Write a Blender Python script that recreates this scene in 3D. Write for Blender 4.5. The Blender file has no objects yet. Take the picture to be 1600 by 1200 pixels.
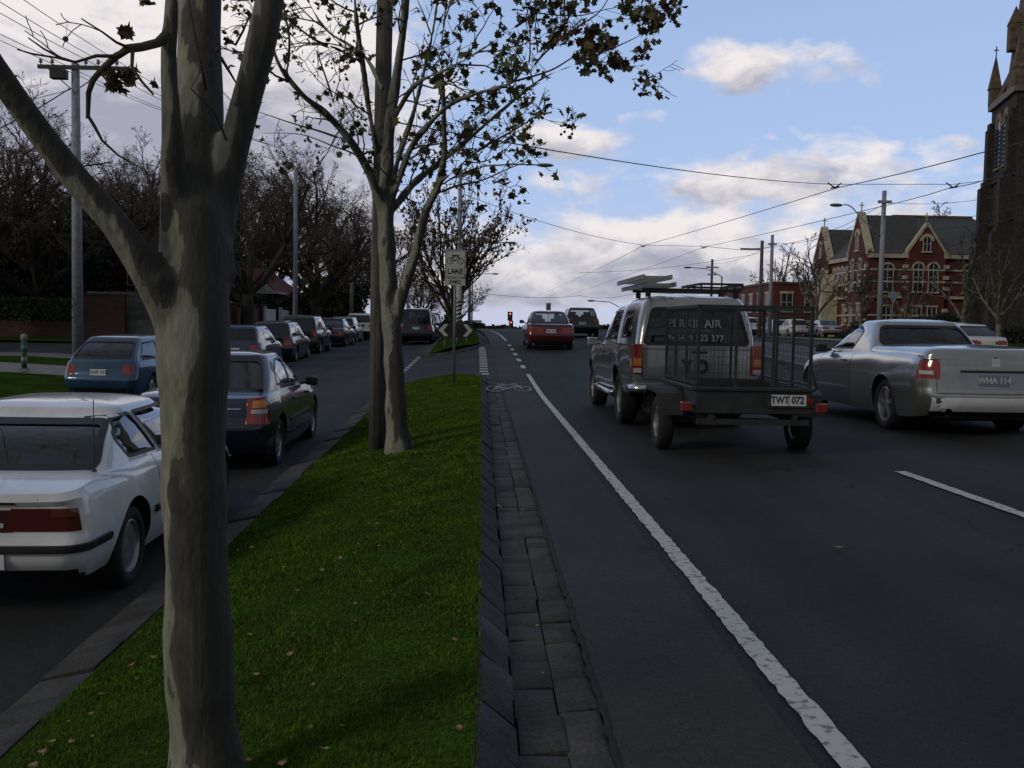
import bpy, bmesh, math, random
import numpy as np
from mathutils import Vector, Matrix, Euler
R = math.radians
random.seed(7)
SC = bpy.context.scene
COL = SC.collection

# ------------------------------------------------------------------ camera
EYE = 1.45
F = 1540.0                      # focal length in photo pixels (1600 wide)
cam_d = bpy.data.cameras.new('camera')
cam_d.sensor_width = 36.0
cam_d.lens = 36.0 * F / 1600.0
cam_d.clip_start = 0.05
cam_d.clip_end = 6000
cam = bpy.data.objects.new('camera', cam_d)
COL.objects.link(cam)
ROT = Matrix.Rotation(-R(1.86), 3, 'Z') @ Matrix.Rotation(R(90 - 3.46), 3, 'X') @ Matrix.Rotation(R(1.0), 3, 'Z')
cam.matrix_world = Matrix.Translation((0, 0, EYE)) @ ROT.to_4x4()
SC.camera = cam

def P(px, py, D):
    """world point that lies D metres ahead on the ray of a photo pixel"""
    d = ROT @ Vector(((px - 800) / F, -(py - 600) / F, -1))
    return Vector((0, 0, EYE)) + d * (D / d.y)

# ------------------------------------------------------------------ sky
SUN_EL, SUN_AZ = 26.0, 236.0    # azimuth clockwise from +Y: low sun, behind on the left
world = bpy.data.worlds.new('World')
SC.world = world
world.use_nodes = True
def build_world():
    nt = world.node_tree
    nt.nodes.clear()
    N = nt.nodes.new
    def lk(a, b): nt.links.new(a, b)
    def math_(op, a, b=None, c=None):
        n = N('ShaderNodeMath'); n.operation = op
        for i, v in enumerate((a, b, c)):
            if v is None: continue
            if hasattr(v, 'links'): lk(v, n.inputs[i])
            else: n.inputs[i].default_value = v
        return n.outputs[0]
    def mix(fac, a, b):
        n = N('ShaderNodeMix'); n.data_type = 'RGBA'
        for s, v in ((n.inputs[0], fac), (n.inputs[6], a), (n.inputs[7], b)):
            if hasattr(v, 'links'): lk(v, s)
            else: s.default_value = v
        return n.outputs[2]
    out = N('ShaderNodeOutputWorld'); bg = N('ShaderNodeBackground')
    sky = N('ShaderNodeTexSky'); sky.sky_type = 'NISHITA'; sky.sun_disc = False
    sky.sun_elevation = R(SUN_EL); sky.sun_rotation = R(SUN_AZ)
    sky.air_density = 1.1; sky.dust_density = 0.7; sky.ozone_density = 1.6; sky.altitude = 50
    tc = N('ShaderNodeTexCoord')
    nrm = N('ShaderNodeVectorMath'); nrm.operation = 'NORMALIZE'; lk(tc.outputs['Generated'], nrm.inputs[0])
    sep = N('ShaderNodeSeparateXYZ'); lk(nrm.outputs[0], sep.inputs[0])
    az = math_('ARCTAN2', sep.outputs[0], sep.outputs[1])
    el = math_('ARCSINE', sep.outputs[2])
    comb = N('ShaderNodeCombineXYZ'); lk(az, comb.inputs[0]); lk(math_('MULTIPLY', el, 2.0), comb.inputs[1])
    def noise(scale, det, rough, vec, dist=0.0):
        n = N('ShaderNodeTexNoise'); n.inputs['Scale'].default_value = scale
        n.inputs['Detail'].default_value = det; n.inputs['Roughness'].default_value = rough
        n.inputs['Distortion'].default_value = dist
        lk(vec, n.inputs['Vector']); return n.outputs['Fac']
    n1 = noise(15.0, 8, .58, comb.outputs[0], .25)
    n2 = noise(3.2, 4, .5, comb.outputs[0])
    # cloud heaps of this sky: azimuth, elevation, half widths (degrees), weight
    def ae(px, py):
        d = (P(px, py, 100) - Vector((0, 0, EYE))).normalized()
        return math.atan2(d.x, d.y), math.asin(d.z)
    heaps = [(1172, 106, 98, 50, 1.0), (893, 222, 82, 34, 1.15), (1250, 262, 150, 40, .9), (1110, 298, 95, 22, .65),
             (1055, 375, 105, 44, 1.05), (880, 400, 330, 60, .75), (1420, 330, 240, 50, .7), (760, 455, 520, 36, .75), (990, 182, 60, 12, .35),
             (400, 150, 270, 190, 1.25), (150, 60, 300, 130, 1.2), (60, 170, 260, 90, .9), (1320, 95, 50, 40, .5),
             (1490, 225, 80, 30, .45), (880, 290, 120, 26, .5), (250, 330, 300, 60, .45), (1210, 420, 260, 38, .7)]
    dens = None; low = None
    for (px, py, wx, wy, wt) in heaps:
        a0, e0 = ae(px, py); ka = F / wx; ke = F / wy
        dx = math_('MULTIPLY', math_('SUBTRACT', az, a0), ka)
        dy = math_('MULTIPLY', math_('SUBTRACT', el, e0), ke)
        r2 = math_('ADD', math_('MULTIPLY', dx, dx), math_('MULTIPLY', dy, dy))
        g = math_('MULTIPLY', math_('EXPONENT', math_('MULTIPLY', r2, -1.0)), wt)
        under = math_('MULTIPLY', g, math_('MULTIPLY', dy, -0.75))
        dens = g if dens is None else math_('ADD', dens, g)
        low = under if low is None else math_('ADD', low, under)
    # generic broken cloud behind the camera and overhead
    back = math_('SMOOTH_MAX', math_('SUBTRACT', n2, .38), 0.0, .05)
    cosz = math_('MULTIPLY', math_('SUBTRACT', 0.75, sep.outputs[1]), 1.6)
    backw = N('ShaderNodeClamp'); lk(cosz, backw.inputs[0])
    dens = math_('ADD', dens, math_('MULTIPLY', math_('MULTIPLY', back, 6.0), backw.outputs[0]))
    d2 = math_('ADD', dens, math_('MULTIPLY', math_('SUBTRACT', n1, .5), 2.1))
    mr = N('ShaderNodeMapRange'); mr.interpolation_type = 'SMOOTHSTEP'; lk(d2, mr.inputs[0])
    mr.inputs[1].default_value = .33; mr.inputs[2].default_value = .95
    cover = mr.outputs[0]
    # shade of the cloud: thick and low parts are grey-lilac, thin tops warm white
    n3 = noise(17.0, 5, .6, comb.outputs[0], .4)
    sh = math_('ADD', math_('MULTIPLY', math_('MAXIMUM', math_('MINIMUM', low, .5), -.6), 1.0), math_('MULTIPLY', math_('SUBTRACT', math_('MINIMUM', dens, 1.3), .8), .25))
    sh = math_('ADD', sh, math_('MULTIPLY', math_('SUBTRACT', n3, .5), 2.0))
    mr2 = N('ShaderNodeMapRange'); mr2.interpolation_type = 'SMOOTHSTEP'; lk(sh, mr2.inputs[0])
    mr2.inputs[1].default_value = -.40; mr2.inputs[2].default_value = .60
    ccol = mix(mr2.outputs[0], (.88, .83, .83, 1), (.38, .39, .49, 1))
    skyc = N('ShaderNodeMix'); skyc.data_type = 'RGBA'; skyc.blend_type = 'MULTIPLY'; skyc.inputs[0].default_value = 1
    lk(sky.outputs[0], skyc.inputs[6]); skyc.inputs[7].default_value = (SKY_GAIN[0], SKY_GAIN[1], SKY_GAIN[2], 1)
    # pale lilac air towards the horizon
    mr3 = N('ShaderNodeMapRange'); mr3.interpolation_type = 'SMOOTHSTEP'; lk(el, mr3.inputs[0])
    mr3.inputs[1].default_value = .02; mr3.inputs[2].default_value = .5
    mr3.inputs[3].default_value = .85; mr3.inputs[4].default_value = .62
    base = mix(mr3.outputs[0], skyc.outputs[2], (.44, .58, .90, 1))
    lowh = N('ShaderNodeMapRange'); lowh.interpolation_type = 'SMOOTHSTEP'; lk(el, lowh.inputs[0])
    lowh.inputs[1].default_value = .0; lowh.inputs[2].default_value = .16; lowh.inputs[3].default_value = .75; lowh.inputs[4].default_value = 0
    base = mix(lowh.outputs[0], base, (.60, .62, .76, 1))
    # added unseen dark cloud and sky overhead and behind, cuts the ground light
    bk = N('ShaderNodeMapRange'); bk.interpolation_type = 'SMOOTHSTEP'; lk(math_('ADD', sep.outputs[1], math_('MULTIPLY', sep.outputs[2], -.35)), bk.inputs[0])
    bk.inputs[1].default_value = -.15; bk.inputs[2].default_value = .62; bk.inputs[3].default_value = 1; bk.inputs[4].default_value = 0
    ccol = mix(bk.outputs[0], ccol, mix(mr2.outputs[0], (.24, .24, .235, 1), (.08, .082, .085, 1)))
    base = mix(math_('MULTIPLY', bk.outputs[0], .85), base, (.15, .165, .19, 1))
    fin = mix(cover, base, ccol)
    st = N('ShaderNodeMix'); st.data_type = 'RGBA'
    lk(fin, bg.inputs[0]); bg.inputs[1].default_value = 1.0
    lk(bg.outputs[0], out.inputs[0])
SKY_GAIN = (.085, .092, .10)
build_world()
sun_d = bpy.data.lights.new('sun', 'SUN'); sun_d.energy = 0.8; sun_d.angle = R(16); sun_d.color = (1, .90, .76)
sun = bpy.data.objects.new('sun', sun_d); COL.objects.link(sun)
sd = Vector((math.sin(R(SUN_AZ)) * math.cos(R(SUN_EL)), math.cos(R(SUN_AZ)) * math.cos(R(SUN_EL)), math.sin(R(SUN_EL))))
sun.rotation_euler = sd.to_track_quat('Z', 'Y').to_euler()
SC.view_settings.view_transform = 'Standard'
SC.view_settings.look = 'None'
SC.view_settings.exposure = 0.0
SC.view_settings.gamma = 1.0

# ------------------------------------------------------------------ materials
MATS = {}
def mat(name, col, rough=.6, metal=0.0, col2=None, nscale=4.0, ndet=6, thr=None, bump=0.0, bscale=60, coat=0.0,
        stretch=(1, 1, 1), emit=None, spec=.5, coords='Object', fine=None):
    """procedural Principled material; col/col2 mixed by noise, optional bump"""
    if name in MATS: return MATS[name]
    m = bpy.data.materials.new(name); m.use_nodes = True; nt = m.node_tree
    b = nt.nodes['Principled BSDF']
    b.inputs['Base Color'].default_value = (*col, 1); b.inputs['Roughness'].default_value = rough
    b.inputs['Metallic'].default_value = metal; b.inputs['Coat Weight'].default_value = coat
    b.inputs['Coat Roughness'].default_value = .04; b.inputs['Coat IOR'].default_value = 1.75
    b.inputs['Specular IOR Level'].default_value = spec
    tc = nt.nodes.new('ShaderNodeTexCoord'); mp = nt.nodes.new('ShaderNodeMapping')
    nt.links.new(tc.outputs[coords], mp.inputs[0]); mp.inputs['Scale'].default_value = stretch
    if col2 is None: col2 = tuple(c * .78 for c in col)
    n = nt.nodes.new('ShaderNodeTexNoise'); n.inputs['Scale'].default_value = nscale; n.inputs['Detail'].default_value = ndet
    nt.links.new(mp.outputs[0], n.inputs['Vector'])
    r = nt.nodes.new('ShaderNodeValToRGB')
    lo, hi = thr if thr else (.35, .68)
    r.color_ramp.elements[0].position = lo; r.color_ramp.elements[1].position = hi
    r.color_ramp.elements[0].color = (*col2, 1); r.color_ramp.elements[1].color = (*col, 1)
    nt.links.new(n.outputs['Fac'], r.inputs[0])
    last = r.outputs[0]
    if fine:
        n4 = nt.nodes.new('ShaderNodeTexNoise'); n4.inputs['Scale'].default_value = fine[0]; n4.inputs['Detail'].default_value = 3
        nt.links.new(mp.outputs[0], n4.inputs['Vector'])
        mr = nt.nodes.new('ShaderNodeMapRange'); nt.links.new(n4.outputs['Fac'], mr.inputs[0])
        mr.inputs[1].default_value = .3; mr.inputs[2].default_value = .7
        mr.inputs[3].default_value = 1 - fine[1]; mr.inputs[4].default_value = 1 + fine[1]
        mm = nt.nodes.new('ShaderNodeVectorMath'); mm.operation = 'SCALE'
        nt.links.new(last, mm.inputs[0]); nt.links.new(mr.outputs[0], mm.inputs['Scale']); last = mm.outputs[0]
    nt.links.new(last, b.inputs['Base Color'])
    if bump:
        n2 = nt.nodes.new('ShaderNodeTexNoise'); n2.inputs['Scale'].default_value = bscale; n2.inputs['Detail'].default_value = 4
        nt.links.new(mp.outputs[0], n2.inputs['Vector'])
        bp = nt.nodes.new('ShaderNodeBump'); bp.inputs['Strength'].default_value = bump; bp.inputs['Distance'].default_value = .02
        nt.links.new(n2.outputs['Fac'], bp.inputs['Height']); nt.links.new(bp.outputs[0], b.inputs['Normal'])
    if emit:
        b.inputs['Emission Color'].default_value = (*emit[0], 1); b.inputs['Emission Strength'].default_value = emit[1]
    MATS[name] = m
    return m

def asphalt(name, c, tracks=True, spec=.15):
    if name in MATS: return MATS[name]
    m = bpy.data.materials.new(name); m.use_nodes = True; nt = m.node_tree; b = nt.nodes['Principled BSDF']; N = nt.nodes.new; lk = nt.links.new
    b.inputs['Roughness'].default_value = .8; b.inputs['Specular IOR Level'].default_value = spec
    tc = N('ShaderNodeTexCoord')
    def noise(sc, det, st=(1, 1, 1), ro=.5):
        mp = N('ShaderNodeMapping'); lk(tc.outputs['Object'], mp.inputs[0]); mp.inputs['Scale'].default_value = st
        n = N('ShaderNodeTexNoise'); n.inputs['Scale'].default_value = sc; n.inputs['Detail'].default_value = det; n.inputs['Roughness'].default_value = ro; lk(mp.outputs[0], n.inputs['Vector']); return n.outputs['Fac']
    def rng(v, a, b_, c_, d, smooth=False):
        r = N('ShaderNodeMapRange'); lk(v, r.inputs[0])
        for i, x in enumerate((a, b_, c_, d)): r.inputs[i + 1].default_value = x
        return r.outputs[0]
    def mul(a, b_):
        k = N('ShaderNodeMath'); k.operation = 'MULTIPLY'; lk(a, k.inputs[0]); lk(b_, k.inputs[1]); return k.outputs[0]
    f = mul(rng(noise(.5, 5), .3, .7, .78, 1.22), rng(noise(150, 3), .3, .7, .55, 1.5))
    f = mul(f, rng(noise(32, 4), .3, .7, .85, 1.15))
    if tracks: f = mul(f, rng(noise(1.1, 3, (1, .03, 1)), .35, .65, .72, 1.28))
    f = mul(f, rng(noise(2.3, 2), .66, .74, 1.0, .72))
    # cracks: thin lines along distorted cell borders, only in some areas
    mp = N('ShaderNodeMapping'); lk(tc.outputs['Object'], mp.inputs[0]); mp.inputs['Scale'].default_value = (1, .6, 1)
    dn = N('ShaderNodeTexNoise'); dn.inputs['Scale'].default_value = 3.0; lk(mp.outputs[0], dn.inputs['Vector'])
    ad = N('ShaderNodeVectorMath'); ad.operation = 'MULTIPLY_ADD'; lk(dn.outputs['Color'], ad.inputs[0]); ad.inputs[1].default_value = (.6, .6, 0); lk(mp.outputs[0], ad.inputs[2])
    vo = N('ShaderNodeTexVoronoi'); vo.feature = 'DISTANCE_TO_EDGE'; vo.inputs['Scale'].default_value = .45; lk(ad.outputs[0], vo.inputs['Vector'])
    cr = rng(vo.outputs['Distance'], .0, .006, .35, 1.0); ms = rng(noise(.35, 2), .50, .56, 0, 1)
    mx = N('ShaderNodeMix'); lk(ms, mx.inputs[0]); mx.inputs[2].default_value = 1.0; lk(cr, mx.inputs[3])
    f = mul(f, mx.outputs[0])
    mm = N('ShaderNodeVectorMath'); mm.operation = 'SCALE'; mm.inputs[0].default_value = c; lk(f, mm.inputs['Scale']); lk(mm.outputs[0], b.inputs['Base Color'])
    bp = N('ShaderNodeBump'); bp.inputs['Strength'].default_value = .6; bp.inputs['Distance'].default_value = .01; lk(noise(170, 3), bp.inputs['Height']); lk(bp.outputs[0], b.inputs['Normal'])
    MATS[name] = m; return m

def glass(name, tint=(.25, .28, .3), dark=0.0):
    if name in MATS: return MATS[name]
    m = bpy.data.materials.new(name); m.use_nodes = True; nt = m.node_tree; nt.nodes.clear()
    N = nt.nodes.new; out = N('ShaderNodeOutputMaterial')
    t = N('ShaderNodeBsdfTransparent'); t.inputs[0].default_value = (*tint, 1)
    g = N('ShaderNodeBsdfGlossy'); g.inputs['Roughness'].default_value = .03; g.inputs[0].default_value = (.9, .93, 1, 1)
    lw = N('ShaderNodeLayerWeight'); lw.inputs[0].default_value = .5
    p5 = N('ShaderNodeMath'); p5.operation = 'POWER'; nt.links.new(lw.outputs['Facing'], p5.inputs[0]); p5.inputs[1].default_value = 3.6
    fr = N('ShaderNodeMath'); fr.operation = 'MULTIPLY_ADD'; nt.links.new(p5.outputs[0], fr.inputs[0]); fr.inputs[1].default_value = .90; fr.inputs[2].default_value = .075
    tc = N('ShaderNodeTexCoord'); nz = N('ShaderNodeTexNoise'); nz.inputs['Scale'].default_value = 2.5
    nt.links.new(tc.outputs['Object'], nz.inputs['Vector'])
    bp = N('ShaderNodeBump'); bp.inputs['Strength'].default_value = .008; nt.links.new(nz.outputs['Fac'], bp.inputs['Height'])
    nt.links.new(bp.outputs[0], g.inputs['Normal'])
    mx = N('ShaderNodeMixShader'); nt.links.new(fr.outputs[0], mx.inputs[0])
    nt.links.new(t.outputs[0], mx.inputs[1]); nt.links.new(g.outputs[0], mx.inputs[2]); nt.links.new(mx.outputs[0], out.inputs[0])
    MATS[name] = m
    return m

def brick_mat(name, c1, c2, mortar, scale=1.0):
    if name in MATS: return MATS[name]
    m = bpy.data.materials.new(name); m.use_nodes = True; nt = m.node_tree
    b = nt.nodes['Principled BSDF']; b.inputs['Roughness'].default_value = .85
    tc = nt.nodes.new('ShaderNodeTexCoord')
    sp = nt.nodes.new('ShaderNodeSeparateXYZ'); nt.links.new(tc.outputs['Object'], sp.inputs[0])
    ad = nt.nodes.new('ShaderNodeMath'); ad.operation = 'ADD'; nt.links.new(sp.outputs[0], ad.inputs[0]); nt.links.new(sp.outputs[1], ad.inputs[1])
    cb = nt.nodes.new('ShaderNodeCombineXYZ'); nt.links.new(ad.outputs[0], cb.inputs[0]); nt.links.new(sp.outputs[2], cb.inputs[1])
    br = nt.nodes.new('ShaderNodeTexBrick'); br.inputs['Scale'].default_value = 1 / scale
    br.inputs['Brick Width'].default_value = .24; br.inputs['Row Height'].default_value = .086; br.inputs['Mortar Size'].default_value = .008
    br.inputs['Color1'].default_value = (*c1, 1); br.inputs['Color2'].default_value = (*c2, 1); br.inputs['Mortar'].default_value = (*mortar, 1)
    nt.links.new(cb.outputs[0], br.inputs['Vector'])
    n = nt.nodes.new('ShaderNodeTexNoise'); n.inputs['Scale'].default_value = 1.1; n.inputs['Detail'].default_value = 6
    nt.links.new(tc.outputs['Object'], n.inputs['Vector'])
    mx = nt.nodes.new('ShaderNodeMix'); mx.data_type = 'RGBA'; mx.blend_type = 'MULTIPLY'
    mx.inputs[0].default_value = .8
    rr = nt.nodes.new('ShaderNodeValToRGB'); rr.color_ramp.elements[0].color = (.55, .5, .5, 1); rr.color_ramp.elements[1].color = (1.1, 1.05, 1, 1)
    rr.color_ramp.elements[0].position = .3; rr.color_ramp.elements[1].position = .7
    nt.links.new(n.outputs['Fac'], rr.inputs[0])
    nt.links.new(br.outputs['Color'], mx.inputs[6]); nt.links.new(rr.outputs[0], mx.inputs[7])
    nt.links.new(mx.outputs[2], b.inputs['Base Color'])
    MATS[name] = m
    return m

def paint(name, col, metal=0.0, rough=.32):
    return mat('paint_' + name, col, rough=rough, metal=metal, col2=tuple(c * .80 for c in col), nscale=1.6, coat=.9, fine=(9, .06), spec=.5 if metal > .4 else .12)

BLACK = mat('black_plastic', (.018, .018, .02), rough=.5)
RUBBER = mat('tyre_rubber', (.016, .016, .017), rough=.85, bump=.3, bscale=90)
ALLOY = mat('alloy_rim', (.42, .43, .45), rough=.35, metal=.7)
STEEL = mat('galvanised_steel', (.36, .38, .40), rough=.5, metal=.4, col2=(.25, .27, .28), nscale=6)
CHROME = mat('chrome_trim', (.75, .76, .78), rough=.15, metal=1.0)
REDL = mat('red_lens', (.28, .014, .010), rough=.15, coat=.8)
AMBL = mat('amber_lens', (.65, .22, .02), rough=.15, coat=.8)
WHTL = mat('clear_lens', (.6, .6, .6), rough=.12, coat=.8)
PLATEW = mat('plate_white', (.7, .7, .68), rough=.5)
PLATEI = mat('plate_ink', (.02, .03, .10), rough=.5)
INTER = mat('car_interior', (.035, .035, .04), rough=.9)

# ------------------------------------------------------------------ object helpers
def tag(o, label=None, cat=None, group=None, kind=None):
    if label: o['label'] = label
    if cat: o['category'] = cat
    if group: o['group'] = group
    if kind: o['kind'] = kind
    return o

def empty(name, loc=(0, 0, 0), rz=0.0, label=None, cat=None, group=None):
    o = bpy.data.objects.new(name, None); COL.objects.link(o)
    o.empty_display_size = .2
    o.location = loc; o.rotation_euler = (0, 0, rz)
    return tag(o, label, cat, group)

def link_mesh(name, me, m=None, parent=None, smooth=False):
    o = bpy.data.objects.new(name, me); COL.objects.link(o)
    if m is not None:
        for mm in (m if isinstance(m, (list, tuple)) else [m]): me.materials.append(mm)
    if smooth: me.shade_smooth()
    if parent is not None: o.parent = parent
    return o

class MB:
    """collects vertices and faces for one mesh"""
    def __init__(s): s.v = []; s.f = []; s.mi = []
    def add(s, vs, fs, mi=0):
        o = len(s.v); s.v += [tuple(v) for v in vs]; s.f += [tuple(i + o for i in f) for f in fs]; s.mi += [mi] * len(fs)
        return s
    def box(s, c, d, rot=None, mi=0):
        vs = [Vector((x * d[0] / 2, y * d[1] / 2, z * d[2] / 2)) for z in (-1, 1) for y in (-1, 1) for x in (-1, 1)]
        if rot is not None: vs = [rot @ v for v in vs]
        vs = [v + Vector(c) for v in vs]
        return s.add(vs, [(0, 2, 3, 1), (4, 5, 7, 6), (0, 1, 5, 4), (2, 6, 7, 3), (0, 4, 6, 2), (1, 3, 7, 5)], mi)
    def bar(s, a, b, w, h=None, mi=0):
        a = Vector(a); b = Vector(b); d = b - a
        q = d.to_track_quat('X', 'Z').to_matrix()
        return s.box((a + b) / 2, (d.length, w, h or w), q, mi)
    def tube(s, pts, rad, n=8, cap=True, mi=0):
        pts = [Vector(p) for p in pts]
        if not hasattr(rad, '__len__'): rad = [rad] * len(pts)
        up = Vector((.31, .17, .93)); vs = []; fs = []
        for i, p in enumerate(pts):
            t = (pts[min(i + 1, len(pts) - 1)] - pts[max(i - 1, 0)])
            if t.length < 1e-9: t = Vector((0, 0, 1))
            t.normalize(); a = t.cross(up)
            if a.length < .05: a = t.cross(Vector((1, 0, 0)))
            a.normalize(); b = t.cross(a)
            for k in range(n):
                an = 2 * math.pi * k / n
                vs.append(p + (a * math.cos(an) + b * math.sin(an)) * rad[i])
        for i in range(len(pts) - 1):
            for k in range(n):
                k2 = (k + 1) % n
                fs.append((i * n + k, i * n + k2, (i + 1) * n + k2, (i + 1) * n + k))
        if cap:
            fs.append(tuple(range(n - 1, -1, -1))); fs.append(tuple((len(pts) - 1) * n + k for k in range(n)))
        return s.add(vs, fs, mi)
    def lathe(s, prof, n=24, axis='Z', c=(0, 0, 0), mi=0):
        vs = []; fs = []; c = Vector(c)
        for (r, h) in prof:
            for k in range(n):
                a = 2 * math.pi * k / n; x, y = r * math.cos(a), r * math.sin(a)
                v = {'Z': (x, y, h), 'Y': (x, h, y), 'X': (h, x, y)}[axis]
                vs.append(c + Vector(v))
        for i in range(len(prof) - 1):
            for k in range(n):
                k2 = (k + 1) % n
                fs.append((i * n + k, i * n + k2, (i + 1) * n + k2, (i + 1) * n + k))
        return s.add(vs, fs, mi)
    def prism(s, poly, y0, y1, plane='XZ', mi=0):
        """extrude a 2D polygon between two offsets along the plane's normal axis"""
        n = len(poly)
        def m3(a, b, c): return {'XZ': (a, c, b), 'YZ': (c, a, b), 'XY': (a, b, c)}[plane]
        vs = [m3(a, b, y0) for a, b in poly] + [m3(a, b, y1) for a, b in poly]
        fs = [tuple(range(n)), tuple(range(2 * n - 1, n - 1, -1))] + [(i, (i + 1) % n + 0, (i + 1) % n + n, i + n) for i in range(n)]
        return s.add(vs, fs, mi)
    def sphere(s, c, r, n=8, sc=(1, 1, 1), mi=0):
        prof = [(r * math.sin(math.pi * i / n) * 1.0, -r * math.cos(math.pi * i / n)) for i in range(n + 1)]
        o = len(s.v); s.lathe(prof, n + 2, 'Z', (0, 0, 0), mi)
        for i in range(o, len(s.v)):
            v = s.v[i]; s.v[i] = (v[0] * sc[0] + c[0], v[1] * sc[1] + c[1], v[2] * sc[2] + c[2])
        return s
    def mesh(s, name, fix=True):
        me = bpy.data.meshes.new(name)
        me.from_pydata(s.v, [], s.f)
        if any(s.mi): me.polygons.foreach_set('material_index', s.mi)
        if fix:
            bm = bmesh.new(); bm.from_mesh(me); bmesh.ops.recalc_face_normals(bm, faces=bm.faces); bm.to_mesh(me); bm.free()
        me.update()
        return me
    def build(s, name, m=None, parent=None, smooth=False, fix=True, bevel=0.0, auto=None):
        me = s.mesh(name, fix)
        if bevel:
            bm = bmesh.new(); bm.from_mesh(me)
            bmesh.ops.remove_doubles(bm, verts=bm.verts, dist=1e-5)
            es = [e for e in bm.edges if len(e.link_faces) == 2 and e.calc_face_angle(0) > .5]
            bmesh.ops.bevel(bm, geom=es, offset=bevel, segments=1, affect='EDGES', clamp_overlap=True)
            bm.to_mesh(me); bm.free()
        o = link_mesh(name, me, m, parent, smooth)
        if auto: me.set_sharp_from_angle(angle=R(auto))
        return o

def np_mesh(name, V, Fc, m=None, parent=None, smooth=False):
    """fast mesh: V (n,3), Fc (k, 3 or 4)"""
    V = np.asarray(V, dtype=np.float32); Fc = np.asarray(Fc, dtype=np.int32)
    me = bpy.data.meshes.new(name); k = Fc.shape[1]
    me.vertices.add(len(V)); me.vertices.foreach_set('co', V.ravel())
    me.loops.add(Fc.size); me.loops.foreach_set('vertex_index', Fc.ravel())
    me.polygons.add(len(Fc)); me.polygons.foreach_set('loop_start', np.arange(0, Fc.size, k, dtype=np.int32))
    me.update(calc_edges=True); me.validate()
    return link_mesh(name, me, m, parent, smooth)

def copy_tree(o, parent=None):
    c = o.copy(); COL.objects.link(c); c.parent = parent
    for ch in list(o.children): copy_tree(ch, c)
    return c

def text_mesh(s, size, thick=.001, bold=0.0, spacing=1.0):
    cu = bpy.data.curves.new('txt', 'FONT'); cu.body = s; cu.size = size; cu.extrude = thick
    cu.align_x = 'CENTER'; cu.align_y = 'CENTER'; cu.offset = bold; cu.space_character = spacing
    o = bpy.data.objects.new('txt', cu); COL.objects.link(o)
    bpy.context.view_layer.update()
    me = bpy.data.meshes.new_from_object(o)
    COL.objects.unlink(o); bpy.data.objects.remove(o); bpy.data.curves.remove(cu)
    return me

def put_text(s, size, origin, xdir, ydir, m, parent, name='lettering', thick=.001, bold=0.0, spacing=1.0, sx=1.0):
    """flat lettering: origin is its centre, xdir/ydir its reading axes"""
    me = text_mesh(s, size, thick, bold, spacing)
    X = Vector(xdir).normalized(); Y = Vector(ydir).normalized(); Z = X.cross(Y)
    M = Matrix((X * sx, Y, Z)).transposed().to_4x4(); M.translation = Vector(origin)
    me.transform(M); me.materials.clear()
    return link_mesh(name, me, m, parent)

def boolean(o, cutters, op='DIFFERENCE'):
    for c in cutters:
        md = o.modifiers.new('b', 'BOOLEAN'); md.operation = op; md.object = c; md.solver = 'EXACT'
    dg = bpy.context.evaluated_depsgraph_get(); dg.update()
    me = bpy.data.meshes.new_from_object(o.evaluated_get(dg))
    o.modifiers.clear(); old = o.data; o.data = me; bpy.data.meshes.remove(old)
    for c in cutters:
        cm = c.data; bpy.data.objects.remove(c); bpy.data.meshes.remove(cm)
    return o

def pchip(pts):
    xs = np.array([p[0] for p in pts], float); ys = np.array([p[1] for p in pts], float)
    if len(xs) == 1: return lambda q: float(ys[0])
    h = np.diff(xs); d = np.diff(ys) / h; m = np.zeros(len(xs)); m[0] = d[0]; m[-1] = d[-1]
    for i in range(1, len(xs) - 1):
        if d[i - 1] * d[i] > 0:
            w1, w2 = 2 * h[i] + h[i - 1], h[i] + 2 * h[i - 1]
            m[i] = (w1 + w2) / (w1 / d[i - 1] + w2 / d[i])
    def f(q):
        q = min(max(q, xs[0]), xs[-1]); i = int(np.searchsorted(xs, q, 'right') - 1); i = min(max(i, 0), len(h) - 1)
        t = (q - xs[i]) / h[i]; t2, t3 = t * t, t * t * t
        return float((2 * t3 - 3 * t2 + 1) * ys[i] + (t3 - 2 * t2 + t) * h[i] * m[i] + (-2 * t3 + 3 * t2) * ys[i + 1] + (t3 - t2) * h[i] * m[i + 1])
    return f

# ------------------------------------------------------------------ terrain
_r = pchip([(-40, 0), (18, 0), (25, .12), (30, .26), (37, .48), (47, .74), (60, .90), (85, .97), (120, .70), (160, -.4), (200, -1.7), (600, -6), (3000, -8)])
_l = pchip([(-40, -1.2), (0, -.62), (30, -.08), (60, .44), (85, .62), (120, .45), (160, -.5), (200, -1.8), (600, -6), (3000, -8)])
def bend(Y): return 0.0 if Y < 24 else (-.00025 * (Y - 24) ** 2 if Y < 90 else -1.089 - .033 * (Y - 90) if Y < 300 else -8.02)
def z_right(X, Y): return _r(Y) + .02 * min(max(X, 0), 9) - .035 * min(max(X - 9, 0), 13)
def z_left(X, Y): return _l(Y) - .03 * min(max(-2.1 - X, 0), 6.8)
def z_verge(X, Y):
    t = min(max(-X / 2.05, 0), 1)
    return (_r(Y) + .13) * (1 - t) + (_l(Y) + .10) * t + .05 * math.sin(math.pi * t)
def z_far_left(X, Y):
    t = min(max((-8.9 - X) / 5, 0), 1)
    return _l(Y) - .2 + .13 + .24 * t
def gp(X, Y, zf=z_right, dz=0.0): return Vector((X + bend(Y), Y, zf(X, Y) + dz))

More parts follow.
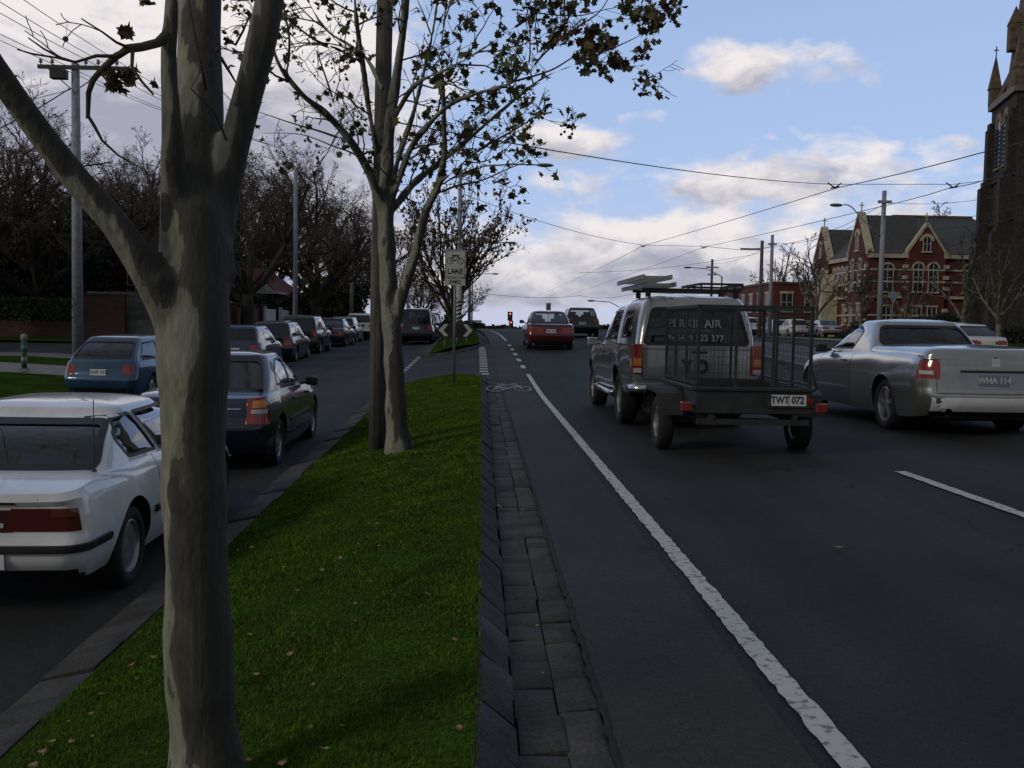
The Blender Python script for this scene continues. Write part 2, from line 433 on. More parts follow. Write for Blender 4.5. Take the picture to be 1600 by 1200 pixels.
def sheet(name, xs, ys, zf, m, dz=0.0, kind='structure', xfun=None, thick=0.0):
    mb = MB(); nx, ny = len(xs), len(ys)
    for y in ys:
        for x in xs:
            xx = xfun(x, y) if xfun else x
            mb.v.append(tuple(gp(xx, y, zf, dz)))
    for j in range(ny - 1):
        for i in range(nx - 1):
            a = j * nx + i; mb.f.append((a, a + 1, a + nx + 1, a + nx)); mb.mi.append(0)
    o = mb.build(name, m, smooth=True, fix=False)
    if kind: o['kind'] = kind
    return o
def lin(a, b, n): return [a + (b - a) * i / (n - 1) for i in range(n)]
# ------------------------------------------------------------------ ground, roads, kerbs, markings
YS = lin(-8, 30, 39) + lin(31, 100, 47) + lin(106, 220, 15) + [260, 320, 420, 600, 1000, 3000]
ASPH = asphalt('asphalt', (.030, .031, .031))
ASPH2 = asphalt('asphalt_shoulder', (.042, .042, .040), False)
GRASSG = mat('turf_soil', (.036, .080, .010), rough=.95, col2=(.022, .036, .009), nscale=1.6, bump=.8, bscale=50, fine=(45, .5), spec=0)
CONC = mat('concrete_path', (.22, .21, .19), rough=.9, col2=(.14, .135, .125), nscale=2.5, bump=.2)
BLUEST = mat('bluestone', (.085, .081, .074), rough=.85, col2=(.045, .044, .042), nscale=3.5, bump=.6, bscale=28, fine=(60, .25), spec=.12)
def add_var(m, amt=.3):
    nt = m.node_tree; b = nt.nodes['Principled BSDF']; l = b.inputs['Base Color'].links[0].from_socket
    at = nt.nodes.new('ShaderNodeAttribute'); at.attribute_name = 'var'
    mm = nt.nodes.new('ShaderNodeVectorMath'); mm.operation = 'SCALE'
    mr = nt.nodes.new('ShaderNodeMapRange'); mr.inputs[3].default_value = 1 - amt; mr.inputs[4].default_value = 1 + amt
    nt.links.new(at.outputs['Fac'], mr.inputs[0])
    nt.links.new(l, mm.inputs[0]); nt.links.new(mr.outputs[0], mm.inputs['Scale']); nt.links.new(mm.outputs[0], b.inputs['Base Color'])
add_var(BLUEST, .22)
WLINE = mat('road_paint', (.50, .49, .46), rough=.7, col2=(.16, .16, .16), nscale=22, ndet=12, thr=(.36, .46), bump=.3, bscale=120)

# one terrain sheet out to the horizon, everything else lies a little above it
def z_all(X, Y):
    if X > 0: return z_right(X, Y) - .12
    if X > -2.1:
        t = -X / 2.1; return (_r(Y)) * (1 - t) + _l(Y) * t - .12
    if X > -9: return z_left(X, Y) - .12
    return z_far_left(X, Y) - .16
sheet('ground', [-900, -300, -120, -60, -30, -20, -14, -11, -9, -8.7, -6, -4, -2.1, -1, 0, 2, 4, 6, 9, 14, 20, 30, 60, 120, 300, 900], YS, z_all,
      mat('far_ground', (.045, .05, .035), rough=.95, col2=(.03, .03, .028), nscale=.12, fine=(3, .3)))
YR = [y for y in YS if y <= 230]
sheet('road', lin(.9, 8.9, 9) , YR, z_right, ASPH, .004)
sheet('road_shoulder', [.47, .7, .9, 1.12], YR, z_right, ASPH2, .008)
sheet('side_street', lin(-2.2, -8.72, 8)[::-1], YR, z_left, ASPH, -.004)
# opening in the verge between the two roads
def z_open(X, Y):
    t = min(max(-X / 2.15, 0), 1); return z_right(0, Y) * (1 - t) + z_left(-2.15, Y) * t
sheet('median_crossing', lin(-2.6, .6, 9), lin(24.0, 41.0, 18), z_open, asphalt('asphalt_crossing', (.034, .035, .036), False), .010)

# tram reservation with rails, far carriageway and far footpath
sheet('tram_track_bed', [9.1, 10.5, 12, 13.6, 15.2], YR, z_right, mat('track_concrete', (.10, .098, .095), rough=.9, col2=(.055, .055, .056), nscale=.5, fine=(25, .3), stretch=(1, .2, 1)), .012)
for i, x in enumerate((9.65, 11.09, 12.95, 14.39)):
    o = sheet('tram_rail', [x, x + .09], YR, z_right, mat('rail_steel', (.20, .19, .19), rough=.4, metal=.8), .02, kind=None)
    tag(o, ['steel tram rail in the concrete track bed, nearest to the road', 'steel tram rail in the track bed, second from the road',
            'steel tram rail in the track bed, third from the road', 'steel tram rail in the track bed, farthest from the road'][i], 'tram rail', 'tram rails in the reservation')
sheet('far_carriageway', lin(15.4, 23.4, 4), YR, z_right, ASPH, .004)
sheet('far_footpath', lin(23.55, 27, 3), YR, z_right, CONC, .13)
sheet('church_lawn', lin(27, 60, 6), YR, z_right, GRASSG, .15)

# grass verges
YV1 = lin(-3, 24.6, 60)
def vx(x, y):      # verge narrows to a rounded nose at its far end
    t = max(0, (y - 22.6) / 2.0); k = math.sqrt(max(0.0, 1 - min(t, 1) ** 2))
    return -1.0 + (x + 1.0) * max(k, .03)
sheet('verge', [-2.02, -1.8, -1.5, -1.2, -.9, -.6, -.3, -.12, 0.0], YV1, z_verge, GRASSG, xfun=vx)
def vx2(x, y):
    t = max(0, (39.6 - y) / 1.9); k = math.sqrt(max(0.0, 1 - min(t, 1) ** 2))
    return -1.05 + (x + 1.05) * max(k, .03)
sheet('far_verge', [-2.05, -1.8, -1.4, -1.0, -.6, -.2, 0], lin(37.7, 60, 30) + lin(62, 200, 20), lambda X, Y: z_verge(X, Y) + .10 * math.exp(-((X + 1) / .8) ** 2), GRASSG, xfun=vx2)
# street-side strip and cross street on the far left
sheet('nature_strip', lin(-8.92, -30, 9)[::-1], lin(-8, 26.5, 24), z_far_left, GRASSG, .0)
def rotd(x, y): return x
CROSSX = lin(-8.92, -60, 10)[::-1]
sheet('cross_path', CROSSX, lin(26.6, 29.6, 3), z_far_left, CONC, .01)
sheet('cross_grass', CROSSX, lin(29.7, 32.4, 3), z_far_left, GRASSG, .0)
sheet('cross_path', CROSSX, lin(32.5, 34.6, 3), z_far_left, mat('worn_path', (.13, .125, .115), rough=.9, col2=(.08, .08, .075), nscale=1.5), .01)
sheet('cross_street', lin(-8.72, -60, 10)[::-1], lin(34.7, 44, 6), lambda X, Y: z_far_left(X, Y) - .08, ASPH, .0)
sheet('footpath', lin(-9.1, -12.2, 3)[::-1], lin(44.1, 58, 8) + lin(60, 200, 20), z_far_left, CONC, .01)
sheet('garden_ground', lin(-12.3, -60, 6)[::-1], lin(44.1, 58, 8) + lin(60, 200, 20), z_far_left, GRASSG, .02)

# kerbs and gutters of separate bluestone blocks
def stone_row(name, x0, x1, ya, yb, zf, dz0, dz1, seed, depth=.16, lmin=.26, lmax=.40, gapw=.007, jig=.006, slope_top=0.0, xf=None):
    rnd = random.Random(seed); V = []; Fc = []; var = []; y = ya
    while y < yb:
        L = rnd.uniform(lmin, lmax); y2 = min(y + L, yb); a, b = y + gapw / 2, y2 - gapw / 2
        j = [rnd.uniform(-jig, jig) for _ in range(8)]; dzj = rnd.uniform(-jig, jig); sk = rnd.uniform(-.018, .018)
        xa, xb = x0 + j[0], x1 + j[1]; w = xb - xa; e = .010
        def pt(u, v, drop):
            X = xa + w * u; Y = a + (b - a) * v + sk * (u - .5) * 2
            if xf: X = xf(X, Y)
            z = zf(X, Y) + dz0 + (dz1 - dz0) * u + dzj - drop
            return (X + bend(Y), Y, z)
        ul = [0, e / w, .5, 1 - e / w, 1]; vl = [0, e / max(b - a, .05), .5, 1 - e / max(b - a, .05), 1]
        o = len(V)
        for iv, v in enumerate(vl):
            for iu, u in enumerate(ul):
                edge = (iu in (0, 4)) or (iv in (0, 4))
                V.append(pt(u, v, .005 if edge else (-.002 if (iu == 2 and iv == 2) else 0)))
        for iv in range(4):
            for iu in range(4):
                q = o + iv * 5 + iu; Fc.append((q, q + 1, q + 6, q + 5))
        ring = [0, 1, 2, 3, 4, 9, 14, 19, 24, 23, 22, 21, 20, 15, 10, 5]; o2 = len(V)
        for k in ring:
            p = V[o + k]; V.append((p[0], p[1], p[2] - depth))
        for k in range(16):
            k2 = (k + 1) % 16; Fc.append((o + ring[k2], o + ring[k], o2 + k, o2 + k2))
        c = rnd.random(); var += [c] * (25 + 16)
        y = y2
    me = bpy.data.meshes.new(name); me.from_pydata(V, [], Fc)
    at = me.attributes.new('var', 'FLOAT', 'POINT'); at.data.foreach_set('value', var)
    ob = link_mesh(name, me, BLUEST); ob['kind'] = 'structure'; me.shade_smooth(); me.set_sharp_from_angle(angle=R(50))
    return ob
def xk(X, Y): return X
stone_row('kerb', .0, .145, -1, 24.6, lambda X, Y: z_right(0, Y), .125, .0, 1, lmin=.24, lmax=.33, jig=.008)
stone_row('gutter', .15, .315, -1, 24.6, lambda X, Y: z_right(0, Y), -.004, .004, 2, lmin=.2, lmax=.42, jig=.007)
stone_row('gutter', .32, .47, -1, 24.6, lambda X, Y: z_right(0, Y), .004, .012, 3, lmin=.25, lmax=.5, jig=.007)
stone_row('kerb', -2.34, -2.04, -3, 24.6, lambda X, Y: _l(Y), .035, .10, 4, lmin=.3, lmax=.62, jig=.012)
stone_row('kerb', .0, .15, 39.4, 120, lambda X, Y: z_right(0, Y), .13, .03, 5, lmin=.8, lmax=1.2)
stone_row('kerb', -2.3, -2.05, 39.4, 120, lambda X, Y: _l(Y), .05, .11, 6, lmin=.8, lmax=1.2)
stone_row('kerb', -9.0, -8.72, -8, 34.5, lambda X, Y: z_left(-8.7, Y), .13, .10, 7, lmin=.5, lmax=.9)
stone_row('kerb', -9.0, -8.72, 44, 150, lambda X, Y: z_left(-8.7, Y), .13, .10, 8, lmin=.8, lmax=1.2)
stone_row('kerb', 8.9, 9.1, -8, 150, z_right, .10, .10, 9, lmin=1, lmax=1.6)
stone_row('kerb', 15.2, 15.4, -8, 150, z_right, .08, .08, 10, lmin=1, lmax=1.6)
stone_row('kerb', 23.4, 23.56, -8, 150, z_right, .14, .14, 11, lmin=1, lmax=1.6)
# kerbs round the two verge noses
def nose(yc, sgn, name):
    V = []; 
    mb = MB(); n = 22
    for i in range(n):
        a0 = math.pi * i / n; a1 = math.pi * (i + 1) / n - .02
        for (r0, r1) in ((1.0, 1.16),):
            q = []
            for a, rr in ((a0, r0), (a1, r0), (a1, r1), (a0, r1)):
                X = -1.03 + 1.03 * rr * math.cos(a); Y = yc + sgn * 1.95 * (rr + .0) * math.sin(a)
                q.append(Vector((X + bend(Y), Y, z_open(X, Y) + (.12 if rr == r0 else .03))))
            low = [v - Vector((0, 0, .2)) for v in q]
            mb.add(q + low, [(0, 1, 2, 3), (4, 7, 6, 5), (0, 4, 5, 1), (1, 5, 6, 2), (2, 6, 7, 3), (3, 7, 4, 0)])
    o = mb.build(name, BLUEST); o['kind'] = 'structure'
nose(22.7, 1, 'kerb'); nose(39.7, -1, 'kerb')
# mossy seam between gutter and asphalt
sheet('moss_seam', [.462, .484], lin(-1, 24, 400), z_right, mat('moss', (.016, .020, .010), rough=1, nscale=30), .014, kind='structure',
      xfun=lambda x, y: x + (.004 * math.sin(y * 9.1) + .005 * math.sin(y * 31.7 + x * 90) + .003 * math.sin(y * 57 + x * 300)))

# markings (sheets a few mm above the asphalt)
def ragged(mb, xa, xb, ya, yb, zf, dz, seed=0, step=.06, amp=.007):
    rnd = random.Random(seed); n = max(2, int((yb - ya) / step)); o = len(mb.v)
    for i in range(n + 1):
        y = ya + (yb - ya) * i / n
        for x in (xa + rnd.uniform(-amp, amp), xb + rnd.uniform(-amp, amp)):
            mb.v.append(tuple(gp(x, y, zf, dz)))
    for i in range(n):
        a = o + 2 * i; mb.f.append((a, a + 1, a + 3, a + 2)); mb.mi.append(0)
mb = MB(); ragged(mb, 1.185, 1.285, 0, 25.5, z_right, .016, 1); ragged(mb, 1.185, 1.285, 44, 120, z_right, .016, 3, step=1)
for k in range(5): ragged(mb, 1.16 , 1.29, 27.6 + k * 2.9, 28.8 + k * 2.9, z_right, .016, k)
mb.build('edge_line', WLINE, fix=False)['kind'] = 'structure'
mb = MB()
for k in range(9): ragged(mb, 4.02, 4.13, 6.3 + k * 12, 9.35 + k * 12, z_right, .016, 30 + k, step=.1)
mb.build('lane_line', WLINE, fix=False)['kind'] = 'structure'
mb = MB()
for k in range(15): ragged(mb, -.02, .22, 25.4 + k * .92, 25.4 + k * .92 + .42, z_open, .022, 60 + k, step=.2)
mb.build('crossing_line', WLINE, fix=False)['kind'] = 'structure'
mb = MB()
for k in range(13): ragged(mb, -2.42, -2.28, 25.6 + k * 1.05, 26.1 + k * 1.05, z_open, .022, 90 + k, step=.2)
mb.build('give_way_line', WLINE, fix=False)['kind'] = 'structure'

# a bicycle outline used on the sign and on the road; unit width, origin at the centre
def bike_mesh(mb, M, th=.03):
    """M maps (u,v) -> Vector with u in -.5...5"""
    def seg(a, b, w):
        a = Vector((*a, 0)); b = Vector((*b, 0)); d = (b - a).normalized(); n = Vector((-d.y, d.x, 0)) * w / 2
        q = [a + n, a - n, b - n, b + n]; mb.add([M(p.x, p.y) for p in q], [(0, 1, 2, 3)])
    for cx in (-.30, .30):
        n = 28; o = []
        for i in range(n):
            a = 2 * math.pi * i / n
            o.append(M(cx + .2 * math.cos(a), -.1 + .2 * math.sin(a))); o.append(M(cx + (.2 - th) * math.cos(a), -.1 + (.2 - th) * math.sin(a)))
        mb.add(o, [(2 * i, 2 * i + 1, (2 * i + 3) % (2 * n), (2 * i + 2) % (2 * n)) for i in range(n)])
        mb.add([M(cx + .04 * math.cos(a), -.1 + .04 * math.sin(a)) for a in [math.pi * k / 4 for k in range(8)]], [tuple(range(8))])
    for a, b in (((-.30, -.1), (-.14, .17)), ((-.14, .17), (.20, .17)), ((-.30, -.1), (-.02, -.1)), ((-.02, -.1), (-.16, .22)), ((-.02, -.1), (.2, .17)),
                 ((.30, -.1), (.17, .24)), ((-.23, .23), (-.09, .23)), ((.09, .25), (.25, .25)), ((.09, .25), (.07, .20))):
        seg(a, b, th)
mb = MB()
bc = (.62, 21.6)
bike_mesh(mb, lambda u, v: gp(bc[0] + u * 1.0, bc[1] + v * 3.6, z_right, .017), .045)
mb.build('bicycle_marking', mat('worn_paint', (.34, .34, .34), rough=.8, col2=(.07, .07, .07), nscale=7, ndet=10, thr=(.42, .6)), fix=False)['kind'] = 'structure'
# ------------------------------------------------------------------ cars
def spow(v, e): return math.copysign(abs(v) ** e, v)

class Body:
    """analytic car shell: local +x is forward (0 = rear bumper), y sideways, z up"""
    def __init__(s, S):
        s.S = S; s.L = S['L']; s.hw = S['W'] / 2
        s.z0f = pchip(S.get('sill', [(0, .28), (.5, .2), (s.L - .5, .18), (s.L, .22)]))
        s.zs = pchip(S['shoulder'])
        s.xr = pchip([(z, x) for z, x in S['rear']]); s.xf = pchip([(z, s.L - x) for z, x in S['front']])
        s.bt = pchip(S.get('section', [(0, .93), (.12, .965), (.5, 1.0), (.8, .985), (1, .93)]))
        s.taper = pchip(S.get('taper', [(0, .955), (.9, 1), (s.L - 1.2, 1), (s.L, .93)]))
        s.rr, s.rf = S.get('rr', (.17, .17, .05)), S.get('rf', (.42, .40, .12))
        s.flare = S.get('flare', .018)
        s.axles = S['axles']; s.wr = S['wr']
    def plan(s, ph, xr, xf, b, rr, rf):
        """rounded-rectangle plan curve; rr / rf = (rx, ry, bulge) of the rear and front corners"""
        sy = 1 if math.sin(ph) >= 0 else -1
        q = abs(math.atan2(math.sin(ph), math.cos(ph))) / (math.pi / 2)
        front = q < 1; f = q if front else 2 - q
        rx, ry, bl = rf if front else rr; a = (xf - xr) / 2; cx = (xf + xr) / 2
        ry = min(ry, b * .9); rx = min(rx, a * .8)
        if f < .25: y = (b - ry) * f / .25; xo = 0.0
        elif f < .5: th = (f - .25) / .25 * math.pi / 2; y = b - ry + ry * math.sin(th); xo = rx * (1 - math.cos(th))
        else: y = b; xo = rx + (a - bl - rx) * (f - .5) / .5
        xo += bl * (min(y / b, 1)) ** 2
        return (xf - xo if front else xr + xo), y * sy
    def inv(s, front, key, val, xr, xf, b, rr, rf):
        """plan angle (0..pi) where |y| = val (key 'y') or x = val (key 'x')"""
        lo, hi = 0.0, 1.0
        for _ in range(26):
            f = (lo + hi) / 2; ph = f * math.pi / 2 if front else math.pi - f * math.pi / 2
            x, y = s.plan(ph, xr, xf, b, rr, rf)
            cur = y if key == 'y' else (xf - x if front else x - xr)
            tgt = val if key == 'y' else (xf - val if front else val - xr)
            if cur < tgt: lo = f
            else: hi = f
        return ph
    def hull(s, ph, t):
        xr, xf = s.xr(t), s.xf(t)
        x, y = s.plan(ph, xr, xf, s.hw * s.bt(t), s.rr, s.rf)
        ex = s.taper(x)
        k = 1.0
        for ax in s.axles: k += s.flare / s.hw * math.exp(-((x - ax) / .36) ** 2) * max(0, 1 - abs(t - .45) / .55)
        y *= ex * k
        z0 = s.z0f(x); z = z0 + t * (s.zs(x) - z0)
        return Vector((x, y, z))
    def hull_n(s, ph, t):
        e = 1e-3; a = s.hull(ph + e, t) - s.hull(ph - e, t); b = s.hull(ph, min(t + e, 1)) - s.hull(ph, max(t - e, 0))
        n = a.cross(b)
        return n.normalized() if n.length > 1e-12 else Vector((0, 0, 1))
    def t_at(s, x, z):
        z0 = s.z0f(x); return min(max((z - z0) / (s.zs(x) - z0), 0), 1)
    def side(s, x, z, sg=-1, off=.002):
        t = s.t_at(x, z); xr, xf = s.xr(t), s.xf(t)
        ph = s.inv(x > (xr + xf) / 2, 'x', x, xr, xf, s.hw * s.bt(t), s.rr, s.rf) * sg
        return s.hull(ph, t) + s.hull_n(ph, t) * off
    def end(s, y, z, rear=True, off=.002):
        x = 0.05 if rear else s.L - .05; ph = 0
        for _ in range(5):
            t = s.t_at(x, z); ex = s.taper(x)
            ph = s.inv(not rear, 'y', abs(y) / ex, s.xr(t), s.xf(t), s.hw * s.bt(t), s.rr, s.rf)
            if y < 0: ph = -ph
            x = s.hull(ph, t).x
        return s.hull(ph, t) + s.hull_n(ph, t) * off
    def corner(s, u, z, yi, xo, sg, off):
        """u 0..1 runs from y = yi on the rear face round the corner to x = xo on the side"""
        t = s.t_at(.1, z); ar = (s.xr(t), s.xf(t), s.hw * s.bt(t), s.rr, s.rf)
        p1 = s.inv(False, 'y', yi, *ar); p2 = s.inv(False, 'x', xo, *ar)
        ph = (p1 + (p2 - p1) * u) * sg
        x = s.hull(ph, t).x; t = s.t_at(x, z)
        return s.hull(ph, t) + s.hull_n(ph, t) * off
    def mesh_hull(s, nphi=160, nt=14):
        mb = MB(); rings = []
        phs = [2 * math.pi * (i + .5) / nphi for i in range(nphi)]
        tt = [i / nt for i in range(nt + 1)]
        def ring(pts):
            o = len(mb.v); mb.v += [tuple(p) for p in pts]; rings.append(o)
        base = [s.hull(p, 0) for p in phs]
        cxm = s.L / 2
        for k in (.5, .9): ring([Vector((cxm + (p.x - cxm) * k, p.y * k, p.z + (.0 if k > .5 else 0))) for p in base])
        for t in tt: ring([s.hull(p, t) for p in phs])
        top = [s.hull(p, 1) for p in phs]; cr = s.S.get('crown', .035)
        for k in (.985, .95, .85, .6, .3, .08):
            pts = []
            for p in top:
                x = cxm + (p.x - cxm) * (1 - (1 - k) * .9) if k > .9 else cxm + (p.x - cxm) * k
                y = p.y * k; x = min(max(x, 0.02), s.L - .02)
                z = s.zs(x) + cr * (1 - k ** 4) * 1.0
                pts.append(Vector((x, y, z)))
            ring(pts)
        for r0, r1 in zip(rings, rings[1:]):
            for i in range(nphi):
                j = (i + 1) % nphi; mb.f.append((r0 + i, r0 + j, r1 + j, r1 + i)); mb.mi.append(0)
        return mb
    # cabin -------------------------------------------------------
    def cab_setup(s, C):
        s.C = C; s.cxr = pchip(C['rear']); s.cxf = pchip(C['front']); s.cb = pchip(C['half'])
        s.cn = C.get('n', 7.0); s.warp = pchip(C.get('warp', [(0, 0), (s.L, 0)]))
    def cab_b(s, x, z):
        return s.cb(z)
    def cab_pt(s, ph, z, ins=0.0, k=1.0, zz=None):
        xr, xf = s.cxr(z) + ins, s.cxf(z) - ins; cx, a = (xr + xf) / 2, (xf - xr) / 2
        b = s.cb(z) - ins
        x, y = s.plan(ph, xr, xf, b, s.C.get('rr_', (.12, .10, .05)), s.C.get('rf_', (.16, .12, .12)))
        x = cx + (x - cx) * k; y *= k
        tp = s.C.get('tap', (.06, .10)); u = (x - cx) / max(a, .1)
        y *= 1 - (tp[0] if u < 0 else tp[1]) * min(abs(u), 1) ** 2.2
        z2 = z if zz is None else zz
        return Vector((x, y, z2 + s.warp(x)))
    def cab_n(s, ph, z):
        e = 1e-3; a = s.cab_pt(ph + e, z) - s.cab_pt(ph - e, z); b = s.cab_pt(ph, z + e) - s.cab_pt(ph, z - e)
        n = a.cross(b); return n.normalized() if n.length > 1e-12 else Vector((0, 0, 1))
    def cab_side(s, x, z, sg=-1, off=.0):
        z -= s.warp(x); xr, xf = s.cxr(z), s.cxf(z)
        ph = s.inv(x > (xr + xf) / 2, 'x', x, xr, xf, s.cb(z), s.C.get('rr_', (.12, .10, .05)), s.C.get('rf_', (.16, .12, .12))) * sg
        return s.cab_pt(ph, z) + s.cab_n(ph, z) * off
    def cab_end(s, y, z, rear=True, off=.0):
        ph = math.pi if rear else 0.0; zl = z; tp = s.C.get('tap', (.06, .10))[0 if rear else 1]
        for _ in range(4):
            ph = s.inv(not rear, 'y', abs(y) / (1 - tp), s.cxr(zl), s.cxf(zl), s.cb(zl), s.C.get('rr_', (.12, .10, .05)), s.C.get('rf_', (.16, .12, .12)))
            if y < 0: ph = -ph
            p = s.cab_pt(ph, zl); zl = z - s.warp(p.x)
        return s.cab_pt(ph, zl) + s.cab_n(ph, zl) * off
    def mesh_cabin(s, nphi=96):
        mb = MB(); C = s.C; zb, zr = C['z'][0], C['z'][1]
        phs = [2 * math.pi * (i + .5) / nphi for i in range(nphi)]
        def shell(ins, flip):
            rings = []
            zt = zr - ins
            zl = [zb + (zt - .10 - zb) * i / 9 for i in range(10)]
            lv = [(z, 1.0, z) for z in zl] + [(zt - .06, 1.0, zt - .06), (zt - .035, .992, zt - .03), (zt - .02, .97, zt - .012), (zt - .01, .90, zt + .0),
                  (zt, .7, zt + .018), (zt, .35, zt + .03), (zt, .05, zt + .033)]
            for z, k, zz in lv:
                o = len(mb.v); mb.v += [tuple(s.cab_pt(p, z, ins, k, zz)) for p in phs]; rings.append(o)
            for r0, r1 in zip(rings, rings[1:]):
                for i in range(nphi):
                    j = (i + 1) % nphi; q = (r0 + i, r0 + j, r1 + j, r1 + i)
                    mb.f.append(q[::-1] if flip else q); mb.mi.append(1 if flip else 0)
            cap = tuple(rings[-1] + i for i in range(nphi)); mb.f.append(cap[::-1] if flip else cap); mb.mi.append(1 if flip else 0)
            return rings[0]
        a = shell(0, False); b = shell(.035, True)
        for i in range(nphi):
            j = (i + 1) % nphi; mb.f.append((a + j, a + i, b + i, b + j)); mb.mi.append(0)
        return mb

def row_patch(poly, fn, nrow=6, ncol=8, off=.003, depth=.012, mb=None):
    """patch of a (row-convex) 2D polygon laid on a surface fn(a, b, off)"""
    mb = mb or MB(); n = len(poly); zs = [p[1] for p in poly]; zmin, zmax = min(zs), max(zs); o = len(mb.v); idx = []
    for r in range(nrow + 1):
        f = r / nrow; z = zmin + (zmax - zmin) * f; zq = min(max(z, zmin + 1e-4), zmax - 1e-4); xs = []
        for i in range(n):
            (xa, za), (xb, zb) = poly[i], poly[(i + 1) % n]
            if (za - zq) * (zb - zq) <= 0 and abs(za - zb) > 1e-9: xs.append(xa + (xb - xa) * (zq - za) / (zb - za))
        x0, x1 = min(xs), max(xs); row = []
        for c in range(ncol + 1):
            x = x0 + (x1 - x0) * c / ncol; row.append(len(mb.v)); mb.v.append(tuple(fn(x, z, off)))
        idx.append(row)
    for r in range(nrow):
        for c in range(ncol):
            mb.f.append((idx[r][c], idx[r][c + 1], idx[r + 1][c + 1], idx[r + 1][c])); mb.mi.append(0)
    if depth:
        ring = idx[0][:] + [idx[r][-1] for r in range(1, nrow + 1)] + idx[-1][-2::-1] + [idx[r][0] for r in range(nrow - 1, 0, -1)]
        k = len(mb.v); P0 = [Vector(mb.v[i]) for i in ring]
        c0 = sum(P0, Vector()) / len(P0)
        d = Vector(fn((poly[0][0] + poly[2][0]) / 2, (zmin + zmax) / 2, off)) - Vector(fn((poly[0][0] + poly[2][0]) / 2, (zmin + zmax) / 2, off - depth))
        mb.v += [tuple(p - d) for p in P0]
        m = len(ring)
        for i in range(m):
            j = (i + 1) % m; mb.f.append((ring[i], ring[j], k + j, k + i)); mb.mi.append(0)
    return mb

def rounded(poly, r=.05, n=4):
    out = []; m = len(poly)
    for i in range(m):
        p = Vector((*poly[i], 0)); a = Vector((*poly[i - 1], 0)); b = Vector((*poly[(i + 1) % m], 0))
        da, db = (a - p), (b - p); ra = min(r, da.length * .45); rb = min(r, db.length * .45)
        p0 = p + da.normalized() * ra; p1 = p + db.normalized() * rb
        for k in range(n + 1):
            t = k / n; q = p0 * (1 - t) ** 2 + p * 2 * t * (1 - t) + p1 * t * t; out.append((q.x, q.y))
    return out

def grow_poly(poly, d):
    cx = sum(p[0] for p in poly) / len(poly); cz = sum(p[1] for p in poly) / len(poly); out = []
    for x, z in poly:
        v = Vector((x - cx, z - cz)); l = v.length; v = v * ((l + d) / l); out.append((cx + v.x, cz + v.y))
    return out

def ribbon(poly, fn, w=.02, off=.003, closed=True, mb=None, dens=1):
    mb = mb or MB(); n = len(poly); pts = [Vector((*p, 0)) for p in poly]; o = len(mb.v)
    for i in range(n):
        a = pts[i - 1] if (closed or i > 0) else pts[i]; b = pts[(i + 1) % n] if (closed or i < n - 1) else pts[i]
        t = (b - a).normalized() if (b - a).length > 1e-6 else Vector((1, 0, 0)); nn = Vector((-t.y, t.x, 0)) * w / 2
        for q in (pts[i] + nn, pts[i] - nn): mb.v.append(tuple(fn(q.x, q.y, off)))
    for i in range(n if closed else n - 1):
        j = (i + 1) % n; mb.f.append((o + 2 * i, o + 2 * i + 1, o + 2 * j + 1, o + 2 * j)); mb.mi.append(0)
    return mb

def densify(poly, step=.06, closed=False):
    out = []; n = len(poly)
    for i in range(n if closed else n - 1):
        a, b = poly[i], poly[(i + 1) % n]; L = math.hypot(b[0] - a[0], b[1] - a[1]); k = max(1, int(L / step))
        out += [(a[0] + (b[0] - a[0]) * j / k, a[1] + (b[1] - a[1]) * j / k) for j in range(k)]
    if not closed: out.append(poly[-1])
    return out

WHEELS = {}
def wheel_mesh(r, w, rimr, style):
    key = (r, w, rimr, style)
    if key in WHEELS: return WHEELS[key]
    h = w / 2
    t = MB().lathe([(rimr, h * .75), (rimr + .02, h * .98), (r - .035, h), (r - .01, h * .86), (r, h * .6), (r, -h * .6), (r - .01, -h * .86), (r - .035, -h), (rimr, -h * .8), (rimr - .03, 0), (rimr, h * .75)], 40, 'Y').mesh('tyre')
    t.shade_smooth()
    m = MB(); y = h * .78
    m.lathe([(rimr + .004, y), (rimr - .012, y + .006), (rimr - .022, y - .02), (rimr - .035, -h * .6), (rimr, -h * .7)], 40, 'Y')
    m.lathe([(.001, y - .012), (.05, y - .014), (.062, y - .03), (.06, y - .06)], 20, 'Y')
    if style == 'cap':
        m.lathe([(.05, y - .016), (.09, y - .005), (rimr - .05, y - .012), (rimr - .02, y - .02)], 40, 'Y')
    ns = {'five': 5, 'six': 6, 'multi': 10, 'cap': 0}[style]
    for k in range(ns):
        a = 2 * math.pi * k / ns + .3
        for da in ((-.1, .1) if style == 'five' else (0,)):
            d = Vector((math.cos(a + da), 0, math.sin(a + da)))
            m.bar(Vector((0, y - .03, 0)) + d * .04, Vector((0, y - .022, 0)) + d * (rimr - .01), .03 if style != 'multi' else .022, .05 if style == 'six' else .03)
    rm = m.mesh('rim'); rm.shade_smooth(); rm.set_sharp_from_angle(angle=R(35))
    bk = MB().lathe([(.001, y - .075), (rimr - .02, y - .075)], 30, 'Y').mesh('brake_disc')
    WHEELS[key] = (t, rm, bk)
    t.materials.append(RUBBER); rm.materials.append(ALLOY); bk.materials.append(mat('brake_dark', (.03, .03, .032), rough=.7))  # disc material is one even dark grey
    return WHEELS[key]

def add_wheel(root, x, y, r, w, rimr, style, out):
    t, rm, bk = wheel_mesh(r, w, rimr, style)
    wh = bpy.data.objects.new('wheel', t); COL.objects.link(wh); wh.parent = root
    wh.location = (x, y, r)
    if out < 0: wh.rotation_euler = (0, 0, math.pi)
    for n, me in (('rim', rm), ('brake_disc', bk)):
        o = bpy.data.objects.new(n, me); COL.objects.link(o); o.parent = wh
    return wh

def seat_mesh():
    mb = MB()
    mb.box((0, 0, .30), (.13, .46, .62), Matrix.Rotation(R(-12), 3, 'Y'))
    return mb

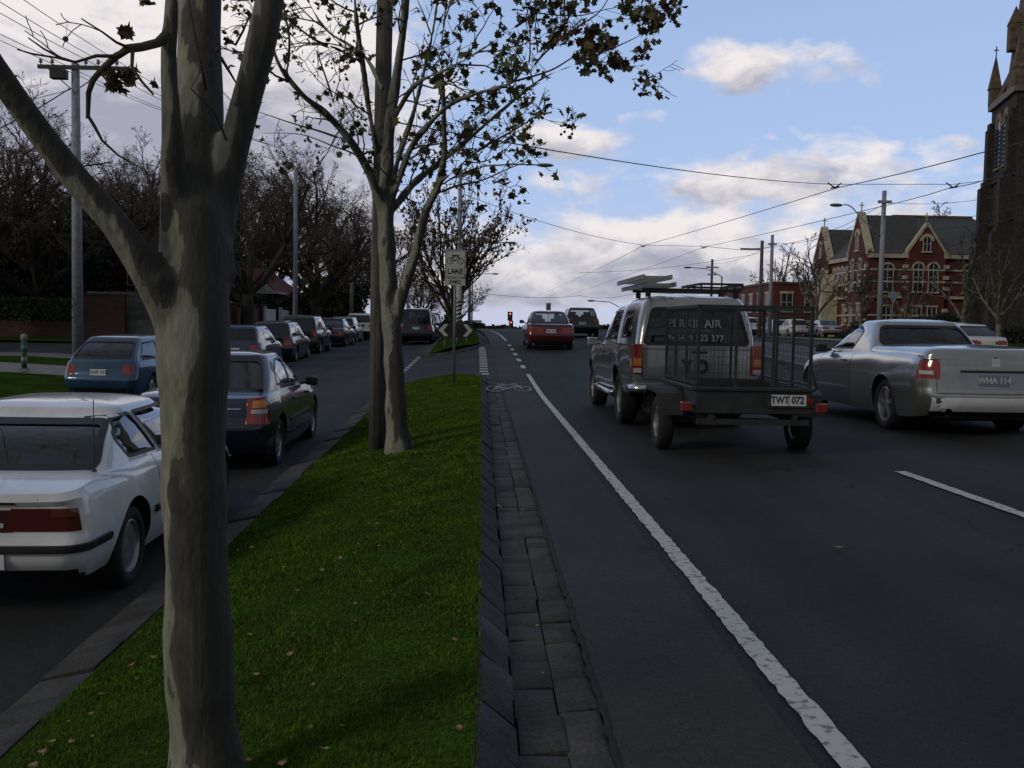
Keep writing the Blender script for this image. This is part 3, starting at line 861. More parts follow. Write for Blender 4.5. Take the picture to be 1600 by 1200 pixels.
def car(name, label, cat, loc, S, pm, group=None, heading=0.0, detail=2, zoff=0.0):
    """S = spec dictionary; the empty sits on the ground under the middle of the rear bumper"""
    B = Body(S); L, W = S['L'], S['W']
    root = empty(name, loc, math.pi / 2 + heading, label, cat, group)
    root.rotation_mode = 'XYZ'
    # pitch to the road: slope of the terrain underneath
    zf = z_left if loc[0] - bend(loc[1]) < -1.0 else z_right
    x0 = loc[0] - bend(loc[1])
    slope = math.atan2(zf(x0, loc[1] + L) - zf(x0, loc[1]), L)
    root.rotation_euler = (0, -slope, math.pi / 2 + heading)
    hull = B.mesh_hull().build('body', [pm, BLACK], root, smooth=True)
    cut = []
    wy = W / 2 - .01
    for ax in S['axles']:
        for sg in (-1, 1):
            c = MB(); ra = S['wr'] + S.get('gap', .055); n = 36
            prof = [(ax + ra * math.cos(2 * math.pi * k / n), S['wr'] + .02 + ra * math.sin(2 * math.pi * k / n)) for k in range(n)]
            y0, y1 = sorted((sg * (W / 2 + .2), sg * (W / 2 - .30)))
            c.prism(prof, y0, y1, 'XZ')
            cut.append(c.build('cut', BLACK, root))
    if S.get('cut_side'):
        pass
    boolean(hull, cut)
    me = hull.data
    zw = S['wr'] + .02; ra = S['wr'] + S.get('gap', .055)
    for p in me.polygons:
        c = p.center
        for ax in S['axles']:
            if math.hypot(c.x - ax, c.z - zw) < ra + .001 and abs(c.y) < W / 2 + .05 and (abs(p.normal.y) < .35 or abs(c.y) < W / 2 - .28): 
                if abs(c.z - B.zs(c.x)) > .03: p.material_index = 1
        if p.normal.z < -.7: p.material_index = 1
    me.shade_smooth(); me.set_sharp_from_angle(angle=R(32))
    for ax in S['axles']:
        for sg in (-1, 1):
            add_wheel(root, ax, sg * (W / 2 - S.get('ww', .2) / 2 - .025), S['wr'], S.get('ww', .2), S.get('rim', S['wr'] * .66), S.get('wstyle', 'five'), sg)
    sf = {sg: (lambda x, z, off, sg=sg: B.side(x, z, sg, off)) for sg in (-1, 1)}
    rf = lambda y, z, off: B.end(y, z, True, off)
    ff = lambda y, z, off: B.end(y, z, False, off)
    gl = S.get('glass', glass('car_glass', (.16, .19, .20)))
    # cabins
    for C in S['cabins']:
        B.cab_setup(C)
        cpm = C.get('paint', pm)
        cab = B.mesh_cabin().build(C.get('name', 'cabin'), [cpm, INTER], root, smooth=True, fix=False)
        cut = []
        for poly, both in C.get('side', []):
            cut.append(MB().prism(rounded(poly, C.get('wr', .05)), -W, W, 'XZ').build('cut', INTER, root))
        for key, xa, xb in (('rearw', -1.0, None), ('frontw', None, L + 1)):
            if key in C:
                poly = rounded(C[key], C.get('rr', .07))
                xm = (B.cxr(C['z'][1] - .1) + B.cxf(C['z'][1] - .1)) / 2
                xs = (xa, xm) if xa is not None else (xm, xb)
                cut.append(MB().prism(poly, xs[0], xs[1], 'YZ').build('cut', INTER, root))
        if cut and not C.get('opaque'):
            ztop = max(v.co.z for v in cab.data.vertices); bak = cab.data.copy(); cc = [(q.data.copy()) for q in cut]
            boolean(cab, cut)
            for tr_ in range(1, 7):
                zs_ = [v.co.z for v in cab.data.vertices]
                if len(zs_) > len(bak.vertices) * .5 and max(zs_) > ztop - .005 and len(cab.data.vertices) > 800: break
                old_ = cab.data; cab.data = bak.copy(); nc = []
                for qi, q in enumerate(cc):
                    qq = bpy.data.objects.new('cut', q.copy()); COL.objects.link(qq); qq.parent = root; qq.location = (.0047 * tr_ * (1 + qi % 3) * (-1) ** tr_, .0031 * tr_, .0037 * tr_ * (1 + qi % 2)); nc.append(qq)
                boolean(cab, nc)

        else:
            for c in cut: bpy.data.objects.remove(c)
        cab.data.shade_smooth(); cab.data.set_sharp_from_angle(angle=R(35))
        for poly, both in C.get('side', []):
            for sg in (-1, 1):
                fn = lambda x, z, off, sg=sg: B.cab_side(x, z, sg, off)
                pr = rounded(poly, C.get('wr', .05))
                row_patch(grow_poly(pr, .006), fn, 6, 8, -.006 if not C.get('opaque') else .004, 0).build('side_window', gl, root, smooth=True)
                if detail > 1:
                    ribbon(densify(pr, .08, True), fn, .026, .004).build('window_seal', BLACK, root)
        if 'rearw' in C:
            fn = lambda y, z, off: B.cab_end(y, z, True, off); pr = rounded(C['rearw'], C.get('rr', .07))
            row_patch(grow_poly(pr, .006), fn, 8, 10, -.006 if not C.get('opaque') else .004, 0).build('rear_window', gl, root, smooth=True)
            ribbon(densify(pr, .08, True), fn, .04, .004).build('rear_window_seal', BLACK, root)
        if 'frontw' in C:
            fn = lambda y, z, off: B.cab_end(y, z, False, off); pr = rounded(C['frontw'], .07)
            row_patch(grow_poly(pr, .006), fn, 6, 8, -.006 if not C.get('opaque') else .004, 0).build('windscreen', gl, root, smooth=True)
        if C.get('seats'):
            zb = C['z'][0]
            fl = MB(); nx = 12; xa, xb = B.cxr(zb + .1) + .06, B.cxf(zb + .1) - .06
            def zfl(x): return max(B.zs(x) + S.get('crown', .035) + .006, zb + .01)
            for i in range(nx + 1):
                x = xa + (xb - xa) * i / nx
                for y in (-1, 1): fl.v.append((x, y * (B.cb(zb + .05) - .09), zfl(x)))
            for i in range(nx): fl.f.append((2 * i, 2 * i + 1, 2 * i + 3, 2 * i + 2)); fl.mi.append(0)
            fl.build('interior', INTER, root)
            for x, ys in C['seats']:
                for y in ys:
                    m = MB(); m.box((x, y, zb + .06), (.12, .48, .36), Matrix.Rotation(R(-14), 3, 'Y')); m.box((x - .09, y, zb + .31), (.08, .25, .16), Matrix.Rotation(R(-10), 3, 'Y'))
                    m.bar((x - .05, y - .05, zb + .15), (x - .09, y - .05, zb + .28), .015); m.bar((x - .05, y + .05, zb + .15), (x - .09, y + .05, zb + .28), .015)
                    m.build('seat', mat('seat_cloth', (.05, .05, .055), rough=.95), root, bevel=.03)
    # lamps, strips, seams
    for it in S.get('items', []):
        kind = it[0]
        if kind == 'rear':      # name, poly(y,z), material, off, depth, mirror
            _, nm, poly, m, off, dep, mir = it
            for sg in ((1, -1) if mir else (1,)):
                row_patch([(y * sg, z) for y, z in poly], rf, 4, 8, off, dep).build(nm, m, root, smooth=False, auto=30)
        elif kind == 'front':
            _, nm, poly, m, off, dep, mir = it
            for sg in ((1, -1) if mir else (1,)):
                row_patch([(y * sg, z) for y, z in poly], ff, 4, 6, off, dep).build(nm, m, root, auto=30)
        elif kind == 'side':
            _, nm, poly, m, off, dep = it
            for sg in (-1, 1): row_patch(poly, sf[sg], 3, 10, off, dep).build(nm, m, root, auto=30)
        elif kind == 'wrap':    # rear-corner wrap: z0,z1, y inner, x outer
            _, nm, z0, z1, yi, xo, m, off, dep = it
            for sg in (-1, 1):
                row_patch([(0, z0), (1, z0), (1, z1), (0, z1)], lambda u, z, o_, sg=sg: B.corner(u, z, yi, xo, sg, o_), 4, 16, off, dep).build(nm, m, root, auto=30)
        elif kind == 'band':    # strip all round the body between two heights
            _, nm, z0, z1, xlim, m, off = it
            mb = MB(); n = 160; rows = []
            for zz, o_ in ((z0, -.004), (z0, off), (z0 + (z1 - z0) * .5, off + .004), (z1, off), (z1, -.004)):
                row = []
                for k in range(n):
                    ph = 2 * math.pi * k / n; x = B.hull(ph, .5).x; t = B.t_at(x, zz)
                    row.append(len(mb.v)); mb.v.append(tuple(B.hull(ph, t) + B.hull_n(ph, t) * o_))
                rows.append(row)
            for r0, r1 in zip(rows, rows[1:]):
                for k in range(n):
                    j = (k + 1) % n; xm = mb.v[r0[k]][0]; xn = mb.v[r0[j]][0]
                    if any(abs(xm - ax) < ra + .02 or abs(xn - ax) < ra + .02 for ax in S['axles']) and z0 < S['wr'] + ra * .98 and abs(mb.v[r0[k]][1]) > W * .4: continue
                    if xlim and not (xlim[0] <= xm <= xlim[1]): continue
                    mb.f.append((r0[k], r0[j], r1[j], r1[k])); mb.mi.append(0)
            mb.build(nm, m, root, smooth=False, auto=30)
        elif kind == 'seam':
            _, nm, pl = it
            for sg in (-1, 1): ribbon(densify(pl, .05), sf[sg], .009, .0014, closed=False).build(nm, BLACK, root)
        elif kind == 'rseam':
            _, nm, pl = it
            ribbon(densify(pl, .05), rf, .009, .0014, closed=False).build(nm, BLACK, root)
        elif kind == 'handle':
            _, xs, z = it
            for x in xs:
                for sg in (-1, 1):
                    p = B.side(x, z, sg, .012); MB().box(p, (.17, .035, .03)).build('door_handle', S.get('hmat', BLACK), root, bevel=.008)
        elif kind == 'mirror':
            _, x, z, m = it
            for sg in (-1, 1):
                p = B.side(x, min(z, B.zs(x)), sg, 0); q = Vector((p.x + .02, p.y + sg * .13, z + .04))
                mb = MB(); mb.box(q, (.10, .17, .13), Matrix.Rotation(R(8) * sg, 3, 'Z')); mb.bar(Vector((p.x, p.y - sg * .04, z)), q, .05, .04)
                mb.build('mirror', m, root, bevel=.02)
        elif kind == 'plate':
            _, y, z, s, w, h, back, ink = it
            f0 = rf(y, z, .012); e = rf(y, z + .05, .012); up = (e - f0).normalized(); rt = Vector((0, -1, 0)); nn = rt.cross(up)
            M = Matrix((rt, up, nn)).transposed()
            pl = MB().box(f0, (w, h, .008), M).build('number_plate', back, root, bevel=.002)
            if s: put_text(s, h * .78, f0 + nn * .0052, rt, up, ink, pl, 'plate_lettering', .0008, bold=.002, sx=.95)
        elif kind == 'tip':
            _, y, x, z, r = it
            for yy in y:
                MB().lathe([(r, 0), (r, .16), (r * .8, .16), (r * .8, .0)], 16, 'X', (x, yy, z)).build('exhaust_tip', CHROME, root, smooth=True)
    # underside block so the floor pan reads dark
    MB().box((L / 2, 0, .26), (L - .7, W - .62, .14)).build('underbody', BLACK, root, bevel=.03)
    return root, B
def plate(y, z, s, w=.372, h=.134, back=None, ink=None): return ('plate', y, z, s, w, h, back or PLATEW, ink or PLATEI)
def std_front(z0, z1, y1):
    return [('front', 'headlight', [(y1 - .44, z0), (y1 - .17, z0), (y1 - .17, z1), (y1 - .44, z1 - .02)], WHTL, .006, .02, True),
            ('front', 'grille', [(-.38, z0), (.38, z0), (.36, z1 - .01), (-.36, z1 - .01)], BLACK, .004, .01, False)]
def spec_sedan(L=4.7, W=1.78, H=1.42, tail='wide', wr=.31, ax=None, plate_s=None, style='five'):
    ax = ax or [1.03, L - 1.0]
    k = H - 1.42
    S = dict(L=L, W=W, axles=ax, wr=wr, ww=.20, rim=wr * .66, wstyle=style, 
        shoulder=[(0, .90), (.25, .955), (.7, .975), (1.4, .955), (L - 1.4, .90), (L - .7, .82), (L, .66)], crown=.03,
        rear=[(0, .12), (.2, .03), (.45, .0), (.55, .015), (.62, .045), (.85, .05), (1, .10)],
        front=[(0, .12), (.25, .02), (.5, 0), (.8, .06), (1, .18)],
        cabins=[dict(name='cabin', z=(.88, H), rear=[(.88, .52), (1.1, .85), (H - .04, 1.32)], front=[(.88, L - 1.12), (1.1, L - 1.5), (H - .04, L - 2.05)],
                     half=[(.88, W / 2 - .09), (1.1, W / 2 - .14), (H - .08, W / 2 - .25), (H, W / 2 - .30)], tap=(.05, .09),
                     side=[([(1.32, .99), (2.32, .97), (2.32, H - .08), (1.60, H - .08), (1.36, H - .16)], 1), ([(2.40, .97), (L - 1.50, .95), (L - 2.12, H - .08), (2.40, H - .08)], 1)],
                     rearw=[(-W / 2 + .22, 1.0), (W / 2 - .22, 1.0), (W / 2 - .34, H - .07), (-W / 2 + .34, H - .07)],
                     frontw=[(-W / 2 + .20, .98), (W / 2 - .20, .98), (W / 2 - .34, H - .07), (-W / 2 + .34, H - .07)],
                     seats=[(1.55, (-.38, .38)), (2.45, (-.38, .38))])],
        items=[('seam', 'door_seam', [(2.36, .95), (2.36, .30)]), ('seam', 'door_seam', [(L - 1.35, .92), (L - 1.4, .30), ]), ('seam', 'door_seam', [(1.38, .93), (1.45, .62), (1.62, .30)]),
               ('rseam', 'boot_seam', [(-.62, .93), (-.58, .56), (.58, .56), (.62, .93)]),
               ('side', 'rub_strip', [(1.4, .50), (L - 1.45, .50), (L - 1.45, .56), (1.4, .56)], BLACK, .008, .01),
               ('handle', (1.72, 2.7), .80), ('mirror', L - 1.62, .93, BLACK)] + std_front(.56, .70, W / 2))
    if tail == 'wide':
        S['items'] += [('wrap', 'tail_light', .66, .84, W / 2 - .48, .16, REDL, .008, .02), plate(0, .72, plate_s),
                       ('rear', 'reverse_light', [(W / 2 - .62, .68), (W / 2 - .49, .68), (W / 2 - .49, .80), (W / 2 - .60, .80)], REDL, .008, .02, True),
                       ('rear', 'lower_bumper', [(-.7, .28), (.7, .28), (.74, .38), (-.74, .38)], BLACK, .006, .02, False)]
    return S
def spec_hatch(L=4.35, W=1.70, H=1.46, wr=.30, rear_rake=.42, style='multi', side3=False, plate_s=None, tz=(.66, .86), back=.10, wagon=False):
    ax = [.78 if not wagon else .98, L - .85]
    s2 = [([(1.22 if not wagon else 1.45, .99), (2.12, .97), (2.12, H - .09), (1.42 if not wagon else 1.55, H - .09)], 1), ([(2.19, .97), (L - 1.38, .95), (L - 1.95, H - .09), (2.19, H - .09)], 1)]
    if wagon: s2.append(([(.55, 1.01), (1.36, .99), (1.46, H - .10), (.82, H - .12)], 1))
    else: s2.append(([(.88, 1.06), (1.14, .99), (1.34, H - .12), (1.12, H - .14)], 1))
    return dict(L=L, W=W, axles=ax, wr=wr, ww=.19, rim=wr * .66, wstyle=style, 
        shoulder=[(0, .90), (.5, .95), (1.4, .95), (L - 1.3, .90), (L - .6, .80), (L, .64)], crown=.03,
        rear=[(0, .14), (.2, .03), (.42, .0), (.52, .02), (.6, .06), (1, .10)], front=[(0, .12), (.25, .02), (.5, 0), (.8, .05), (1, .16)],
        cabins=[dict(name='cabin', z=(.86, H), rear=[(.86, back), (1.0, back + .07), (H - .04, back + rear_rake)], front=[(.86, L - .95), (1.1, L - 1.32), (H - .04, L - 1.9)],
                     half=[(.86, W / 2 - .07), (1.1, W / 2 - .12), (H - .08, W / 2 - .22), (H, W / 2 - .27)], tap=(.04, .08), side=s2,
                     rearw=[(-W / 2 + .20, 1.01), (W / 2 - .20, 1.01), (W / 2 - .30, H - .10), (-W / 2 + .30, H - .10)],
                     frontw=[(-W / 2 + .20, .98), (W / 2 - .20, .98), (W / 2 - .32, H - .07), (-W / 2 + .32, H - .07)],
                     seats=[(1.25, (-.36, .36)), (2.2, (-.36, .36))])],
        items=[('seam', 'door_seam', [(2.15, .95), (2.15, .30)]), ('seam', 'door_seam', [(L - 1.2, .9), (L - 1.25, .30)]), ('seam', 'door_seam', [(1.2, .93), (1.3, .6), (1.42, .30)]),
               ('rseam', 'boot_seam', [(-.60, .92), (-.56, .52), (.56, .52), (.60, .92)]), ('handle', (1.5, 2.5), .80), ('mirror', L - 1.48, .93, BLACK),
               ('wrap', 'tail_light', tz[0], tz[1], W / 2 - .30, .17, REDL, .008, .02), plate(0, .70, plate_s),
               ('rear', 'lower_bumper', [(-.7, .26), (.7, .26), (.74, .36), (-.74, .36)], BLACK, .006, .02, False)] + std_front(.55, .68, W / 2))
def spec_suv(L=4.6, W=1.80, H=1.70, wr=.35, plate_s=None, style='five', rear_rake=.30):
    return dict(L=L, W=W, axles=[.95, L - .95], wr=wr, ww=.22, rim=wr * .64, wstyle=style, rr=(.13, .13, .04), rf=(.3, .3, .1), sill=[(0, .36), (.6, .28), (L - .6, .28), (L, .34)], flare=.03,
        shoulder=[(0, 1.02), (1.5, 1.04), (L - 1.3, 1.0), (L - .5, .96), (L, .78)], crown=.03,
        rear=[(0, .12), (.15, .01), (.36, .0), (.42, .05), (1, .08)], front=[(0, .14), (.25, .02), (.6, 0), (.85, .04), (1, .14)],
        cabins=[dict(name='cabin', z=(.96, H), rear=[(.96, .08), (1.15, .11), (H - .04, .08 + rear_rake)], front=[(.96, L - 1.12), (H - .04, L - 1.95)],
                     half=[(.96, W / 2 - .06), (1.2, W / 2 - .10), (H - .08, W / 2 - .21), (H, W / 2 - .27)], tap=(.03, .08),
                     side=[([(.45, 1.12), (1.22, 1.10), (1.22, H - .12), (.62, H - .13)], 1), ([(1.30, 1.10), (2.22, 1.08), (2.22, H - .11), (1.30, H - .11)], 1), ([(2.30, 1.08), (L - 1.42, 1.06), (L - 1.95, H - .11), (2.30, H - .11)], 1)],
                     rearw=[(-W / 2 + .18, 1.12), (W / 2 - .18, 1.12), (W / 2 - .27, H - .13), (-W / 2 + .27, H - .13)],
                     frontw=[(-W / 2 + .20, 1.06), (W / 2 - .20, 1.06), (W / 2 - .30, H - .09), (-W / 2 + .30, H - .09)],
                     seats=[(1.4, (-.38, .38)), (2.4, (-.38, .38))])],
        items=[('seam', 'door_seam', [(2.26, 1.04), (2.26, .42)]), ('seam', 'door_seam', [(L - 1.3, 1.0), (L - 1.3, .42)]), ('seam', 'door_seam', [(1.28, 1.04), (1.32, .42)]),
               ('handle', (1.5, 2.6), .92), ('mirror', L - 1.5, 1.02, BLACK), ('wrap', 'tail_light', .80, 1.02, W / 2 - .24, .14, REDL, .008, .02), plate(0, .86, plate_s),
               ('band', 'bumper_cladding', .36, .56, None, BLACK, .008)] + std_front(.72, .88, W / 2))

P_WHITE = paint('white', (.76, .77, .79)); P_NAVY = paint('navy', (.009, .013, .030)); P_BLUE = paint('blue', (.028, .080, .165), .2)
P_SILV = paint('silver', (.46, .46, .44), .85, .24); P_SILVB = paint('silver_blue', (.36, .40, .47), .5, .36); P_RED = paint('burgundy', (.11, .012, .016), .2)
P_BLK = paint('black', (.014, .016, .018)); P_DGREEN = paint('dark_green', (.012, .03, .028)); P_DBLUE = paint('dark_blue', (.02, .035, .09)); P_CRED = paint('bright_red', (.30, .015, .02))
DGLASS = glass('dark_glass', (.05, .055, .06)); CGLASS = glass('clear_glass', (.62, .66, .66)); BRIGHTG = glass('side_glass', (.10, .12, .13))

# --- white coupe in front
S = dict(L=4.25, W=1.68, axles=[.93, 3.44], wr=.30, ww=.20, rim=.20, wstyle='cap', rr=(.13, .14, .04), glass=glass('coupe_glass', (.42, .45, .45)),
    sill=[(0, .26), (.95, .25), (1.3, .20), (3.8, .18), (4.25, .20)],
    shoulder=[(0, .835), (.12, .86), (.6, .90), (1.2, .90), (2.6, .86), (3.2, .82), (3.9, .73), (4.25, .64)], crown=.025,
    rear=[(0, .16), (.12, .06), (.3, .0), (.46, .0), (.5, .03), (.56, .045), (.86, .05), (.93, .02), (1, .05)],
    front=[(0, .12), (.25, .02), (.5, 0), (.8, .08), (1, .25)], section=[(0, .90), (.1, .94), (.3, .985), (.5, 1.0), (.75, .985), (.92, .95), (1, .90)],
    cabins=[dict(name='cabin', z=(.84, 1.30), rear=[(.84, .50), (.95, .66), (1.12, .92), (1.26, 1.22)], front=[(.84, 3.28), (1.0, 2.95), (1.26, 2.35)],
                 half=[(.84, .775), (1.0, .72), (1.22, .625), (1.30, .58)], tap=(.05, .09), wr=.035,
                 side=[([(1.00, 1.08), (1.10, .945), (1.66, .925), (1.43, 1.235), (1.17, 1.22)], 1), ([(1.735, .922), (2.98, .91), (2.40, 1.235), (1.50, 1.235)], 1)],
                 rearw=[(-.65, .925), (.65, .925), (.55, 1.20), (-.55, 1.20)], frontw=[(-.66, .92), (.66, .92), (.55, 1.22), (-.55, 1.22)], rr=.05,
                 seats=[(1.45, (-.35, .35)), (2.1, (-.37, .37))])],
    items=[('band', 'bumper_strip', .475, .525, None, BLACK, .022), ('wrap', 'tail_light', .605, .755, .36, .12, mat('dark_red_lens', (.10, .008, .008), rough=.15, coat=.8), .006, .02),
           ('rear', 'centre_lens', [(-.355, .60), (.355, .60), (.355, .745), (-.355, .745)], mat('smoked_lens', (.07, .010, .010), rough=.2, coat=.7), .005, .02, False),
           ('rear', 'reverse_light', [(.22, .63), (.30, .63), (.30, .66), (.22, .66)], WHTL, .012, .01, True),
           ('rear', 'indicator', [(.60, .70), (.74, .70), (.74, .755), (.60, .755)], mat('brown_lens', (.12, .030, .008), rough=.2, coat=.8), .014, .006, True),
           ('rear', 'badge', [(.18, .782), (.38, .782), (.38, .798), (.18, .798)], BLACK, .003, .004, True),
           ('rseam', 'boot_seam', [(-.52, .82), (-.52, .765)]), ('rseam', 'boot_seam', [(.52, .82), (.52, .765)]),
           ('rseam', 'bumper_seam', [(-.66, .345), (.66, .345)]),
           ('seam', 'door_seam', [(1.52, .90), (1.50, .6), (1.66, .26)]), ('seam', 'door_seam', [(2.95, .86), (2.98, .28)]), ('handle', (1.75,), .78), ('mirror', 2.85, .88, P_WHITE),
           ('tip', (.30,), -.02, .24, .025), ('plate', -.14, .42, 'DPK 481', .372, .10, PLATEW, PLATEI)] + std_front(.52, .62, .85))
root, B = car('white_car', 'white two-door coupe with black bumper strip parked beside the patchy tree trunk', 'car', gp(-3.36, 6.36, z_left), S, P_WHITE, heading=R(0.0))
# whip aerial and roof aerial
MB().tube([(.62, -.66, .90), (.78, -.60, 1.40)], [.005, .003], 6).sphere((.62, -.66, .91), .02, 6).build('aerial', BLACK, root)
MB().tube([(.95, .12, 1.12), (.62, .16, 1.5)], [.003, .002], 5).build('aerial', BLACK, root)

# --- dark blue sedan on the same kerb
S = spec_sedan(4.25, 1.71, 1.42, tail='', wr=.31, ax=[.80, 3.41], style='multi')
S['glass'] = glass('navy_glass', (.10, .12, .13))
S['cabins'][0]['rear'] = [(.88, .36), (1.1, .70), (1.38, 1.12)]
S['cabins'][0]['side'] = [([(1.12, 1.03), (1.90, .98), (1.90, 1.34), (1.52, 1.34), (1.2, 1.18)], 1), ([(1.97, .975), (2.78, .955), (2.30, 1.34), (1.97, 1.34)], 1)]
S['items'] += [('wrap', 'tail_light', .62, .95, .60, .20, REDL, .010, .02),
               ('rear', 'indicator', [(.635, .82), (.78, .82), (.77, .90), (.64, .90)], AMBL, .018, .006, True),
               ('rear', 'reverse_light', [(.63, .75), (.79, .75), (.79, .80), (.63, .80)], WHTL, .018, .006, True), plate(0, .70, 'QSV 306'),
               ('rear', 'badge', [(-.50, .80), (-.34, .80), (-.34, .815), (-.50, .815)], CHROME, .004, .004, False)]
car('blue_car', 'dark navy sedan with tall red and amber tail lights parked ahead of the white coupe', 'car', gp(-3.42, 12.05, z_left), S, P_NAVY)

# --- blue wagon at the far kerb
S = spec_hatch(4.5, 1.70, 1.45, wr=.30, rear_rake=.62, style='cap', wagon=True, plate_s='ONR 592', back=.12)
S['glass'] = BRIGHTG
car('blue_wagon', 'mid-blue wagon parked at the far kerb behind the white coupe', 'car', gp(-8.3, 21.6, lambda X, Y: z_left(X, Y) - .03), S, P_BLUE, heading=R(-6))

# --- row of cars beyond it at the far kerb
row_g = 'cars parked along the far kerb of the side street'
rowL = [(31.6, 'hatch', P_DBLUE, 'dark blue hatchback right of the patchy trunk, nearest in the far kerb row', 'blue_hatchback', 'hatchback'),
        (36.6, 'wagon', P_NAVY, 'navy wagon with roof line against the brick fence, second in the far kerb row', 'blue_wagon', 'car'),
        (42.6, 'suv', P_DGREEN, 'black-green wagon below the thin grey street pole', 'dark_wagon', 'car'),
        (50.0, 'sedan', P_BLK, 'black sedan with pale number plate parked beyond the grey street pole', 'black_sedan', 'car'),
        (56.5, 'hatch', P_SILVB, 'silver-blue small hatchback tucked behind the black sedan', 'silver_hatchback', 'hatchback'),
        (62.0, 'suv', P_WHITE, 'boxy white four-wheel drive beside the red hatchback', 'white_four_wheel_drive', 'car'),
        (67.5, 'hatch', P_CRED, 'red hatchback at the far end of the side street row', 'red_hatchback', 'hatchback')]
offs = {31.6: -7.85, 36.6: -7.75, 42.6: -7.8, 50.0: -7.6, 56.5: -7.7, 62.0: -7.3, 67.5: -6.9}
for y, k, pm, lab, nm, cat in rowL:
    if k == 'hatch': S = spec_hatch()
    elif k == 'wagon': S = spec_hatch(4.5, 1.72, 1.5, rear_rake=.3, wagon=True)
    elif k == 'suv': S = spec_suv(H=1.66)
    else: S = spec_sedan(4.8, 1.82, 1.44)
    S['glass'] = BRIGHTG
    car(nm, lab, cat, gp(offs[y], y, z_left), S, pm, group=row_g, detail=1)
# --- row along the second verge
g2 = 'cars parked along the second grass verge'
rowR = [(52.0, 'suv', P_BLK, 'black people mover with dark rear glass at the head of the verge row', 'black_van', 'van', 1.88),
        (58.2, 'hatch', P_SILV, 'silver hatchback directly in front of the black people mover', 'silver_hatchback', 'hatchback', 1.46),
        (63.8, 'wagon', P_DBLUE, 'blue wagon third in the row beside the second verge', 'blue_wagon', 'car', 1.55),
        (69.8, 'hatch', P_WHITE, 'white hatchback fourth in the row beside the second verge', 'white_hatchback', 'hatchback', 1.5),
        (76.0, 'suv', P_SILVB, 'tall silver wagon farthest in the row beside the second verge', 'silver_wagon', 'car', 1.7)]
for y, k, pm, lab, nm, cat, H in rowR:
    S = spec_suv(4.7, 1.82, H) if k == 'suv' else spec_hatch(4.4, 1.72, H, wagon=(k == 'wagon'))
    S['glass'] = BRIGHTG
    car(nm, lab, cat, gp(-3.22, y, z_left), S, pm, group=g2, detail=1)

# --- red sedan and dark hatch driving away
S = spec_sedan(4.76, 1.79, 1.42, plate_s='PRV 218'); S['glass'] = CGLASS
S['items'].append(('rear', 'boot_spoiler', [(-.72, .945), (.72, .945), (.70, .965), (-.70, .965)], P_RED, .05, .06, False))
red_root, redB = car('red_sedan', 'burgundy sedan with small boot spoiler driving ahead of the silver pickup', 'car', gp(2.62, 36.2, z_right), S, P_RED)
S = spec_hatch(4.4, 1.74, 1.46, rear_rake=.40, plate_s='TKA 905', style='five', tz=(.76, .94)); S['glass'] = CGLASS
car('black_hatchback', 'black hatchback driving ahead in the right lane between burgundy sedan and silver pickup', 'car', gp(5.1, 48.0, z_right), S, P_BLK)

# --- silver pickup with canopy
S = dict(L=5.22, W=1.78, axles=[1.22, 4.30], wr=.375, ww=.24, rim=.235, wstyle='six', rr=(.05, .06, .02), rf=(.35, .35, .10), gap=.075, flare=.035,
    sill=[(0, .56), (.4, .50), (4.6, .42), (5.22, .42)], shoulder=[(0, 1.15), (1.5, 1.15), (1.75, 1.13), (3.7, 1.10), (4.4, 1.07), (5.0, .98), (5.22, .86)], crown=.02,
    rear=[(0, .06), (.1, .03), (1, .03)], front=[(0, .14), (.2, .02), (.6, 0), (.85, .05), (1, .15)],
    section=[(0, .95), (.15, .975), (.5, 1.0), (.8, .985), (1, .955)], taper=[(0, .985), (.6, 1), (4.0, 1), (5.22, .92)],
    cabins=[dict(name='canopy', z=(1.09, 1.80), rear=[(1.09, .04), (1.25, .06), (1.76, .20)], front=[(1.09, 1.64), (1.80, 1.64)], half=[(1.09, .83), (1.4, .785), (1.7, .70), (1.80, .64)],
                 tap=(.02, .0), rr=.06, side=[([(.50, 1.24), (1.42, 1.24), (1.42, 1.62), (.72, 1.62)], 1)], rearw=[(-.70, 1.17), (.70, 1.17), (.58, 1.64), (-.58, 1.64)]),
            dict(name='cab', z=(1.05, 1.74), rear=[(1.05, 1.68), (1.70, 1.74)], front=[(1.05, 3.92), (1.3, 3.6), (1.70, 3.05)], half=[(1.05, .83), (1.3, .79), (1.66, .68), (1.74, .62)],
                 tap=(.0, .08), side=[([(1.84, 1.20), (2.58, 1.19), (2.58, 1.62), (1.92, 1.62)], 1), ([(2.66, 1.19), (3.55, 1.16), (3.05, 1.62), (2.66, 1.62)], 1)],
                 frontw=[(-.70, 1.16), (.70, 1.16), (.56, 1.63), (-.56, 1.63)], seats=[(2.2, (-.38, .38)), (2.95, (-.38, .38))])],
    glass=DGLASS,
    items=[('seam', 'door_seam', [(1.72, 1.12), (1.72, .5)]), ('seam', 'door_seam', [(2.62, 1.1), (2.62, .48)]), ('seam', 'door_seam', [(3.62, 1.08), (3.6, .48)]),
           ('side', 'rub_strip', [(.25, 1.135), (1.66, 1.135), (1.66, 1.16), (.25, 1.16)], BLACK, .008, .012),
           ('rseam', 'tailgate_seam', [(-.72, 1.12), (-.72, .70), (.72, .70), (.72, 1.12)]), ('rseam', 'tailgate_seam', [(-.72, 1.10), (.72, 1.10)]),
           ('rear', 'tailgate_handle', [(-.13, 1.05), (.08, 1.05), (.08, 1.08), (-.13, 1.08)], BLACK, .012, .012, False),
           ('rear', 'badge', [(-.66, 1.0), (-.52, 1.0), (-.52, 1.02), (-.66, 1.02)], CHROME, .003, .003, False),
           ('handle', (1.95, 2.85), .98), ('mirror', 3.42, 1.10, P_SILV)] + std_front(.78, .95, .85))
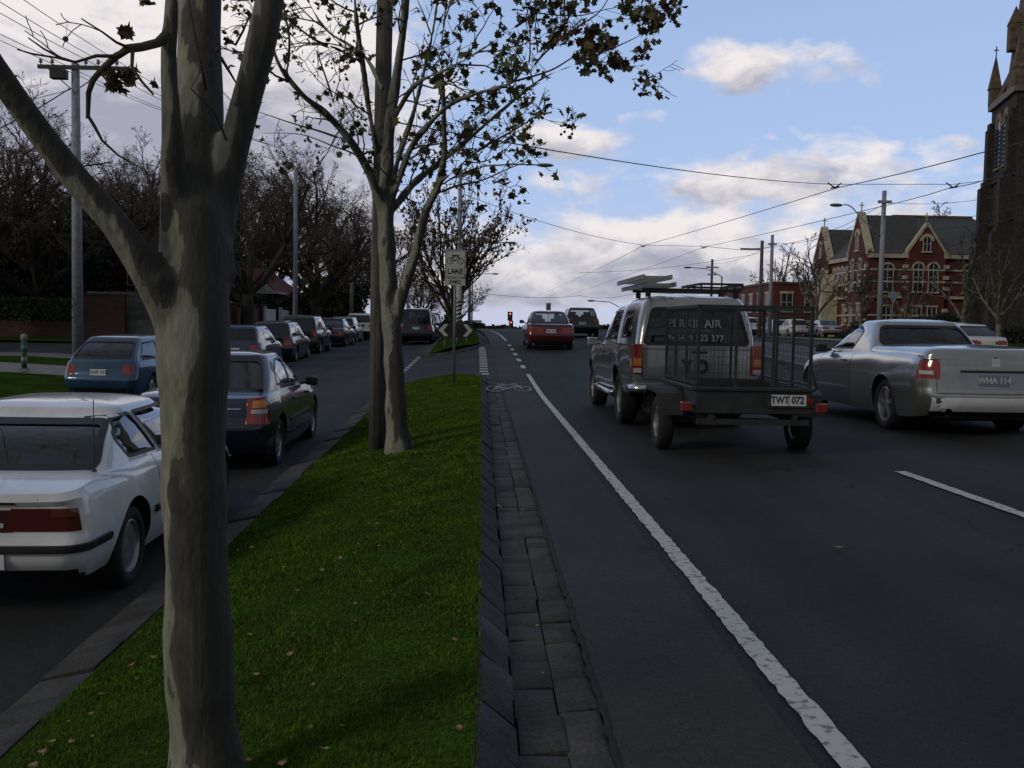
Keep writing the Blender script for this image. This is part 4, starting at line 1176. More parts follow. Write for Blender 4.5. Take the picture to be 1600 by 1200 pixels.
hil, HB = car('silver_pickup', 'silver dual-cab pickup with canopy and ladder rack towing the black cage trailer', 'pickup', gp(2.87, 12.95, z_right), S, P_SILV, heading=R(.5))
for sg in (-1, 1):
    m = MB(); m.box((.035, sg * .80, .965), (.07, .15, .40)); tl = m.build('tail_light', REDL, hil, bevel=.015)
    MB().box((-.003, sg * .80, .93), (.01, .11, .10)).build('indicator', AMBL, tl); MB().box((-.003, sg * .80, .815), (.01, .11, .06)).build('reverse_light', WHTL, tl)
m = MB(); m.tube([(.10, -.88, .58), (-.06, -.86, .58), (-.10, -.76, .58), (-.10, -.40, .58)], .055, 10); m.build('rear_bumper', CHROME, hil, smooth=True)
m = MB(); m.tube([(.10, .88, .58), (-.06, .86, .58), (-.10, .76, .58), (-.10, .40, .58)], .055, 10); m.build('rear_bumper', CHROME, hil, smooth=True)
m = MB(); m.box((-.06, 0, .56), (.12, .84, .12)); m.build('bumper_step', BLACK, hil, bevel=.02)
m = MB(); m.box((-.13, .02, .60), (.01, .40, .125)); pl = m.build('number_plate', PLATEW, hil)
put_text('UKR 377', .10, (-.136, .02, .60), (0, -1, 0), (0, 0, 1), PLATEI, pl, 'plate_lettering', bold=.002)
put_text('PERKIE AIR', .15, (.075, .04, 1.44), (0, -1, 0), (.26, 0, .96), mat('white_vinyl', (.42, .42, .42)), hil, 'canopy_lettering', bold=.002)
put_text('AIR CONDITIONING', .05, (.052, .04, 1.345), (0, -1, 0), (.26, 0, .96), mat('faded_vinyl', (.22, .22, .22)), hil, 'canopy_lettering')
put_text('Ph:0419 522 377', .115, (.035, .04, 1.25), (0, -1, 0), (.26, 0, .96), mat('white_vinyl', (.42, .42, .42)), hil, 'canopy_lettering', bold=.001)
for sg in (-1, 1):   # side steps
    MB().tube([(1.75, sg * .80, .42), (1.8, sg * .90, .40), (3.5, sg * .90, .40), (3.6, sg * .80, .42)], .04, 8).build('side_step', P_SILV, hil, smooth=True)
# roof rack
m = MB()
for x in (.45, 1.25):
    m.bar((x, -.68, 1.90), (x, .68, 1.90), .05, .04)
    for y in (-.6, .6): m.box((x, y, 1.85), (.08, .06, .10))
for x in (.25, 1.45): m.bar((x, -.62, 1.98), (x, -.08, 1.98), .03)
for y in (-.64, -.08):
    m.bar((.25, y, 1.98), (1.45, y, 1.98), .03)
    for x in (.25, .65, 1.05, 1.45): m.bar((x, y, 1.90), (x, y, 1.98), .02)
m.build('roof_rack', BLACK, hil)
def ladder(label, y0, z, xa, xb, w, m, grp=None):
    r = empty('ladder', hil.matrix_basis @ Vector((xa, y0, z)), 0, label, 'ladder', grp); r.rotation_euler = hil.rotation_euler
    L = xb - xa
    for s in (0, w): MB().bar((0, s, 0), (L, s, 0), .028, .06).build('rail', m, r)
    n = int(L / .28)
    for k in range(n): MB().bar((.12 + k * .28, 0, 0), (.12 + k * .28, w, 0), .035).build('rung', m, r)
ladder('aluminium ladder lying flat on the left of the pickup roof rack', .30, 1.96, .1, 2.4, .36, mat('aluminium', (.5, .5, .48), rough=.45, metal=.6))
ladder('second aluminium ladder stacked on the ladder on the left of the pickup roof', .40, 2.045, -.12, 2.2, .36, MATS['aluminium'])

# --- silver ute
S = dict(L=5.04, W=1.90, axles=[1.18, 4.18], wr=.335, ww=.23, rim=.235, wstyle='five', rr=(.26, .22, .06), gap=.05, flare=.03,
    sill=[(0, .30), (.6, .22), (4.4, .20), (5.04, .24)], shoulder=[(0, 1.02), (.4, 1.05), (1.6, 1.04), (2.4, 1.0), (3.6, .96), (4.4, .88), (5.04, .68)], crown=.03,
    rear=[(0, .14), (.1, .05), (.22, .0), (.36, .0), (.42, .02), (.9, .04), (1, .07)], front=[(0, .12), (.25, .02), (.5, 0), (.8, .08), (1, .22)],
    section=[(0, .93), (.1, .955), (.45, .995), (.6, 1.0), (.8, .985), (.93, .95), (1, .90)],
    cabins=[dict(name='tonneau_lid', z=(.98, 1.13), rear=[(.98, .05), (1.08, .06), (1.13, .10)], front=[(.98, 2.05), (1.13, 2.05)], half=[(.98, .875), (1.05, .86), (1.11, .80), (1.13, .76)], tap=(.03, .0), opaque=True),
            dict(name='cabin', z=(.93, 1.47), rear=[(.93, 1.78), (1.14, 1.92), (1.42, 2.18)], front=[(.93, 4.0), (1.1, 3.7), (1.42, 3.0)], half=[(.93, .86), (1.1, .80), (1.38, .66), (1.47, .60)], tap=(.05, .09),
                 side=[([(2.62, 1.06), (3.62, 1.04), (3.0, 1.39), (2.68, 1.385), (2.5, 1.30)], 1)], rearw=[(-.67, 1.14), (.67, 1.14), (.56, 1.39), (-.56, 1.39)],
                 frontw=[(-.72, 1.05), (.72, 1.05), (.58, 1.39), (-.58, 1.39)], seats=[(2.55, (-.38, .38))])],
    glass=glass('ute_glass', (.09, .10, .11)),
    items=[('wrap', 'tail_light', .74, .965, .72, .24, REDL, .008, .02), ('rear', 'reverse_light', [(.76, .79), (.88, .79), (.88, .835), (.76, .835)], WHTL, .014, .006, True),
           ('rseam', 'tailgate_seam', [(-.72, 1.03), (-.72, .56), (.72, .56), (.72, 1.03)]), ('rear', 'plate_recess', [(-.42, .62), (.42, .62), (.42, .82), (-.42, .82)], P_SILVB, .006, .01, False),
           ('rear', 'recess_lip', [(-.44, .82), (.44, .82), (.44, .85), (-.44, .85)], BLACK, .008, .02, False),
           ('rear', 'bumper_panel', [(-.76, .34), (.76, .34), (.77, .50), (-.77, .50)], P_WHITE, .012, .02, False),
           ('plate', 0.02, .725, 'WHA 114', .372, .134, mat('plate_navy', (.20, .21, .30)), PLATEW), ('rear', 'badge', [(-.05, .90), (.05, .90), (.05, 1.0), (-.05, 1.0)], CHROME, .006, .008, False),
           ('rear', 'lid_lock', [(-.02, 1.00), (.02, 1.00), (.02, 1.03), (-.02, 1.03)], BLACK, .012, .012, False), ('rear', 'badge', [(-.66, .60), (-.60, .60), (-.60, .615), (-.66, .615)], BLACK, .004, .003, False),
           ('seam', 'door_seam', [(2.42, 1.0), (2.38, .6), (2.5, .28)]), ('seam', 'door_seam', [(3.72, .95), (3.74, .28)]), ('handle', (2.68,), .88), ('mirror', 3.5, 1.0, BLACK),
           ('tip', (-.62, .62), -.06, .33, .05)] + std_front(.58, .70, .95))
S['hmat'] = P_SILV
ute, UB = car('silver_ute', 'silver utility with hard tonneau lid and twin exhausts in the right lane', 'ute', gp(6.40, 12.0, z_right), S, P_SILV, heading=R(0))

# --- parked cars beyond the tram tracks
g3 = 'cars parked beyond the tram tracks'
far = [((1545, 530), 38.0, 'sedan', P_WHITE, 'white sedan with lit red tail light at the right edge beyond the silver ute', 'white_sedan', 0),
       ((1502, 526), 44.0, 'hatch', P_SILV, 'silver hatchback seen over the cabin of the silver ute by the church', 'silver_hatchback', 0),
       ((1170, 528), 84.0, 'suv', P_WHITE, 'white wagon behind the canopy edge of the silver pickup', 'white_wagon', 0),
       ((1222, 528), 88.0, 'hatch', paint('pale_green', (.30, .50, .47)), 'pale green hatchback behind the cage trailer', 'green_hatchback', 0),
       ((1250, 528), 83.0, 'hatch', P_WHITE, 'white hatchback behind the right post of the cage trailer', 'white_hatchback', 0),
       ((1300, 528), 80.0, 'sedan', P_SILVB, 'pale silver sedan between cage trailer and silver ute', 'silver_sedan', 0)]
for (px, py), D, k, pm, lab, nm, hd in far:
    p = P(px, py, D); S = spec_sedan() if k == 'sedan' else spec_suv(H=1.6) if k == 'suv' else spec_hatch()
    S['glass'] = BRIGHTG
    X = p.x - bend(D)
    car(nm, lab, 'car', gp(X if D > 52 else min(X, 22.4), D, z_right, .135 if X > 23.5 and X < 27 and D > 52 else .155 if D > 52 and X >= 27 else 0), S, pm, group=g3, detail=1)

# --- caged trailer
tr = empty('cage_trailer', gp(2.90, 10.32, z_right), math.pi / 2, 'black box trailer with tall wire mesh cage hitched behind the silver pickup', 'trailer')
TB = mat('trailer_paint', (.016, .018, .019), rough=.55, col2=(.03, .032, .033), nscale=8, bump=.15)
MESHM = mat('cage_wire', (.03, .034, .05), rough=.5)
m = MB()
for (c, d) in (((.02, 0, .62), (.035, 1.24, .26)), ((1.80, 0, .62), (.035, 1.24, .26)), ((.91, -.61, .62), (1.80, .035, .26)), ((.91, .61, .62), (1.80, .035, .26)), ((.91, 0, .50), (1.80, 1.22, .03))): m.box(c, d)
for y in (-.64, .64): m.bar((.0, y, .75), (1.84, y, .75), .05, .035)
for x in (.0, 1.84): m.bar((x, -.64, .75), (x, .64, .75), .05, .035)
m.build('tub', TB, tr, bevel=.004)
m = MB(); 
for y in (-.45, .45): m.bar((.0, y, .44), (1.9, y, .44), .05, .08)
m.bar((.95, -.78, .33), (.95, .78, .33), .05); m.bar((0.03, -.6, .40), (.03, .6, .40), .05, .06)
m.bar((1.8, -.45, .44), (2.55, 0, .46), .05, .07); m.bar((1.8, .45, .44), (2.55, 0, .46), .05, .07); m.build('chassis', TB, tr)
for s in (-1, 1):
    add_wheel(tr, .95, s * .79, .30, .17, .18, 'five', s)
    m = MB(); pr = []   # squared mudguard
    gpts = [(.50, .42), (.56, .66), (.66, .71), (1.24, .71), (1.36, .66), (1.44, .42)]
    for a, b in zip(gpts, gpts[1:]):
        m.add([(a[0], s * .64, a[1]), (b[0], s * .64, b[1]), (b[0], s * .93, b[1]), (a[0], s * .93, a[1])], [(0, 1, 2, 3)])
        m.add([(a[0], s * .93, a[1]), (b[0], s * .93, b[1]), (b[0], s * .93, b[1] - .05), (a[0], s * .93, a[1] - .05)], [(0, 1, 2, 3)])
    m.build('mudguard', TB, tr, fix=False)
    MB().box((-.01, s * .72, .56), (.05, .12, .10)).build('tail_light', mat('trailer_lamp', (.26, .022, .012), rough=.2, coat=.8), tr, bevel=.01)
    MB().bar((.03, s * .6, .56), (.03, s * .74, .56), .03).build('lamp_bracket', TB, tr)
m = MB(); m.box((-.02, -.36, .635), (.012, .46, .145)); pb = m.build('plate_holder', TB, tr)
m = MB(); m.box((-.030, -.27, .64), (.006, .18, .115)); m.box((-.030, -.46, .64), (.006, .18, .115)); pl = m.build('number_plate', PLATEW, tr)
put_text('TWT', .105, (-.0345, -.27, .64), (0, -1, 0), (0, 0, 1), PLATEI, pl, 'plate_lettering', bold=.003, sx=.8)
put_text('072', .105, (-.0345, -.46, .64), (0, -1, 0), (0, 0, 1), PLATEI, pl, 'plate_lettering', bold=.003, sx=.85)
MB().lathe([(.001, -.04), (.035, -.04), (.035, -.03)], 14, 'X', (0, -.585, .64)).build('reflector', REDL, tr)
# cage frame: open box of square tube
m = MB(); zt = 1.62; t = .034
for x in (.02, 1.80):
    for y in (-.60, .60): m.bar((x, y, .75), (x, y, zt), t)
    m.bar((x, -.60, zt), (x, .60, zt), t)
    for y in (-.2, .2): m.bar((x, y, .75), (x, y, zt), t * .8)
for y in (-.60, .60):
    m.bar((.02, y, zt), (1.80, y, zt), t); m.bar((.02, y, .80), (1.80, y, .80), t)
    for x in (.62, 1.22): m.bar((x, y, .75), (x, y, zt), t * .8)
m.build('cage_frame', TB, tr)
m = MB(); w = .0055
for x, ys in ((1.80, (-.6, .6)), (.02, (-.6, -.6))):
    if ys[0] == ys[1]: continue
    for k in range(1, 24): y = -.6 + k * .05; m.bar((x, y, .77), (x, y, zt), .0038)
    for k in range(0, 8): m.bar((x, -.6, .84 + k * .1), (x, .6, .84 + k * .1), .0038)
for y in (-.60, .60):
    for k in range(1, 36): x = .02 + k * .05; m.bar((x, y, .77), (x, y, zt), .0038)
    for k in range(0, 8): m.bar((.02, y, .84 + k * .1), (1.8, y, .84 + k * .1), .0038)
m.build('cage_mesh', MESHM, tr)
put_text('Y', .22, (-.001 + .02, .40, 0), (0, -1, 0), (0, 0, 1), BLACK, None, 'tmp')
bpy.data.objects.remove(bpy.data.objects['tmp'])
for ch, y in (('Y', .13), ('O', -.07)):   # black letters on the pickup tailgate
    o = put_text(ch, .235, (.020, y, .865), (0, -1, 0), (0, 0, 1), BLACK, hil, 'tailgate_lettering', .004, bold=.014, sx=.85)

# --- driver of the burgundy sedan
def seated(loc, rz, label, shirt, hair):
    me = bpy.data.meshes.new('person')
    J = [(0, 0, 0), (-.03, 0, .22), (-.06, 0, .44), (-.06, 0, .53), (-.05, 0, .60), (-.05, 0, .72), (-.05, .19, .43), (-.05, -.19, .43), (.05, .24, .18), (.05, -.24, .18), (.30, .18, .26), (.30, -.18, .26), (.30, .10, .0), (.30, -.10, .0), (.55, .12, -.02), (.55, -.12, -.02)]
    E = [(0, 1), (1, 2), (2, 3), (3, 4), (4, 5), (2, 6), (2, 7), (6, 8), (7, 9), (8, 10), (9, 11), (0, 12), (0, 13), (12, 14), (13, 15)]
    rad = [.15, .15, .13, .055, .08, .085, .075, .075, .045, .045, .035, .035, .08, .08, .07, .07]
    me.from_pydata(J, E, []); o = bpy.data.objects.new('person', me); COL.objects.link(o)
    md = o.modifiers.new('s', 'SKIN')
    for i, v in enumerate(me.skin_vertices[0].data if me.skin_vertices else []): v.radius = (rad[i], rad[i])
    if not me.skin_vertices:
        bm = bmesh.new(); bm.from_mesh(me); ly = bm.verts.layers.skin.verify()
        for i, v in enumerate(bm.verts): v[ly].radius = (rad[i], rad[i]); v[ly].use_root = (i == 0)
        bm.to_mesh(me); bm.free()
    o.modifiers.new('u', 'SUBSURF').levels = 1
    dg = bpy.context.evaluated_depsgraph_get(); dg.update()
    m2 = bpy.data.meshes.new_from_object(o.evaluated_get(dg)); o.modifiers.clear(); o.data = m2
    sk = mat('skin', (.42, .25, .18), rough=.6); m2.materials.append(shirt); m2.materials.append(sk)
    for p in m2.polygons:
        if p.center.z > .50: p.material_index = 1
    m2.shade_smooth()
    h = MB().sphere((-.065, 0, .69), .105, 10, (1.02, .92, .98)).build('hair', hair, o, smooth=True)
    MB().box((.035, 0, .655), (.03, .025, .04)).build('nose', sk, o, bevel=.008)
    o.location = loc; o.rotation_euler = (0, 0, rz)
    tag(o, label, 'person'); return o
seated(red_root.matrix_basis @ Vector((2.55, -.38, .58)), math.pi / 2, 'driver in dark clothes seated behind the wheel of the burgundy sedan', mat('dark_shirt', (.04, .04, .05)), mat('dark_hair', (.02, .016, .012), rough=.8))
# ------------------------------------------------------------------ street furniture
POLEG = mat('pole_concrete', (.30, .32, .36), rough=.7, col2=(.22, .23, .26), nscale=5, fine=(20, .15))
WOOD = mat('pole_wood', (.13, .125, .115), rough=.9, col2=(.055, .05, .045), nscale=5, stretch=(4, 4, .25), bump=.5, bscale=14, fine=(30, .3))
WIRE = mat('wire', (.02, .022, .03), rough=.6)
DGREY = mat('lamp_grey', (.16, .17, .18), rough=.5, metal=.3)
GALV = mat('sign_post', (.20, .21, .21), rough=.5, metal=.3, col2=(.13, .14, .14), nscale=7)
def above(b, H): return Vector((b.x, b.y, b.z + H))

# wooden pole behind the second tree
b = gp(-1.24, 12.0, z_verge)
wp = empty('wooden_pole', b, 0, 'tall weathered wooden pole standing right behind the second plane tree', 'pole')
m = MB(); m.tube([(0, 0, -.1), (.0, 0, 2), (.05, .0, 6), (.12, 0, 11)], [.105, .10, .095, .085], 16); m.build('post', WOOD, wp, smooth=True)
MB().lathe([(.112, 3.02), (.116, 3.03), (.116, 3.08), (.112, 3.09)], 20, 'Z', (.02, 0, 0)).build('pole_band', STEEL, wp)
WOODTOP = b + Vector((.05, 0, 3.95))

# bike lane sign
b = gp(-.58, 21.7, z_verge)
sg = empty('bike_lane_sign', b, 0, 'BIKE LANE END sign on a grey post at the tip of the grass verge', 'sign')
m = MB(); m.tube([(0, 0, -.1), (.0, 0, 2.93)], .033, 12); m.build('post', GALV, sg, smooth=True)
def round_rect(w, h, r, n=6):
    out = []
    for cx, cy, a0 in ((w / 2 - r, h / 2 - r, 0), (-w / 2 + r, h / 2 - r, 90), (-w / 2 + r, -h / 2 + r, 180), (w / 2 - r, -h / 2 + r, 270)):
        for k in range(n + 1): a = R(a0 + 90 * k / n); out.append((cx + r * math.cos(a), cy + r * math.sin(a)))
    return out
SIGNW = mat('sign_white', (.50, .51, .47), rough=.45, col2=(.42, .43, .40), nscale=3); SIGNK = mat('sign_black', (.012, .012, .013), rough=.5)
def panel(name, w, h, z, par, m, y=-.045, r=.03, th=.004):
    mb = MB(); mb.prism([(x, q + z) for x, q in round_rect(w, h, r)], y, y + th, 'XZ'); return mb.build(name, m, par)
zc = 2.62
pl = panel('sign_plate', .45, .60, zc, sg, SIGNW)
mb = MB(); A = round_rect(.425, .575, .025); Bq = round_rect(.405, .555, .02); n = len(A)
mb.add([(x, -.0475, z + zc) for x, z in A] + [(x, -.0475, z + zc) for x, z in Bq], [(i, (i + 1) % n, n + (i + 1) % n, n + i) for i in range(n)])
mb.build('sign_border', SIGNK, pl, fix=False)
mb = MB(); bike_mesh(mb, lambda u, v: Vector((u * .37, -.0478, zc + .10 + v * .37)), .036); mb.build('bicycle_symbol', SIGNK, pl, fix=False)
put_text('LANE', .165, (0, -.0478, zc - .17), (1, 0, 0), (0, 0, 1), SIGNK, pl, 'sign_lettering', .0004, bold=.004, spacing=1.1, sx=.80)
pl = panel('end_plate', .45, .15, 2.225, sg, SIGNW, r=.012)
put_text('END', .115, (0, -.0478, 2.225), (1, 0, 0), (0, 0, 1), SIGNK, pl, 'sign_lettering', .0004, bold=.002, spacing=1.15)
for z in (2.45, 2.8, 2.23): MB().box((0, -.03, z), (.09, .03, .025)).build('clamp', GALV, sg)

# hazard board with two chevrons on the nose of the second verge
p = P(712, 516, 40.6); b = Vector((p.x, p.y, z_verge(-1, 40.6) + .05))
hb = empty('hazard_board', b, 0, 'black hazard board with two white chevrons on the nose of the second verge', 'sign')
zz = p.z - b.z
mb = MB(); mb.box((0, 0, zz), (1.42, .02, .56)); hp = mb.build('board', SIGNK, hb)
for s in (-1, 1):
    q = [(s * .70, 0), (s * .46, .25), (s * .30, .25), (s * .50, 0), (s * .30, -.25), (s * .46, -.25)]
    mb = MB(); mb.add([(x, -.013, zz + z) for x, z in q], [(0, 1, 2, 3), (0, 3, 4, 5)]); mb.build('chevron', SIGNW, hp, fix=False)
    MB().tube([(s * .45, .03, -.1), (s * .45, .03, zz + .2)], .025, 8).build('leg', GALV, hb)

# tall poles with lamp arms along the verge
def lamp_pole(px, D, top, label, arm=3.2, stripes=False, base_z=None, r=.12, group='lamp poles along the verges', side=1, zf=z_verge):
    pb = P(px, 515, D); b = Vector((pb.x, D, zf(-1.1, D) if base_z is None else base_z))
    o = empty('lamp_pole', b, 0, label, 'lamp pole', group)
    MB().tube([(0, 0, -.1), (0, 0, top)], [r, r * .55], 14).build('post', POLEG, o, smooth=True)
    a = MB(); a.tube([(0, 0, top - .5), (side * arm * .3, 0, top + .02), (side * arm * .7, 0, top + .12), (side * arm, 0, top + .12)], [.045, .04, .035, .03], 8); a.build('lamp_arm', POLEG, o, smooth=True)
    h = MB(); h.sphere((side * (arm + .3), 0, top + .11), .2, 8, (1.9, .75, .42)); h.build('lamp_head', DGREY, o, smooth=True)
    if stripes:
        st = MB(); n = 16
        for k in range(10):
            vs = []
            for i in range(n + 1):
                a_ = math.pi * 2 * i / n; z0 = .55 + k * .17 + .28 * i / n
                rr = r * (1 - .45 * z0 / top) + .006
                vs += [(rr * math.cos(a_), rr * math.sin(a_), z0), (rr * math.cos(a_), rr * math.sin(a_), z0 + .08)]
            st.add(vs, [(2 * i, 2 * i + 1, 2 * i + 3, 2 * i + 2) for i in range(n)])
        st.build('stripe_wrap', SIGNK, o, fix=False)
        MB().lathe([(r * .93, .5), (r * .93, 2.6)], 16, 'Z').build('reflective_sleeve', mat('sleeve_white', (.6, .6, .6)), o, smooth=True)
        f = MB(); f.box((-.28, 0, 5.75), (.34, .25, .16), Matrix.Rotation(R(12), 3, 'Y')); f.bar((0, 0, 5.7), (-.2, 0, 5.72), .04); f.build('flood_light', BLACK, o, bevel=.03)
    return o
lamp_pole(716, 42.5, 7.6, 'tall grey pole with spiral striped sleeve behind the hazard board', 3.3, True, r=.135)
lamp_pole(733, 70, 6.2, 'grey lamp pole beyond the shrub on the second verge', 2.6)
lamp_pole(737, 100, 5.5, 'thin lamp pole above the white truck near the crest', 2.0, r=.09)

# left poles
def street_pole(px, D, H, r0, r1, zb, label, name='street_pole'):
    pb = P(px, 500, D); o = empty(name, (pb.x, D, zb), 0, label, 'pole')
    MB().tube([(0, 0, -.1), (0, 0, H)], [r0, r1], 16).build('post', POLEG, o, smooth=True)
    return o
pb = P(122, 555, 36.0)
pp = empty('power_pole', (pb.x, 36.0, z_far_left(-15, 36)), 0, 'pale concrete power pole with crossarm and dark box at the side street corner', 'power pole')
PH = P(130, 100, 36).z - pp.location.z
MB().tube([(0, 0, -.1), (0, 0, PH)], [.20, .135], 18).build('post', POLEG, pp, smooth=True)
MB().box((.30, -.14, PH - .16), (3.1, .11, .13)).build('crossarm', mat('grey_timber', (.09, .085, .07), rough=.9), pp)
MB().box((-.52, -.14, PH - .42), (.56, .3, .32)).build('switch_box', BLACK, pp, bevel=.02)
ins = []
for x in (-1.15, -.75, .42, .85, 1.5):
    MB().lathe([(.02, 0), (.02, .08), (.06, .08), (.07, .12), (.05, .15), (.06, .17), (.04, .22), (.001, .23)], 10, 'Z', (x, -.14, PH - .10)).build('insulator', mat('porcelain', (.25, .26, .27), rough=.3), pp, smooth=True)
    ins.append(pp.location + Vector((x, -.14, PH + .12)))
MB().bar((-.9, -.12, PH - .22), (0, -.14, PH - 1.0), .03, .04).build('brace', STEEL, pp); MB().bar((1.1, -.12, PH - .22), (0, -.14, PH - 1.0), .03, .04).build('brace', STEEL, pp)
g = MB(); rnd = random.Random(5)
pts = [(-.06 + rnd.uniform(-.07, .07), -.185 - .006, 1.0 + k * .07 + rnd.uniform(-.05, .05)) for k in range(14)]
for a, c in zip(pts, pts[1:]): g.bar(a, c, .02, .012)
g.build('scrawl', mat('scrawl_ink', (.015, .015, .02)), pp)
street_pole(461, 49.0, 8.6, .125, .09, z_far_left(-9.3, 49), 'slim grey pole rising from the row of cars into the elm branches')
street_pole(549, 71.0, 8.0, .13, .10, z_far_left(-9.3, 71), 'slim grey pole beside the red hatchback far down the side street')
street_pole(637, 108.0, 7.0, .12, .10, .9, 'thin distant pole with short crossbar above the verge row of cars')

def wire(label, pts, r=.011, sag=None, grp=None, name='overhead_wire'):
    """pts are world points; straight pieces, each with a little sag"""
    q = []
    for i in range(len(pts) - 1):
        a, c = Vector(pts[i]), Vector(pts[i + 1]); L = (c - a).length; s = (sag if sag is not None else L * .008); n = max(3, min(16, int(L / 2)))
        for k in range(n): t = k / n; v = a.lerp(c, t); v.z -= s * 4 * t * (1 - t); q.append(v)
    q.append(Vector(pts[-1]))
    o = MB().tube(q, r, 5, cap=False).build(name, WIRE, None, smooth=True); tag(o, label, 'wire', grp); return o
# power lines at upper left
nxt = [P(462 + 8 * k, 225 + 5 * k, 85) for k in range(5)]
names = ['outermost left', 'second from left', 'middle', 'fourth from left', 'rightmost']
for k, a in enumerate(ins):
    d = (a - nxt[k]); far = a + Vector((-1.2 + .5 * k, -30, .2))
    wire('power line from the %s insulator of the corner power pole towards the viewer' % names[k], [far, a], .012, .5, 'power lines on the corner pole')
    wire('power line from the %s insulator of the corner power pole to the elms' % names[k], [a, nxt[k]], .012, .7, 'power lines on the corner pole')
wire('thick service cable running down left from below the crossarm', [pp.location + Vector((-.1, -.2, PH - .9)), P(-60, 225, 33)], .022, .15)
wire('thin service cable running level left from below the crossarm', [pp.location + Vector((-.1, -.2, PH - .95)), P(-60, 160, 36)], .012, .2)

# tram wires
def cwire(lab, X, seq):
    return wire(lab, [P(px, py, D) for px, py, D in seq], .012, .03, 'tram contact wires')
cwire('near tram contact wire sweeping from the church towards the crest', 10.4, [(1720, 185, 16.5), (1540, 237, 20.3), (1310, 293, 28.6), (1005, 384, 58), (918, 428, 90), (840, 462, 150)])
cwire('far tram contact wire passing below the near one and crossing the street pole', 13.7, [(1720, 238, 21.5), (1540, 281, 26.5), (1490, 292, 28.6), (1380, 322, 33.6), (1100, 386, 58), (985, 428, 90), (880, 464, 150)])
sp1 = [WOODTOP, P(820, 212, 17.5), P(1305, 288, 28.5), P(1490, 288, 28.5), P(1760, 250, 29.5)]
wire('long span wire from the wooden pole across the road to the church side', [sp1[0], sp1[2]], .009, .15); wire('level span wire between the two nearest tram hangers', [sp1[2], sp1[3]], .009, .0)
wire('span wire running right from the farther near hanger past the tower', [sp1[3], sp1[4]], .009, .05)
wire('second span wire from the left poles to the hanger over the middle of the road', [P(716, 300, 42.5), P(1005, 383, 58)], .012, .3)
wire('second span wire between the middle hangers', [P(1005, 383, 58), P(1100, 385, 58)], .012, 0); wire('second span wire rising right to the steel street pole', [P(1100, 385, 58), P(1380, 320, 54)], .013, 1.0)
wire('third span wire low over the road near the crest', [P(733, 455, 70), P(905, 462, 90), P(985, 460, 90), P(1206, 440, 82)], .016, .3)
wire('fourth span wire beyond the third near the crest', [P(905, 426, 90), P(1206, 392, 82)], .014, .4)
for i, (px, py, D) in enumerate(((1305, 288, 28.5), (1490, 288, 28.5), (1005, 383, 58), (1100, 385, 58))):
    a = P(px, py, D); mb = MB(); mb.bar(a + Vector((-.22, 0, .04)), a + Vector((0, 0, -.10)), .03); mb.bar(a + Vector((.18, 0, .04)), a + Vector((0, 0, -.10)), .03); mb.bar(a + Vector((-.12, 0, -.11)), a + Vector((.12, 0, -.07)), .05, .04)
    o = mb.build('wire_hanger', WIRE)
    tag(o, ['tram wire hanger above the road left of the steel pole', 'tram wire hanger close to the church tower', 'tram wire hanger over the middle of the road', 'tram wire hanger above the pickup roof rack'][i], 'hanger', 'tram wire hangers')
wire('power line from the steel street pole to the distant pole on its left', [P(1381, 330, 54), P(1207, 380, 80)], .014, .6)
wire('upper power line from the steel street pole towards the tower', [P(1384, 316, 54), P(1640, 290, 40)], .011, .35)
wire('middle power line from the steel street pole towards the tower', [P(1384, 344, 54), P(1640, 312, 40)], .011, .35)
wire('lower power line from the steel street pole towards the tower', [P(1384, 356, 54), P(1640, 328, 40)], .011, .35)
wire('power line between the two distant right-hand poles', [P(1207, 382, 80), P(1113, 412, 110)], .014, .4)

# poles on the right
def right_pole(px, ptop, D, label, r, m, arms, lean=0):
    a = P(px, ptop, D); zb = z_right(20, D) + .1; o = empty('street_pole', (a.x, D, zb), 0, label, 'pole'); H = a.z - zb
    MB().tube([(0, 0, -.1), (0, 0, H)], [r, r * .75], 14).build('post', m, o, smooth=True)
    for (z, w, x0) in arms: MB().box((x0, -.12, H - z), (w, .10, .16)).build('crossarm', POLEG, o)
    return o, H
o, H = right_pole(1382, 298, 54, 'steel street pole with short crossarm and lamp arm in front of the gabled red hall', .16, POLEG, [(.62, .75, 0)])
for z in (.95, 1.2, 1.45): MB().bar((-.05, -.15, H - z), (-.05, -.24, H - z), .06, .09).build('insulator', DGREY, o)
m = MB(); m.tube([(0, 0, H - 2.6), (-1.0, 0, H - 1.75), (-1.75, 0, H - .95), (-2.0, 0, H - .82), (-2.25, 0, H - .80)], .035, 8); m.build('lamp_arm', POLEG, o, smooth=True)
m = MB(); m.sphere((-2.65, 0, H - .84), .2, 8, (1.9, .8, .5)); m.build('lamp_head', DGREY, o, smooth=True)
o, H = right_pole(1207, 367, 80, 'pale steel pole with crossarm in front of the low red brick building', .17, POLEG, [(.75, .7, 0)])
o, H = right_pole(1191, 376, 78, 'dark wooden pole with a tram bracket arm beside the pale steel pole', .17, WOOD, [(.7, 1.7, -.9)])
o, H = right_pole(1113, 405, 110, 'distant pole with two crossarms above the pickup ladders', .17, WOOD, [(.9, 1.4, 0), (1.7, 1.0, 0)])
for px, py, D, lab in ((1076, 418, 105, 'distant street lamp on a thin curved arm above the pickup roof rack'), (925, 470, 110, 'small distant street lamp above the black hatchback')):
    a = P(px, py, D); zb = z_right(20, D); o = empty('street_lamp', (a.x + 3.6, D, zb), 0, lab, 'street lamp')
    MB().tube([(0, 0, 0), (0, 0, a.z - zb - .9)], .09, 8).build('post', POLEG, o); MB().tube([(0, 0, a.z - zb - .9), (-1.6, 0, a.z - zb - .1), (-3.3, 0, a.z - zb)], .05, 6).build('lamp_arm', POLEG, o)
    MB().sphere((-3.7, 0, a.z - zb), .22, 6, (2, .8, .5)).build('lamp_head', DGREY, o)

